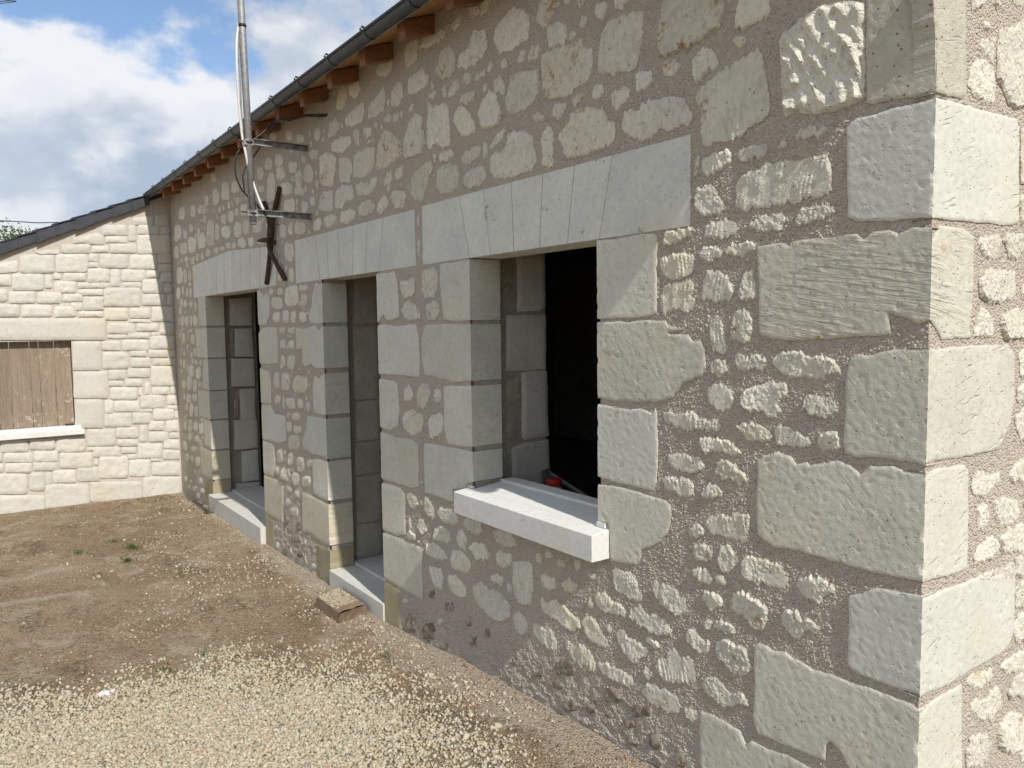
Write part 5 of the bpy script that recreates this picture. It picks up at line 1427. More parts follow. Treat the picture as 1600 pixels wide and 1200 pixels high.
            H[i] += (fbm(u * 11, v * 15, so) * 0.0020) * g
        elif kind == 'lintel':
            H[i] += fbm(u * 9, v * 9, so) * 0.0003
        H[i] += tilt[0] * (u - cu) + tilt[1] * (v - cv)
    for (pu, pv, pr, pd, pa, pe) in pits:
        du, dv = V2[:, 0] - pu, V2[:, 1] - pv
        x_ = du * math.cos(pa) + dv * math.sin(pa)
        y_ = (-du * math.sin(pa) + dv * math.cos(pa)) * pe
        q2 = (x_ * x_ + y_ * y_) / (pr * pr)
        H -= pd * np.exp(-q2 * q2 * 1.5) * e
    if kind in ('ashlar', 'inner', 'rubble', 'tooled', 'pecked'):
        H = np.maximum(H, 0.0016 * np.clip(d / 0.006, 0, 1) + 0.0014)
    inv = {}
    for i, src in enumerate(res[3]):
        for sidx in src:
            inv.setdefault(sidx, i)
    if ext:
        for i in range(no):
            if (isar[i] or isar[i - 1]) and i in inv:
                H[inv[i]] = proud - chip[i]
    verts3 = [mp(V2[i][0], V2[i][1], H[i]) for i in range(len(V2))]
    edge = np.clip(d / 0.035, 0, 1)
    nf = len(faces)
    # skirt with its own vertices
    ring = [inv[i] for i in range(no) if i in inv]
    k0 = len(verts3)
    m = len(ring)
    rar = [isar[i] for i in range(no) if i in inv]
    verts3 += [verts3[i] for i in ring]
    verts3 += [mp(V2[i][0], V2[i][1], -dep) for i in ring]
    for i in range(m):
        j = (i + 1) % m
        if ext and rar[i]:
            continue
        faces.append((k0 + j, k0 + i, k0 + m + i, k0 + m + j))
    ev = np.concatenate([edge, edge[ring] if m else [], np.where(np.array([isar[i] for i in range(no) if i in inv]), 0.6, 0.2) if m else []])
    return verts3, faces, nf, ev


def stone_mesh(parts, name='stone', smooth=True):
    V, Fc, sm, ed = [], [], [], []
    for v, f, nf, e in parts:
        k = len(V)
        V += v
        Fc += [tuple(i + k for i in q) for q in f]
        sm += [smooth] * nf + [False] * (len(f) - nf)
        ed.append(e)
    me = bpy.data.meshes.new(name)
    me.from_pydata(V, [], Fc)
    me.polygons.foreach_set('use_smooth', sm)
    at = me.attributes.new('edge', 'FLOAT', 'POINT')
    at.data.foreach_set('value', np.concatenate(ed).astype(np.float32))
    me.update()
    return me


def grid_sheet(mb, mp, u0, u1, v0, v1, step, amp, seed, grain=0.0):
    """mortar: trowelled undulation, sand grains as real relief where they can be told apart"""
    nu, nv = max(2, int((u1 - u0) / step) + 1), max(2, int((v1 - v0) / step) + 1)
    k = len(mb.v)
    wn_ = rng.normal(0, 1, (nv, nu)) * grain
    for j in range(nv):
        v = v0 + (v1 - v0) * j / (nv - 1)
        low = max(0.0, min(1.0, (0.42 - v) / 0.25)) if mp is MAP['F'] and u0 > -7 else 0.0
        for i in range(nu):
            u = u0 + (u1 - u0) * i / (nu - 1)
            h = fbm(u * 6, v * 6, seed, 3) * amp + fbm(u * 40, v * 40, seed, 2) * amp * 0.6
            if low:
                h += (0.35 - abs(fbm(u * 11, v * 16, seed + 2, 4))) * 0.014 * low
            if 0 < i < nu - 1 and 0 < j < nv - 1:
                h += max(-0.0012, wn_[j, i])
            mb.v.append(mp(u, v, h))
    for j in range(nv - 1):
        for i in range(nu - 1):
            a = k + j * nu + i
            mb.f.append((a, a + 1, a + nu + 1, a + nu))

# ------------------------------------------------------------------ ground
GX = np.array([-9.43, -8.06, -6.45, -5.0, -4.2, -3.75, -3.32, -2.67, -1.9, -1.0, 1.0, 4.0])
GZ = np.array([-0.115, -0.060, -0.040, -0.022, -0.022, 0.010, 0.055, 0.090, 0.130, 0.150, 0.15, 0.15])


def ground_z(x, y):
    b = float(np.interp(x, GX, GZ))
    k = max(0.0, min(1.0, (-y - 0.15) / 1.6))
    far = -0.05 + 0.02 * max(-3.0, min(0.0, (x + 6) / 2))
    z = b * (1 - k) + (min(b, 0.03) * 0.5 + far * 0.5) * k
    if y < -1.5 and x < -6:
        z -= 0.0
    near = 1.0 if (-14 < x < 4 and -8 < y < 0.6) else 0.25
    z += (noise.noise(Vector((x * 1.3, y * 1.3, 3))) * 0.018 + fbm(x * 5, y * 5, 8, 4) * 0.006) * near
    if x < LX + 0.4:
        z -= 0.0
    if y > 0.05:
        z -= 0.05
    return z


GRAV = [(-4.60, -9.0), (-4.50, -3.0), (-4.45, -1.93), (-4.16, -1.55), (-4.20, -1.12), (-4.10, -0.84), (-3.74, -0.62), (-3.42, -0.46), (-3.02, -0.38), (-2.62, -0.44), (-2.2, -0.50), (1.5, -0.55), (5, -0.8), (5, -9.0)]
GA, GB = np.array(GRAV), np.roll(np.array(GRAV), -1, 0)


def gravel_signed(P):
    d = seg_dist(P, GA, GB).min(1)
    return np.where(inside(P, GRAV), d, -d)


def build_ground():
    xs = np.concatenate([[-600, -300, -150, -80, -45, -28, -20, -15, -12], np.arange(-10.4, 1.6, 0.04), [2.5, 4, 7, 12, 20, 40, 80, 160, 320, 600]])
    ys = np.concatenate([[-600, -300, -150, -80, -40, -20, -12, -8, -6, -4.8], np.arange(-4.0, 0.62, 0.04), [1.2, 3, 6, 12, 25, 50, 100, 200, 400, 600]])
    nx, ny = len(xs), len(ys)
    V = [(x, y, ground_z(x, y)) for y in ys for x in xs]
    F_ = [(j * nx + i, j * nx + i + 1, (j + 1) * nx + i + 1, (j + 1) * nx + i) for j in range(ny - 1) for i in range(nx - 1)]
    me = bpy.data.meshes.new('ground')
    me.from_pydata(V, [], F_)
    me.polygons.foreach_set('use_smooth', [True] * len(F_))
    P = np.array([(v[0], v[1]) for v in V])
    gs = gravel_signed(P)
    at = me.attributes.new('gravel', 'FLOAT', 'POINT')
    at.data.foreach_set('value', np.clip(0.5 + gs / 0.5, 0, 1).astype(np.float32))
    dx = np.where((P[:, 0] > LX) & (P[:, 0] < CX + 0.2), np.abs(P[:, 1]), 9)
    sd = np.clip(1.0 - dx / np.where(P[:, 0] > -4.0, 0.55, 0.34), 0, 1)
    sd2 = np.clip(1.0 - (P[:, 0] - LX) / 0.25, 0, 1) * 0.6
    at = me.attributes.new('sand', 'FLOAT', 'POINT')
    at.data.foreach_set('value', np.maximum(sd, np.where(P[:, 1] < 0, sd2, 0)).astype(np.float32))
    me.update()
    o = obj('ground', me, None, 'ground')
    tag(o, 'bare brown earth with sandy patches running up to the stone walls', 'ground', kind='structure')


build_ground()


def pebbles(name, pts, sizes, mat, label, cat, sink=0.3):
    n = len(pts)
    base = np.array([(-1, -1, -1), (1, -1, -1), (1, 1, -1), (-1, 1, -1), (-1, -1, 1), (1, -1, 1), (1, 1, 1), (-1, 1, 1)], float) * 0.5
    fq = np.array([(3, 2, 1, 0), (4, 5, 6, 7), (0, 1, 5, 4), (1, 2, 6, 5), (2, 3, 7, 6), (3, 0, 4, 7)])
    Vv = np.repeat(base[None], n, 0) + rng.uniform(-0.23, 0.23, (n, 8, 3))
    Vv *= (sizes[:, None] * rng.uniform(0.6, 1.25, (n, 3)))[:, None, :] * np.array([1.1, 1.0, 0.62])
    q = rng.normal(0, 1, (n, 4))
    q[:, 0] += 1.5
    q /= np.linalg.norm(q, axis=1)[:, None]
    w, x, y, z = q.T
    Rm = np.stack([1 - 2 * (y * y + z * z), 2 * (x * y - z * w), 2 * (x * z + y * w), 2 * (x * y + z * w), 1 - 2 * (x * x + z * z), 2 * (y * z - x * w), 2 * (x * z - y * w), 2 * (y * z + x * w), 1 - 2 * (x * x + y * y)], 1).reshape(n, 3, 3)
    Vv = np.einsum('nij,nkj->nki', Rm, Vv)
    gz = np.array([ground_z(a, b) for a, b in pts])
    C_ = np.column_stack([pts, gz + sizes * sink])
    Vv = (Vv + C_[:, None, :]).reshape(-1, 3)
    Fq = (fq[None] + (np.arange(n) * 8)[:, None, None]).reshape(-1, 4)
    me = bpy.data.meshes.new(name)
    me.vertices.add(len(Vv))
    me.vertices.foreach_set('co', Vv.ravel())
    me.loops.add(Fq.size)
    me.loops.foreach_set('vertex_index', Fq.ravel().astype(np.int32))
    me.polygons.add(len(Fq))
    me.polygons.foreach_set('loop_start', np.arange(0, Fq.size, 4, dtype=np.int32))
    me.update(calc_edges=True)
    o = obj(name, me, None, mat)
    tag(o, label, cat, kind='stuff')


def scatter_gravel():
    # dense crushed limestone in the foreground, thinning out across the earth
    N = 310000
    x = rng.uniform(-5.0, 0.6, N)
    y = rng.uniform(-3.2, -0.10, N)
    P = np.column_stack([x, y])
    g = gravel_signed(P)
    nz = np.array([noise.noise(Vector((a * 4.1, b * 4.1, 1.7))) * 0.22 + noise.noise(Vector((a * 13, b * 13, 4.2))) * 0.10 for a, b in P])
    dens = np.clip(0.45 + (g + nz) / 0.75, 0, 1) ** 1.8
    bare = np.clip((nz - 0.16) * 6, 0, 1) * 0.45
    keep = rng.uniform(0, 1, N) < dens * (1 - bare)
    P = P[keep]
    dist = np.hypot(P[:, 0], P[:, 1] + 2.0)
    s = rng.uniform(0.0065, 0.0145, len(P)) * rng.choice([0.75, 1, 1.25], len(P))
    pebbles('gravel', P, s, 'gravel', 'pale crushed limestone gravel spread across the foreground', 'gravel')
    # loose stones on the bare earth
    n = 9000
    x = rng.uniform(-9.3, 0.4, n)
    y = -0.06 - np.abs(rng.normal(0, 1, n)) ** 1.3 * 0.75
    P = np.column_stack([x, y])
    cl = np.array([noise.noise(Vector((a * 1.7, b * 1.7, 9.7))) for a, b in P])
    keep = (gravel_signed(P) < 0.1) & (y > -4) & (rng.uniform(0, 1, n) < np.clip(0.40 + cl * 1.3, 0.06, 1))
    P = P[keep]
    s = rng.uniform(0.004, 0.013, len(P)) * np.where(rng.uniform(0, 1, len(P)) < 0.04, 1.9, 1)
    pebbles('loose_grit', P, s, 'gravel', 'loose pale stones and grit scattered on the brown earth', 'grit', 0.2)

    n = 26000
    x = rng.uniform(-9.3, 0.4, n)
    y = -0.03 - np.abs(rng.normal(0, 1, n)) ** 1.2 * 0.95
    P = np.column_stack([x, y])
    cl = np.array([noise.noise(Vector((a * 2.3, b * 2.3, 5.7))) for a, b in P])
    P = P[(gravel_signed(P) < 0.15) & (y > -4) & (rng.uniform(0, 1, n) < np.clip(0.45 + cl * 1.2, 0.1, 1))]
    s = rng.uniform(0.003, 0.009, len(P)) * np.where(rng.uniform(0, 1, len(P)) < 0.05, 2.0, 1)
    pebbles('earth_clods', P, s, 'clod', 'crumbs and small clods of dry brown earth', 'earth clods', 0.15)


scatter_gravel()


def grass():
    mb = MB()
    spots = [(-4.35, -1.00, 9, .05), (-4.16, -0.86, 12, .06), (-4.28, -1.22, 10, .05), (-4.30, -0.98, 6, .04), (-6.98, -0.93, 26, .06), (-7.30, -1.02, 14, .05), (-6.62, -1.02, 16, .05), (-3.66, -0.26, 12, .035), (-7.1, -1.3, 18, .05), (-6.4, -0.55, 8, .04), (-7.6, -0.8, 10, .04), (-4.32, -1.70, 10, .045), (-4.5, -1.45, 12, .04), (-5.9, -1.3, 8, .03), (-8.2, -1.5, 12, .05), (-5.3, -0.62, 6, .03)]
    for x, y, n, h in spots[:9:2] + spots[4:7] + spots[7:8]:
        for _ in range(n * 3):
            a = random.uniform(0, 6.28)
            r = random.gauss(0, 0.035)
            bx, by = x + r * math.cos(a) * 1.6, y + r * math.sin(a)
            z = ground_z(bx, by) - 0.004
            hh = h * random.uniform(0.25, 0.75)
            lean = random.uniform(0.2, 1.1) * hh
            d = random.uniform(0, 6.28)
            w = random.uniform(0.0015, 0.003)
            ox, oy = math.cos(d + 1.57) * w, math.sin(d + 1.57) * w
            tx, ty = math.cos(d) * lean, math.sin(d) * lean
            mb.add([(bx - ox, by - oy, z), (bx + ox, by + oy, z), (bx + ox + tx * .4, by + oy + ty * .4, z + hh * .7), (bx - ox + tx * .4, by - oy + ty * .4, z + hh * .7), (bx + tx, by + ty, z + hh)], [(0, 1, 2, 3), (3, 2, 4)])
    o = obj('grass', mb.mesh('grass', fix=False), None, 'grass')
    tag(o, 'small green weeds and grass sprigs sprouting from the earth', 'grass', kind='stuff')


grass()

# ------------------------------------------------------------------ main house
house = empty('stone_house', 'long low rubble stone house with sawn stone lintels and a zinc gutter', 'house')
SPACE = lambda d: min(0.036, max(0.0075, d * 0.0030))

wall = MB()
F = MAP['F']
TOP = 3.33
REC = 0.012


def panels(u0, u1, v0, v1, step, seed=1.0):
    grid_sheet(wall, F, u0, u1, v0, v1, step, 0.0020, seed, 0.0011 if step < 0.012 else 0.0008)


o_ = OPEN
cols = [(LX + 0.0, o_['bay'][0] - REC, 0.040), (o_['bay'][1] + REC, o_['door'][0] - REC, 0.026), (o_['door'][1] + REC, o_['window'][0] - REC, 0.012), (o_['window'][1] + REC, CX + 0.001, 0.0050)]
for a, b, st in cols:
    panels(a, b, -0.25, TOP, st)
panels(o_['bay'][0] - REC, o_['bay'][1] + REC, 2.085, TOP, 0.035)
panels(o_['door'][0] - REC, o_['door'][1] + REC, 2.082, TOP, 0.024)
panels(o_['window'][0] - REC, o_['window'][1] + REC, 2.082, TOP, 0.010)
panels(o_['window'][0] - REC, o_['window'][1] + REC, -0.25, 0.90, 0.0080)
# body of the wall behind the facing
IN = 0.072
xs_ = [LX, o_['bay'][0], o_['bay'][1], o_['door'][0], o_['door'][1], o_['window'][0], o_['window'][1], CX]
for i in range(0, 8, 2):
    a, b = xs_[i], xs_[i + 1]
    la, lb = (0.0 if i == 0 else 0.010), (0.010 if i < 6 else 0.012)
    wall.box(a + la, b - lb, 0.014, 0.172, -0.45, TOP - 0.01)
for k in ('bay', 'door', 'window'):
    a, b, z0, z1 = o_[k]
    wall.box(a - 0.010, b + 0.010, 0.016, 0.171, z1 + 0.02, TOP - 0.012)
    if k == 'window':
        wall.box(a - 0.010, b + 0.010, 0.016, 0.171, -0.45, 0.88)
    else:
        wall.box(a - 0.010, b + 0.010, 0.030, 0.171, -0.45, z0 - 0.08)
facade = wall.obj('facade_wall', 'mortar', house)

inner = MB()
for i in range(0, 8, 2):
    a, b = xs_[i], xs_[i + 1]
    inner.box(a + (IN if i else 0.0), b - (IN if i < 6 else 0.012), 0.173, 0.50, -0.45, TOP - 0.02)
for k in ('bay', 'door', 'window'):
    a, b, z0, z1 = o_[k]
    inner.box(a - IN, b + IN, 0.174, 0.499, z1 + 0.05, TOP - 0.022)
    inner.box(a - IN, b + IN, 0.174, 0.499, -0.45, 0.84 if k == 'window' else z0 - 0.012)
inner.obj('inner_wall', 'inner', house)

# the dark room behind
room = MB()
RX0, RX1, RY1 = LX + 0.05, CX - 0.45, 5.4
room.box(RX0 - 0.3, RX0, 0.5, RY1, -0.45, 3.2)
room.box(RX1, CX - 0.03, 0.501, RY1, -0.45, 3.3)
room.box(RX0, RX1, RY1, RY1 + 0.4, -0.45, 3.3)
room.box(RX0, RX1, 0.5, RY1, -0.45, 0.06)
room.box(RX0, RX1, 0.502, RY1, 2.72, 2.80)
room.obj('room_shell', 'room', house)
mb = MB()
for x in (-7.9, -6.6, -5.3, -4.0, -2.7):
    mb.box(x, x + 0.16, 0.503, RY1, 2.52, 2.715)
mb.obj('ceiling_beams', 'bark', house)

# gable
gab = MB()
grid_sheet(gab, MAP['G'], -0.001, 0.75, -0.25, 3.35, 0.0055, 0.0020, 4.0, 0.0010)
grid_sheet(gab, MAP['G'], 0.75, 1.6, -0.45, 3.35, 0.02, 0.0020, 4.0)
grid_sheet(gab, MAP['G'], 1.6, 5.8, -0.45, 3.30, 0.06, 0.0022, 4.0)
gab.add([(CX + 0.001, 0.006, 3.28), (CX + 0.001, 5.8, 3.28), (CX + 0.001, 2.9, 4.55)], [(0, 1, 2)])
gab.box(CX - 0.445, CX - 0.012, 0.014, 5.79, -0.45, 3.25)
gable = gab.obj('gable_wall', 'mortar', house)


# ------------------------------------------------------------------ the traced stones
def load():
    out = []
    for ln in DATA.strip().split('\n'):
        w = ln.split()
        pl, kd = w[0][0], w[0][1:]
        pts = [tuple(int(c) / 1000 for c in p.split(',')) for p in w[2:]]
        out.append([pl, kd, int(w[1]), pts])
    return out


ST = load()


def snap(pts, edges, tol):
    r = []
    for u, v in pts:
        for e in edges:
            if abs(u - e) < tol:
                u = e
        r.append((u, v))
    return r


def ring_fix(pts, edges):
    """put corner points at the ends of a straight arris"""
    return pts


def dist(plane, pts):
    cu, cv = sum(p[0] for p in pts) / len(pts), sum(p[1] for p in pts) / len(pts)
    return (Vector(MAP[plane](cu, cv, 0)) - EYE).length


rub = []
gq = {k: p for pl, k, a, p in ST if pl == 'G' and k[0] == 'G'}
seed = 0
cnt = {}
for pl, kd, ar, pts in ST:
    seed += 1
    d = dist(pl, pts)
    sp = SPACE(d) * (0.72 if kd[0] in 'RTOQKJSG' and d < 4.5 else 1.0)
    k = kd[0]
    if pl == 'F':
        if k in 'RTOQB':
            kind = {'R': 'rubble', 'T': 'tooled', 'O': 'rubble', 'Q': 'pecked', 'B': 'brown'}[k]
            if kd == 'B2':
                kind = 'rubble'
            mat = {'R': 'rubble', 'T': 'rubble', 'O': 'stained', 'Q': 'rubble', 'B': 'brown'}[k]
            if kd == 'B2':
                mat = 'rubble'
            rub.append((ar, pl, pts, kind, seed, sp, mat))
        elif k == 'S':
            o = obj('ashlar_stone', stone_mesh([stone_geo(pl, pts, 'ashlar', seed, sp)]), facade, 'ashlar')
        elif k in 'JWY':
            pts = snap(pts, EDGES, 0.06 if pts[0][0] < -7.9 and k in 'JY' else 0.035)
            o = obj('jamb_stone', stone_mesh([stone_geo(pl, pts, 'ashlar', seed, sp, EDGES, 0.168)]), facade, 'yellow' if k == 'Y' else ('ashlar_damp' if max(p[1] for p in pts) < 0.58 and pts[0][0] < -4.3 else ('ashlar', 'ashlar_smooth', 'ashlar')[seed % 3]))
        elif k == 'V':
            b = min(p[1] for p in pts)
            pts = [(u, (2.063 if u > -5.9 else 2.068) if v - b < 0.02 else v) for u, v in pts]
            o = obj('lintel_stone', stone_mesh([stone_geo(pl, pts, 'lintel', seed, max(sp, 0.02))]), facade, 'lintel')
        elif k == 'K':
            pts = snap(pts, [CX], 0.022)
            g = gq['G' + kd[1]]
            g = snap(g, [0.0], 0.03)
            z = [p[1] for p in pts if abs(p[0] - CX) < 1e-6]
            z2 = [p[1] for p in g if abs(p[0]) < 1e-6]
            o = obj('quoin_stone', stone_mesh([stone_geo('F', pts, 'ashlar', seed, sp, [CX], 0.05, 0.0062, seed), stone_geo('G', g, 'ashlar', seed + 500, sp, [0.0], 0.05, -0.0062, seed)]), facade, {'1': 'ashlar_worn', '2': 'ashlar_smooth', '3': 'ashlar_tooled', '6': 'ashlar_smooth'}.get(kd[1], 'ashlar'))
    elif pl == 'G' and k in 'RS':
        obj('gable_stone', stone_mesh([stone_geo(pl, pts, 'rubble' if k == 'R' else 'ashlar', seed, sp)], smooth=(k != 'R')), gable, 'rubble')
    elif pl in 'NDE':
        m = 'inrubble' if k == 'R' else ('indoor' if pl == 'D' else 'inblock')
        obj('inner_jamb_stone', stone_mesh([stone_geo(pl, pts, 'rubble' if k == 'R' else 'inner', seed, sp)]), house, m)
rub.sort(key=lambda r: -r[0])
small = []
for i, (ar, pl, pts, kind, sd, sp, mat) in enumerate(rub):
    g = stone_geo(pl, pts, kind, sd, sp)
    if i < 285:
        obj({'brown': 'ironstone'}.get(kind, 'rubble_stone'), stone_mesh([g], smooth=(kind == 'brown' or sp > 0.014)), facade, mat)
    else:
        small.append(g)
# slivers of stone pinned between the larger ones
rs = random.Random(21)
occ = [(min(p[0] for p in s[3]) - 0.008, max(p[0] for p in s[3]) + 0.008, min(p[1] for p in s[3]) - 0.008, max(p[1] for p in s[3]) + 0.008) for s in ST if s[0] == 'F']
occ += [(v[0] - 0.03, v[1] + 0.03, v[2] - 0.1, v[3] + 0.03) for v in OPEN.values()] + [(-3.25, -2.15, 0.8, 1.0)]
k = 0
for _ in range(9000):
    if k > 230:
        break
    w, hh = rs.uniform(0.022, 0.062), rs.uniform(0.018, 0.055)
    cu, cv = rs.uniform(-9.2, -1.3), rs.uniform(0.45, 3.05)
    if cu > -2.3 and rs.random() < 0.8:
        continue
    bb = (cu - w / 2, cu + w / 2, cv - hh / 2, cv + hh / 2)
    if any(bb[0] < q[1] and q[0] < bb[1] and bb[2] < q[3] and q[2] < bb[3] for q in occ):
        continue
    occ.append((bb[0] - 0.012, bb[1] + 0.012, bb[2] - 0.012, bb[3] + 0.012))
    pts = [(cu + w / 2 * math.cos(t_) * rs.uniform(0.75, 1.1), cv + hh / 2 * math.sin(t_) * rs.uniform(0.75, 1.1)) for t_ in [2 * math.pi * (i + rs.random() * 0.6) / 7 for i in range(7)]]
    small.append(stone_geo('F', pts, 'rubble', 3000 + k, max(0.010, SPACE(dist('F', pts)))))
    k += 1
if small:
    o = obj('small_rubble', stone_mesh(small), facade, 'rubble')
    o['kind'] = 'stuff'


def fill(plane, parent, name, u0, u1, v0, v1, n, kind, mat, smin, smax, used):
    """rubble that goes on beyond the edge of the photograph"""
    k = 0
    rs = random.Random(5)
    parts = []
    for _ in range(n * 30):
        if k >= n:
            break
        w, h = rs.uniform(smin, smax), rs.uniform(smin, smax) * 0.8
        cu, cv = rs.uniform(u0 + w / 2, u1 - w / 2), rs.uniform(v0 + h / 2, v1 - h / 2)
        bb = (cu - w / 2 - 0.02, cu + w / 2 + 0.02, cv - h / 2 - 0.02, cv + h / 2 + 0.02)
        if any(bb[0] < q[1] and q[0] < bb[1] and bb[2] < q[3] and q[2] < bb[3] for q in used):
            continue
        used.append(bb)
        pts = []
        for i in range(9):
            t_ = 2 * math.pi * (i + rs.random() * 0.5) / 9
            c, s_ = math.cos(t_), math.sin(t_)
            pts.append((cu + w / 2 * math.copysign(abs(c) ** 0.65, c) * rs.uniform(0.85, 1), cv + h / 2 * math.copysign(abs(s_) ** 0.65, s_) * rs.uniform(0.85, 1)))
        obj(name, stone_mesh([stone_geo(plane, pts, kind, 900 + k, 0.03)]), parent, mat)
        k += 1


used = [(min(p[0] for p in s[3]), max(p[0] for p in s[3]), min(p[1] for p in s[3]), max(p[1] for p in s[3])) for s in ST if s[0] == 'G']
fill('G', gable, 'gable_stone', 0.02, 1.6, 0.1, 3.2, 60, 'rubble', 'rubble', 0.10, 0.30, used)
fill('G', gable, 'gable_stone', 0.02, 1.6, 0.1, 3.2, 110, 'rubble', 'rubble', 0.05, 0.13, used)

# sills and thresholds
mb = MB()
a, b = -3.208, -2.198
mb.add([(a, -0.092, 0.842), (b, -0.092, 0.842), (b, 0.002, 0.842), (a, 0.002, 0.842), (a, -0.092, 0.946), (b, -0.092, 0.946), (b, 0.002, 0.957), (a, 0.002, 0.957)], [(3, 2, 1, 0), (4, 5, 6, 7), (0, 1, 5, 4), (1, 2, 6, 5), (2, 3, 7, 6), (3, 0, 4, 7)])
sill = mb.obj('window_sill', 'white', house, bevel=0.003)
mb = MB()
a, b = -3.162, -2.264
mb.add([(a, 0.001, 0.86), (b, 0.001, 0.86), (b, 0.150, 0.86), (a, 0.150, 0.86), (a, 0.001, 0.958), (b, 0.001, 0.958), (b, 0.150, 0.974), (a, 0.150, 0.974)], [(3, 2, 1, 0), (4, 5, 6, 7), (0, 1, 5, 4), (1, 2, 6, 5), (2, 3, 7, 6), (3, 0, 4, 7)])
mb.box(a, b, 0.151, 0.235, 0.86, 0.985)
mb.obj('sill_upstand', 'white', sill, bevel=0.003)
MB().box(-3.206, -3.160, -0.012, -0.001, 0.958, 0.968).obj('sill_stop', 'white', sill)
MB().box(-2.262, -2.216, -0.012, -0.001, 0.958, 0.976).obj('sill_stop', 'white', sill)
for k, (a, b, z0) in {'door': (-5.014, -4.181, -0.2), 'bay': (-8.045, -6.402, -0.2)}.items():
    z1 = OPEN[k][2]
    mb = MB().box(a, b, -0.016 if k == 'door' else -0.05, 0.168, z0, z1)
    th = mb.obj('threshold', 'threshold', house, bevel=0.004)
    mb = MB().box(a - (0.05 if k == 'bay' else 0.05), b + 0.05, 0.1745, 0.48, z0, z1 + 0.018)
    mb.obj('threshold_step', 'threshold', th, bevel=0.004)

# ------------------------------------------------------------------ eaves
RS = 0.44                                     # roof slope
EY, EZ = -0.185, 3.245                        # top of the rafter feet
x = -1.20
while x > LX + 0.1:
    y0, y1 = -0.165, 0.30
    zb = lambda y: 3.128 + (y + 0.165) * 0.36
    mb = MB().hexa([(x - 0.07, y0, zb(y0)), (x, y0, zb(y0)), (x, y1, zb(y1)), (x - 0.07, y1, zb(y1)), (x - 0.07, y0 - 0.01, zb(y0) + 0.085), (x, y0 - 0.01, zb(y0) + 0.085), (x, y1, zb(y1) + 0.085), (x - 0.07, y1, zb(y1) + 0.085)])
    mb.obj('rafter_foot', 'rafter', house, bevel=0.004)
    x -= 0.452
zt = lambda y: 3.2175 + (y + 0.175) * 0.36
mb = MB()
nb = 4
for i in range(nb):
    ya, yb = -0.20 + i * 0.125, -0.20 + (i + 1) * 0.125 - 0.003
    mb = MB().hexa([(LX - 0.0, ya, zt(ya)), (CX + 0.36, ya, zt(ya)), (CX + 0.36, yb, zt(yb)), (LX, yb, zt(yb)), (LX, ya, zt(ya) + 0.02), (CX + 0.36, ya, zt(ya) + 0.02), (CX + 0.36, yb, zt(yb) + 0.02), (LX, yb, zt(yb) + 0.02)])
    mb.obj('eaves_board', 'board', house)
# roof covering over the whole house
mb = MB()
y0, yr, y1 = -0.212, 2.75, 5.9
z0 = 3.236
zr = z0 + (yr - y0) * RS
mb.hexa([(LX + 0.0, y0, z0), (CX + 0.38, y0, z0), (CX + 0.38, yr, zr), (LX, yr, zr), (LX, y0, z0 + 0.03), (CX + 0.38, y0, z0 + 0.03), (CX + 0.38, yr, zr + 0.03), (LX, yr, zr + 0.03)])  # unseen gable overhang, lengthened to shift the shadow edge on the facade
mb.hexa([(LX, yr, zr), (CX + 0.38, yr, zr), (CX + 0.38, y1, z0), (LX, y1, z0), (LX, yr, zr + 0.03), (CX + 0.38, yr, zr + 0.03), (CX + 0.38, y1, z0 + 0.03), (LX, y1, z0 + 0.03)])
roof = mb.obj('roof', 'slate', house)
# gutter: half round with a rolled front bead
mb = MB()
prof = []
cy, cz, rr = -0.231, 3.216, 0.036
for i in range(11):
    t_ = math.pi * i / 10
    prof.append((cy + rr * math.cos(t_), cz - rr * 0.92 * math.sin(t_)))
inn = [(cy + (y_ - cy) * 0.95, cz + (z_ - cz) * 0.95) for y_, z_ in prof]
xa, xb = LX + 0.02, CX + 0.36
vs, fs = [], []
for pr in (prof, inn):
    for X in (xa, xb):
        vs += [(X, y_, z_) for y_, z_ in pr]
for i in range(10):
    fs += [(i, i + 1, 12 + i, 11 + i), (22 + i + 1, 22 + i, 33 + i, 33 + i + 1)]
mb.add(vs, fs)
gut = mb.obj('gutter', 'zinc', house, smooth=True)
MB().tube([(xa, cy - rr - 0.002, cz + 0.003), (xb, cy - rr - 0.002, cz + 0.003)], 0.0085, 10).obj('gutter_bead', 'zinc', gut, True)
mb = MB().box(xa, xb, -0.2050, -0.2015, 3.190, 3.222)  # thin pale strip along the gutter's lower edge
mb.obj('pale_strip', 'palestrip', gut)
mb = MB()
vs = []
for X in (xa, xa + 0.004):
    vs += [(X, y_, z_) for y_, z_ in prof]
mb.add(vs, [tuple(range(11)), tuple(range(21, 10, -1))])
mb.obj('stop_end', 'zinc', gut)
x = -1.36
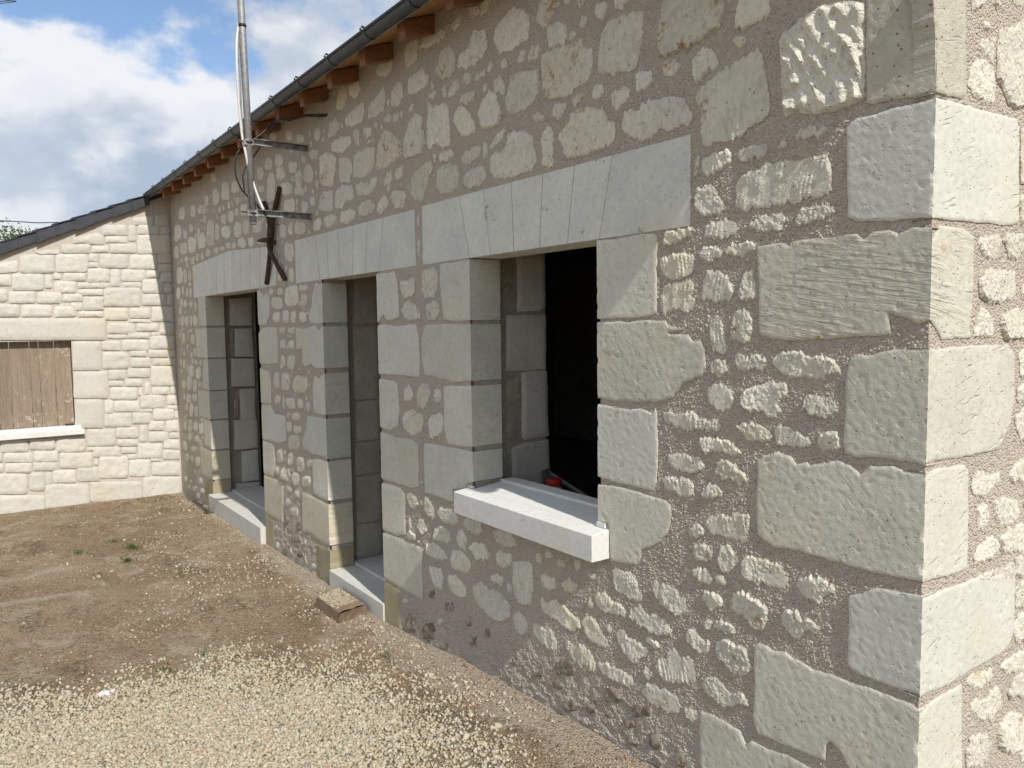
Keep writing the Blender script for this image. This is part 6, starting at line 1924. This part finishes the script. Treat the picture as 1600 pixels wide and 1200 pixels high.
while x > LX + 0.1:
    mb = MB()
    pr = []
    for i in range(13):
        t_ = math.pi * i / 12
        pr.append((x, cy + (rr + 0.004) * math.cos(t_), cz - (rr + 0.004) * 0.92 * math.sin(t_)))
    mb2 = MB()
    for i in range(12):
        (xx, ya, za), (_, yb, zb_) = pr[i], pr[i + 1]
        k = 0.93
        mb2.hexa([(x - 0.014, ya, za), (x + 0.014, ya, za), (x + 0.014, cy + (ya - cy) * k, cz + (za - cz) * k), (x - 0.014, cy + (ya - cy) * k, cz + (za - cz) * k),
                  (x - 0.014, yb, zb_), (x + 0.014, yb, zb_), (x + 0.014, cy + (yb - cy) * k, cz + (zb_ - cz) * k), (x - 0.014, cy + (yb - cy) * k, cz + (zb_ - cz) * k)])
    mb2.tube([(x - 0.008, cy - rr - 0.002, cz - 0.004), (x - 0.008, cy - rr - 0.014, cz + 0.012), (x - 0.008, cy - rr - 0.004, cz + 0.026), (x - 0.008, cy - rr + 0.010, cz + 0.022)], 0.006, 6)
    mb2.box(x - 0.014, x + 0.014, -0.203, -0.17, cz - 0.006, cz + 0.002)
    mb2.obj('gutter_bracket', 'zinc', gut)
    x -= 0.470

# ------------------------------------------------------------------ neighbouring house
nh = empty('neighbouring_house', 'low cream stone house with dark slate verge meeting the long house at the corner', 'house')
WY0, WY1, WZ0, WZ1 = -2.30, -1.035, 0.735, 1.64
vg = lambda y: 3.105 + (y + 0.23) * 0.425            # underside of the verge
lw = MB()
Lm = MAP['L']
for (a, b, c, d) in ((WY1, 0.0, -0.5, 3.34), (WY0, WY1, -0.5, WZ0), (WY0, WY1, WZ1, 2.86), (-4.6, WY0, -0.5, 2.10)):
    nu, nv = int((b - a) / 0.045) + 2, int((d - c) / 0.045) + 2
    k0 = len(lw.v)
    for j in range(nv):
        for i in range(nu):
            u, v = a + (b - a) * i / (nu - 1), c + (d - c) * j / (nv - 1)
            v = min(v, vg(u) + 0.04 + (0.2 if u > -0.19 else 0))
            lw.v.append(Lm(u, v, fbm(u * 6, v * 6, 2.2, 3) * 0.003))
    for j in range(nv - 1):
        for i in range(nu - 1):
            q = k0 + j * nu + i
            lw.f.append((q, q + 1, q + nu + 1, q + nu))
lw.box(LX - 0.5, LX - 0.012, WY1 + 0.004, 0.0, -0.5, 2.72)
lw.box(LX - 0.4, LX - 0.014, -0.17, 0.3, 2.6, 3.30)
lw.box(LX - 0.5, LX - 0.012, -4.6, WY0 - 0.004, -0.5, 1.22)
lw.box(LX - 0.5, LX - 0.012, WY0 - 0.004, WY1 + 0.004, -0.5, WZ0 - 0.01)
lw.box(LX - 0.5, LX - 0.012, WY0 - 0.004, WY1 + 0.004, WZ1 + 0.01, 2.2)
lw.box(-16, LX - 0.013, -4.6, -4.3, -0.5, 1.2)
lwall = lw.obj('street_wall', 'mortarL', nh)
for pl, kd, ar, pts in ST:
    if pl != 'L':
        continue
    seed += 1
    pts = [(min(u, -0.012), v) for u, v in pts]
    if kd == 'U':
        obj('dressed_stone', stone_mesh([stone_geo(pl, pts, 'quoin', seed, 0.03)]), lwall, 'quoinL')
    else:
        obj('facing_stone', stone_mesh([stone_geo(pl, pts, 'pillow', seed, 0.024)]), lwall, 'pillow')
# courses that go on to the left of the photograph
rs = random.Random(3)
for (a0, b0, zlo, zhi) in ((-4.5, -1.76, -0.15, 0.62), (-4.5, -2.36, 0.62, 1.72), (-4.5, -1.70, 1.92, 2.55)):
    z = zlo
    while z < zhi - 0.06:
        h = rs.uniform(0.11, 0.2)
        y = a0
        while y < b0 - 0.08:
            w = min(rs.uniform(0.16, 0.4), b0 - y)
            if z + h < min(zhi + 0.05, vg(y) - 0.03):
                p = [(y, z), (y + w - 0.03, z), (y + w - 0.03, z + h - 0.03), (y, z + h - 0.03)]
                seed += 1
                obj('facing_stone', stone_mesh([stone_geo('L', p, 'pillow', seed, 0.05)]), lwall, 'pillow')
            y += w
        z += h
# shutter of upright planks
sh = empty('shutter')
sh.parent = nh
ys = [-2.30, -2.15, -1.985, -1.82, -1.70, -1.590, -1.411, -1.330, -1.190, -1.037]
for i in range(len(ys) - 1):
    a, b = ys[i] + 0.003, ys[i + 1] - 0.003
    MB().box(LX - 0.105 + rs.uniform(-0.003, 0.003), LX - 0.078 + rs.uniform(-0.003, 0.003), a, b, WZ0 + 0.012, WZ1 + 0.006).obj('plank', 'shutter', sh, bevel=0.003)
MB().box(LX - 0.13, LX - 0.106, WY0 + 0.1, WY1 - 0.05, WZ0 + 0.15, WZ0 + 0.27).obj('brace', 'shutter', sh)
lsill = MB()
lsill.box(LX - 0.11, LX + 0.075, WY0 - 0.08, -0.962, 0.650, 0.705)
lsill.hexa([(LX - 0.11, WY0 - 0.08, 0.706), (LX + 0.06, WY0 - 0.08, 0.706), (LX + 0.06, -0.985, 0.706), (LX - 0.11, -0.985, 0.706), (LX - 0.11, WY0 - 0.08, 0.742), (LX + 0.03, WY0 - 0.08, 0.742), (LX + 0.03, -0.985, 0.742), (LX - 0.11, -0.985, 0.742)])
ls = lsill.obj('window_sill', 'white', nh, bevel=0.004)
MB().box(LX - 0.09, LX - 0.02, WY1 - 0.09, WY1 - 0.012, 0.744, 0.757).obj('shutter_stop', 'rust', ls)
# roof falling to the left, slate verge
rb = MB()
rt = lambda y: vg(y) + 0.092
rb.hexa([(-16, -5.0, rt(-5.0) - 0.05), (LX + 0.03, -5.0, rt(-5.0) - 0.05), (LX + 0.03, -0.0, rt(0.0) - 0.05), (-16, -0.0, rt(0.0) - 0.05), (-16, -5.0, rt(-5.0)), (LX + 0.03, -5.0, rt(-5.0)), (LX + 0.03, 0.0, rt(0.0)), (-16, 0.0, rt(0.0))])
nroof = rb.obj('roof', 'slate', nh)
y = -0.215
i = 0
while y > -4.8:
    w = 0.178
    ya, yb = y - w - 0.02, y
    tl = rs.uniform(-0.006, 0.006)
    th = 0.010
    za, zb_ = vg(ya) - 0.012 + tl, vg(yb) + 0.004 + tl
    ta, tb = rt(ya) + 0.012, rt(yb) + 0.018
    xo = LX + 0.052 + (0.006 if i % 2 else 0.0) + rs.uniform(0, 0.004)
    MB().hexa([(xo - th, ya, za), (xo, ya, za), (xo, yb, zb_), (xo - th, yb, zb_), (xo - th, ya, ta), (xo, ya, ta), (xo, yb, tb), (xo - th, yb, tb)]).obj('verge_slate', 'slate', nroof, bevel=0.003)
    # roof slates seen edge on along the top
    MB().hexa([(LX - 0.22, ya - 0.03, rt(ya) + 0.012), (LX + 0.07, ya - 0.03, rt(ya) + 0.014), (LX + 0.07, yb, rt(yb) + 0.012), (LX - 0.22, yb, rt(yb) + 0.012), (LX - 0.22, ya - 0.03, rt(ya) + 0.026), (LX + 0.07, ya - 0.03, rt(ya) + 0.026), (LX + 0.07, yb, rt(yb) + 0.020), (LX - 0.22, yb, rt(yb) + 0.020)]).obj('roof_slate', 'slate', nroof)
    y -= w
    i += 1

# ------------------------------------------------------------------ antenna mast and cables
mast = empty('antenna_mast', 'galvanised antenna mast held off the wall by two brackets above the door', 'antenna mast')
d = Vector((-0.075, 0, 1.0))


def mp_(z):
    return Vector((-5.212, -0.385, 2.43)) + Vector((-0.062, 0, 1)) * (z - 2.43)


pole = MB().tube([mp_(2.43), mp_(3.4), mp_(4.9)], 0.023, 16).obj('pole', 'galv', mast, True)
MB().tube([mp_(2.425), mp_(2.432)], 0.0245, 16).obj('pole_cap', 'galvworn', pole)
MB().tube([mp_(3.70), mp_(3.718)], 0.0262, 16).obj('tie_band', 'rubber', pole, True)
for z in (2.955, 2.495):
    xb_ = mp_(z).x
    mb = MB()
    mb.box(xb_ + 0.018, xb_ + 0.022, -0.425, 0.02, z - 0.020, z + 0.020)
    mb.box(xb_ + 0.022, xb_ + 0.048, -0.36, 0.02, z + 0.0165, z + 0.020)
    mb.box(xb_ + 0.022, xb_ + 0.048, -0.36, 0.02, z - 0.020, z - 0.0165)
    br = mb.obj('bracket', 'galvworn', mast)
    mb = MB()
    mb.tube([Vector((xb_ - 0.036, -0.385 + 0.027 * s_, z)) if False else Vector((xb_ + 0.03 * math.cos(t_), -0.385 - 0.030 * math.sin(t_), z)) for t_ in np.linspace(-0.6, math.pi + 0.6, 12) for s_ in (1,)], 0.005, 6)
    mb.tube([(xb_ - 0.030, -0.40, z), (xb_ - 0.030, -0.30, z)], 0.005, 6)
    mb.tube([(xb_ + 0.012, -0.46, z + 0.004), (xb_ + 0.012, -0.405, z + 0.004)], 0.006, 6)
    mb.tube([(xb_ - 0.03, -0.325, z), (xb_ - 0.03, -0.312, z)], 0.011, 6)
    mb.obj('clamp', 'rust', br)
wc = [(-5.30, -0.405, 3.72), (-5.28, -0.427, 3.60), (-5.26, -0.439, 3.41), (-5.26, -0.435, 3.21), (-5.255, -0.421, 2.986), (-5.235, -0.410, 2.885), (-5.225, -0.39, 2.76), (-5.20, -0.35, 2.60), (-5.175, -0.325, 2.515)]
c1 = MB().tube(spline(wc), 0.0085, 8).obj('white_cable', 'pvc', None, True)
tag(c1, 'white aerial cable bowing along the galvanised mast', 'cable')
wc2 = [(-5.30, -0.402, 3.70), (-5.285, -0.414, 3.55), (-5.262, -0.419, 3.36), (-5.258, -0.421, 3.18), (-5.255, -0.416, 3.02)]
c2 = MB().tube(spline(wc2), 0.0055, 8).obj('cable_strand', 'galv', c1, True)
b1 = [(-5.215, -0.33, 2.515), (-5.22, -0.36, 2.57), (-5.28, -0.402, 2.62), (-5.28, -0.445, 2.678), (-5.28, -0.467, 2.758), (-5.28, -0.459, 2.862), (-5.28, -0.419, 2.925), (-5.27, -0.30, 3.02), (-5.27, -0.205, 3.115), (-5.22, -0.19, 3.125), (-5.12, -0.15, 3.112), (-5.02, -0.075, 3.125), (-4.90, -0.02, 3.108), (-4.83, 0.01, 3.10)]
k1 = MB().tube(spline(b1), 0.0055, 7).obj('black_cable', 'rubber', None, True)
tag(k1, 'black cable looping from the mast up under the eaves into the wall', 'cable')
b2 = [(-5.212, -0.345, 2.53), (-5.28, -0.405, 2.63), (-5.28, -0.418, 2.70), (-5.28, -0.420, 2.745), (-5.28, -0.399, 2.80), (-5.27, -0.33, 2.90), (-5.26, -0.24, 3.04), (-5.22, -0.193, 3.115), (-5.12, -0.155, 3.100), (-5.02, -0.085, 3.115), (-4.92, -0.03, 3.10), (-4.84, 0.01, 3.094)]
MB().tube(spline(b2), 0.0048, 7).obj('cable_strand', 'rubber', k1, True)
b3 = [(-5.18, -0.325, 2.515), (-5.19, -0.30, 2.475), (-5.20, -0.26, 2.455), (-5.195, -0.22, 2.43)]
MB().tube(spline(b3), 0.006, 7).obj('cable_tail', 'rubber', k1, True)

# iron wall anchor: two crossed bars and a pin
an = empty('wall_anchor', 'rusty wrought iron cross anchor fixed to the wall beneath the antenna mast', 'wall anchor')
def bar_(p, q, r):
    pts = []
    for i in range(9):
        t_ = i / 8
        c = Vector(p).lerp(Vector(q), t_)
        c.y += -0.012 * math.sin(t_ * math.pi) + random.uniform(-0.002, 0.002)
        pts.append(c)
    return MB().tube(pts, [r * random.uniform(0.9, 1.1) for _ in pts], 8)
def bent(pts, r):
    q = spline(pts, 4)
    return MB().tube(q, [r * random.uniform(0.88, 1.1) for _ in q], 8)
bent([(-5.745, -0.016, 2.775), (-5.835, -0.026, 2.635), (-5.895, -0.030, 2.52), (-5.95, -0.030, 2.36), (-6.00, -0.028, 2.27), (-6.12, -0.016, 2.09)], 0.019).obj('bar', 'rust', an, True)
bent([(-6.12, -0.016, 2.715), (-6.02, -0.026, 2.61), (-5.93, -0.040, 2.52), (-5.945, -0.044, 2.36), (-5.86, -0.034, 2.25), (-5.70, -0.016, 2.10)], 0.017).obj('bar', 'rust', an, True)
MB().tube([(-5.92, 0.03, 2.39), (-5.92, -0.05, 2.395)], 0.016, 8).obj('tie_rod', 'rust', an, True)
MB().tube([(-5.90, -0.055, 2.405), (-6.04, -0.062, 2.415), (-6.09, -0.062, 2.418), (-6.13, -0.064, 2.42)], [0.021, 0.019, 0.012, 0.011], 8).obj('wedge_pin', 'rust', an, True)

# ------------------------------------------------------------------ small things
pl_ = empty('wooden_block', 'weathered block of sawn timber lying on the earth before the door threshold', 'timber block')
gz = -0.032
top = [(-4.70, -0.228), (-4.79, -0.040), (-4.365, -0.050), (-4.325, -0.236)]
bot = [(-4.715, -0.236), (-4.80, -0.034), (-4.355, -0.042), (-4.335, -0.243)]
mb = MB()
n = 14
for lvl, (poly, zc) in enumerate(((bot, gz), (top, 0.046))):
    for j in range(7):
        for i in range(n + 1):
            a = Vector(poly[0]).lerp(Vector(poly[3]), i / n)
            b = Vector(poly[1]).lerp(Vector(poly[2]), i / n)
            c = a.lerp(b, j / 6)
            zz = zc + (fbm(c.x * 18, c.y * 18, 5.0) * 0.006 if lvl else 0) - (0.010 * (1 - i / n) if lvl else 0)
            ex = fbm(c.y * 30, zc * 30, 2.0) * 0.006 if i in (0, n) else 0
            mb.v.append((c.x + ex, c.y + fbm(c.x * 14, lvl, 1.0) * 0.003, zz))
w_ = n + 1
N_ = 7 * w_
for j in range(6):
    for i in range(n):
        q = j * w_ + i
        mb.f += [(q, q + w_, q + w_ + 1, q + 1), (N_ + q, N_ + q + 1, N_ + q + w_ + 1, N_ + q + w_)]
for i in range(n):
    mb.f += [(i, i + 1, N_ + i + 1, N_ + i), (6 * w_ + i + 1, 6 * w_ + i, N_ + 6 * w_ + i, N_ + 6 * w_ + i + 1)]
for j in range(6):
    mb.f.append(((j + 1) * w_, j * w_, N_ + j * w_, N_ + (j + 1) * w_))
mb.obj('block', 'oldwood', pl_)
mb = MB()
for j in range(6):
    for k in range(3):
        pass
ev = []
for j in range(7):
    a = Vector((*bot[3], gz)).lerp(Vector((*bot[2], gz)), j / 6)
    b = Vector((*top[3], 0.044)).lerp(Vector((*top[2], 0.044)), j / 6)
    for k in range(4):
        c = a.lerp(b, k / 3)
        ev.append((c.x + 0.009 + fbm(c.y * 25, c.z * 40, 3.0) * 0.008, c.y, c.z))
mb.add(ev, [(j * 4 + k, j * 4 + k + 1, (j + 1) * 4 + k + 1, (j + 1) * 4 + k) for j in range(6) for k in range(3)])
mb.obj('split_end', 'plankend', pl_)
# wood chips on top
mb = MB()
for _ in range(900):
    s_, t_ = random.uniform(0.03, 0.80), random.uniform(0.05, 0.95)
    if random.random() < s_ * 0.8:
        continue
    a = Vector(top[0]).lerp(Vector(top[3]), s_).lerp(Vector(top[1]).lerp(Vector(top[2]), s_), t_)
    z = 0.046 - 0.010 * (1 - s_) + fbm(a.x * 18, a.y * 18, 5.0) * 0.006
    L, w2, an_ = random.uniform(0.004, 0.011), random.uniform(0.0015, 0.004), random.uniform(0, 3.14)
    c_, s2 = math.cos(an_), math.sin(an_)
    h = random.uniform(0.001, 0.004)
    P = [(-L, -w2), (L, -w2), (L, w2), (-L, w2)]
    mb.hexa([(a.x + p * c_ - q * s2, a.y + p * s2 + q * c_, z - 0.002) for p, q in P] + [(a.x + p * c_ - q * s2, a.y + p * s2 + q * c_, z + h) for p, q in P])
cc = obj('wood_chips', mb.mesh('wood_chips', fix=False), pl_, 'gravel')
cc['kind'] = 'stuff'

bt = empty('plastic_bottle', 'white plastic bottle with a red screw cap standing on the inner window ledge', 'bottle', (0, 0, 0))
bc = (-2.985, 0.350, 0.841)
MB().lathe(bc, [(0.034, 0.0), (0.038, 0.006), (0.038, 0.100), (0.030, 0.112), (0.026, 0.116)], 20).obj('body', 'bottle', bt, True)
MB().lathe((bc[0], bc[1], bc[2] + 0.02), [(0.0385, 0.0), (0.0388, 0.001), (0.0388, 0.072), (0.0385, 0.073)], 20).obj('label_band', 'label', bt, True)
MB().lathe((bc[0], bc[1], bc[2] + 0.116), [(0.036, 0.0), (0.039, 0.002), (0.039, 0.026), (0.036, 0.029)], 24).obj('cap', 'red', bt, False)
tb = MB().hexa([(-3.13, 0.405, 0.842), (-3.09, 0.405, 0.842), (-3.06, 0.475, 0.842), (-3.10, 0.475, 0.842), (-3.175, 0.415, 0.99), (-3.150, 0.415, 0.99), (-3.145, 0.455, 1.00), (-3.175, 0.455, 1.00)]).obj('wood_offcut', 'bark', None, bevel=0.004)
tag(tb, 'short wooden offcut leaning in the inner corner behind the bottle', 'wood offcut')
ml = MB().tube([(-3.19, 0.455, 0.985), (-2.55, 0.40, 0.855)], 0.012, 4).obj('metal_profile', 'steel', None)
tag(ml, 'dull metal bar lying slanted behind the bottle on the window ledge', 'metal bar')
mb = MB()
for i in range(3):
    mb.tube(spline([(-2.60 + i * 0.05, 0.36, 0.848), (-2.52, 0.33 + i * 0.02, 0.870), (-2.42, 0.38, 0.86 + 0.01 * i), (-2.36, 0.34, 0.85)]), 0.006, 6)
lp = mb.obj('cord', 'red', None, True)
tag(lp, 'tangle of red cord on the ledge at the right end of the window', 'cord')

# white splash of spilled plaster on the gravel
mb = MB()
pts = []
for i in range(26):
    a = 2 * math.pi * i / 26
    r = 0.030 * (1 + 1.1 * noise.noise(Vector((math.cos(a) * 2.6, math.sin(a) * 2.6, 4.4))))
    pts.append((-4.18 + r * 1.1 * math.cos(a), -1.50 + r * 1.3 * math.sin(a)))
vs = [(x_, y_, ground_z(x_, y_) + 0.006) for x_, y_ in pts] + [(-4.18, -1.50, ground_z(-4.18, -1.50) + 0.013)]
vs += [(x_, y_, ground_z(x_, y_) - 0.01) for x_, y_ in pts]
mb.add(vs, [(i, (i + 1) % 26, 26) for i in range(26)] + [((i + 1) % 26, i, 27 + i, 27 + (i + 1) % 26) for i in range(26)])
sp_ = mb.obj('plaster_splash', 'white', None)
tag(sp_, 'small white splash of dried plaster at the edge of the gravel', 'plaster splash')

# ------------------------------------------------------------------ tree and wires behind the neighbouring house
tr = empty('broadleaf_tree', 'leafy tree with pale highlight specks rising behind the slate roof', 'tree')
rs = random.Random(8)
base = Vector((-25.5, -1.55, -0.25))
mb = MB()
mb.tube(spline([base, base + Vector((0.1, 0.1, 1.3)), base + Vector((0, 0.2, 2.4))], 5), [0.17 - 0.008 * i for i in range(11)], 9)
for i in range(11):
    a = 2.4 * i
    st_ = base + Vector((0, 0.1, 1.3 + 0.11 * i))
    en = base + Vector((math.cos(a) * rs.uniform(0.7, 1.5), 0.2 + math.sin(a) * rs.uniform(0.7, 1.5), rs.uniform(2.9, 4.6)))
    mb.tube(spline([st_, st_.lerp(en, 0.5) + Vector((0, 0, 0.15)), en], 4), [0.055 - 0.0055 * k for k in range(9)], 6)
mb.obj('trunk', 'bark', tr, True)
cl = []
for _ in range(60):
    a, e_ = rs.uniform(0, 6.28), rs.uniform(-0.6, 1.2)
    rr_ = rs.uniform(0.75, 1.0)
    c = base + Vector((1.9 * rr_ * math.cos(a) * math.cos(e_), 0.2 + 1.9 * rr_ * math.sin(a) * math.cos(e_), 3.5 + 1.45 * rr_ * math.sin(e_)))
    cl.append((c, rs.uniform(0.22, 0.48)))
mb, mbb = MB(), MB()
for c, r in cl:
    for _ in range(int(420 * r)):
        v = Vector((rs.gauss(0, 1), rs.gauss(0, 1), rs.gauss(0, 0.8)))
        p = c + v.normalized() * r * rs.random() ** 0.4
        s_ = rs.uniform(0.03, 0.06)
        ax = Vector((rs.gauss(0, 1), rs.gauss(0, 1), rs.gauss(0, 1))).normalized()
        bx = ax.cross(Vector((rs.gauss(0, 1), rs.gauss(0, 1), rs.gauss(0, 1)))).normalized()
        tgt = mbb if (rs.random() < 0.14 and v.z > -0.2) else mb  # pale specks on the upper leaves stand for highlights
        k = 0.6 if tgt is mbb else 1
        tgt.add([p - ax * s_ * k, p + bx * s_ * 0.5 * k, p + ax * s_ * k, p - bx * s_ * 0.5 * k], [(0, 1, 2, 3)])
cr_ = obj('crown', mb.mesh('crown', fix=False), tr, 'leaf')
cb = obj('highlight_specks', mbb.mesh('highlight_specks', fix=False), tr, 'highlight_specks')
cb.parent = cr_
w1 = MB().tube(spline([(-20, -14, 4.35), (-20, -6, 4.10), (-20, -1.154, 4.10), (-20, 0.284, 4.165), (-20, 6, 4.7)]), 0.012, 6).obj('overhead_wire', 'rubber', None, True)
tag(w1, 'black overhead wire crossing the sky just above the slate roof', 'wire')
w2 = MB().tube(spline([(-12, -5, 4.9), (-12, -1.352, 5.892), (-12, -1.248, 5.931), (-12, 3, 7.6)]), 0.005, 6).obj('overhead_wire', 'rubber', None, True)
tag(w2, 'short piece of black overhead wire at the top left corner of the sky', 'wire')
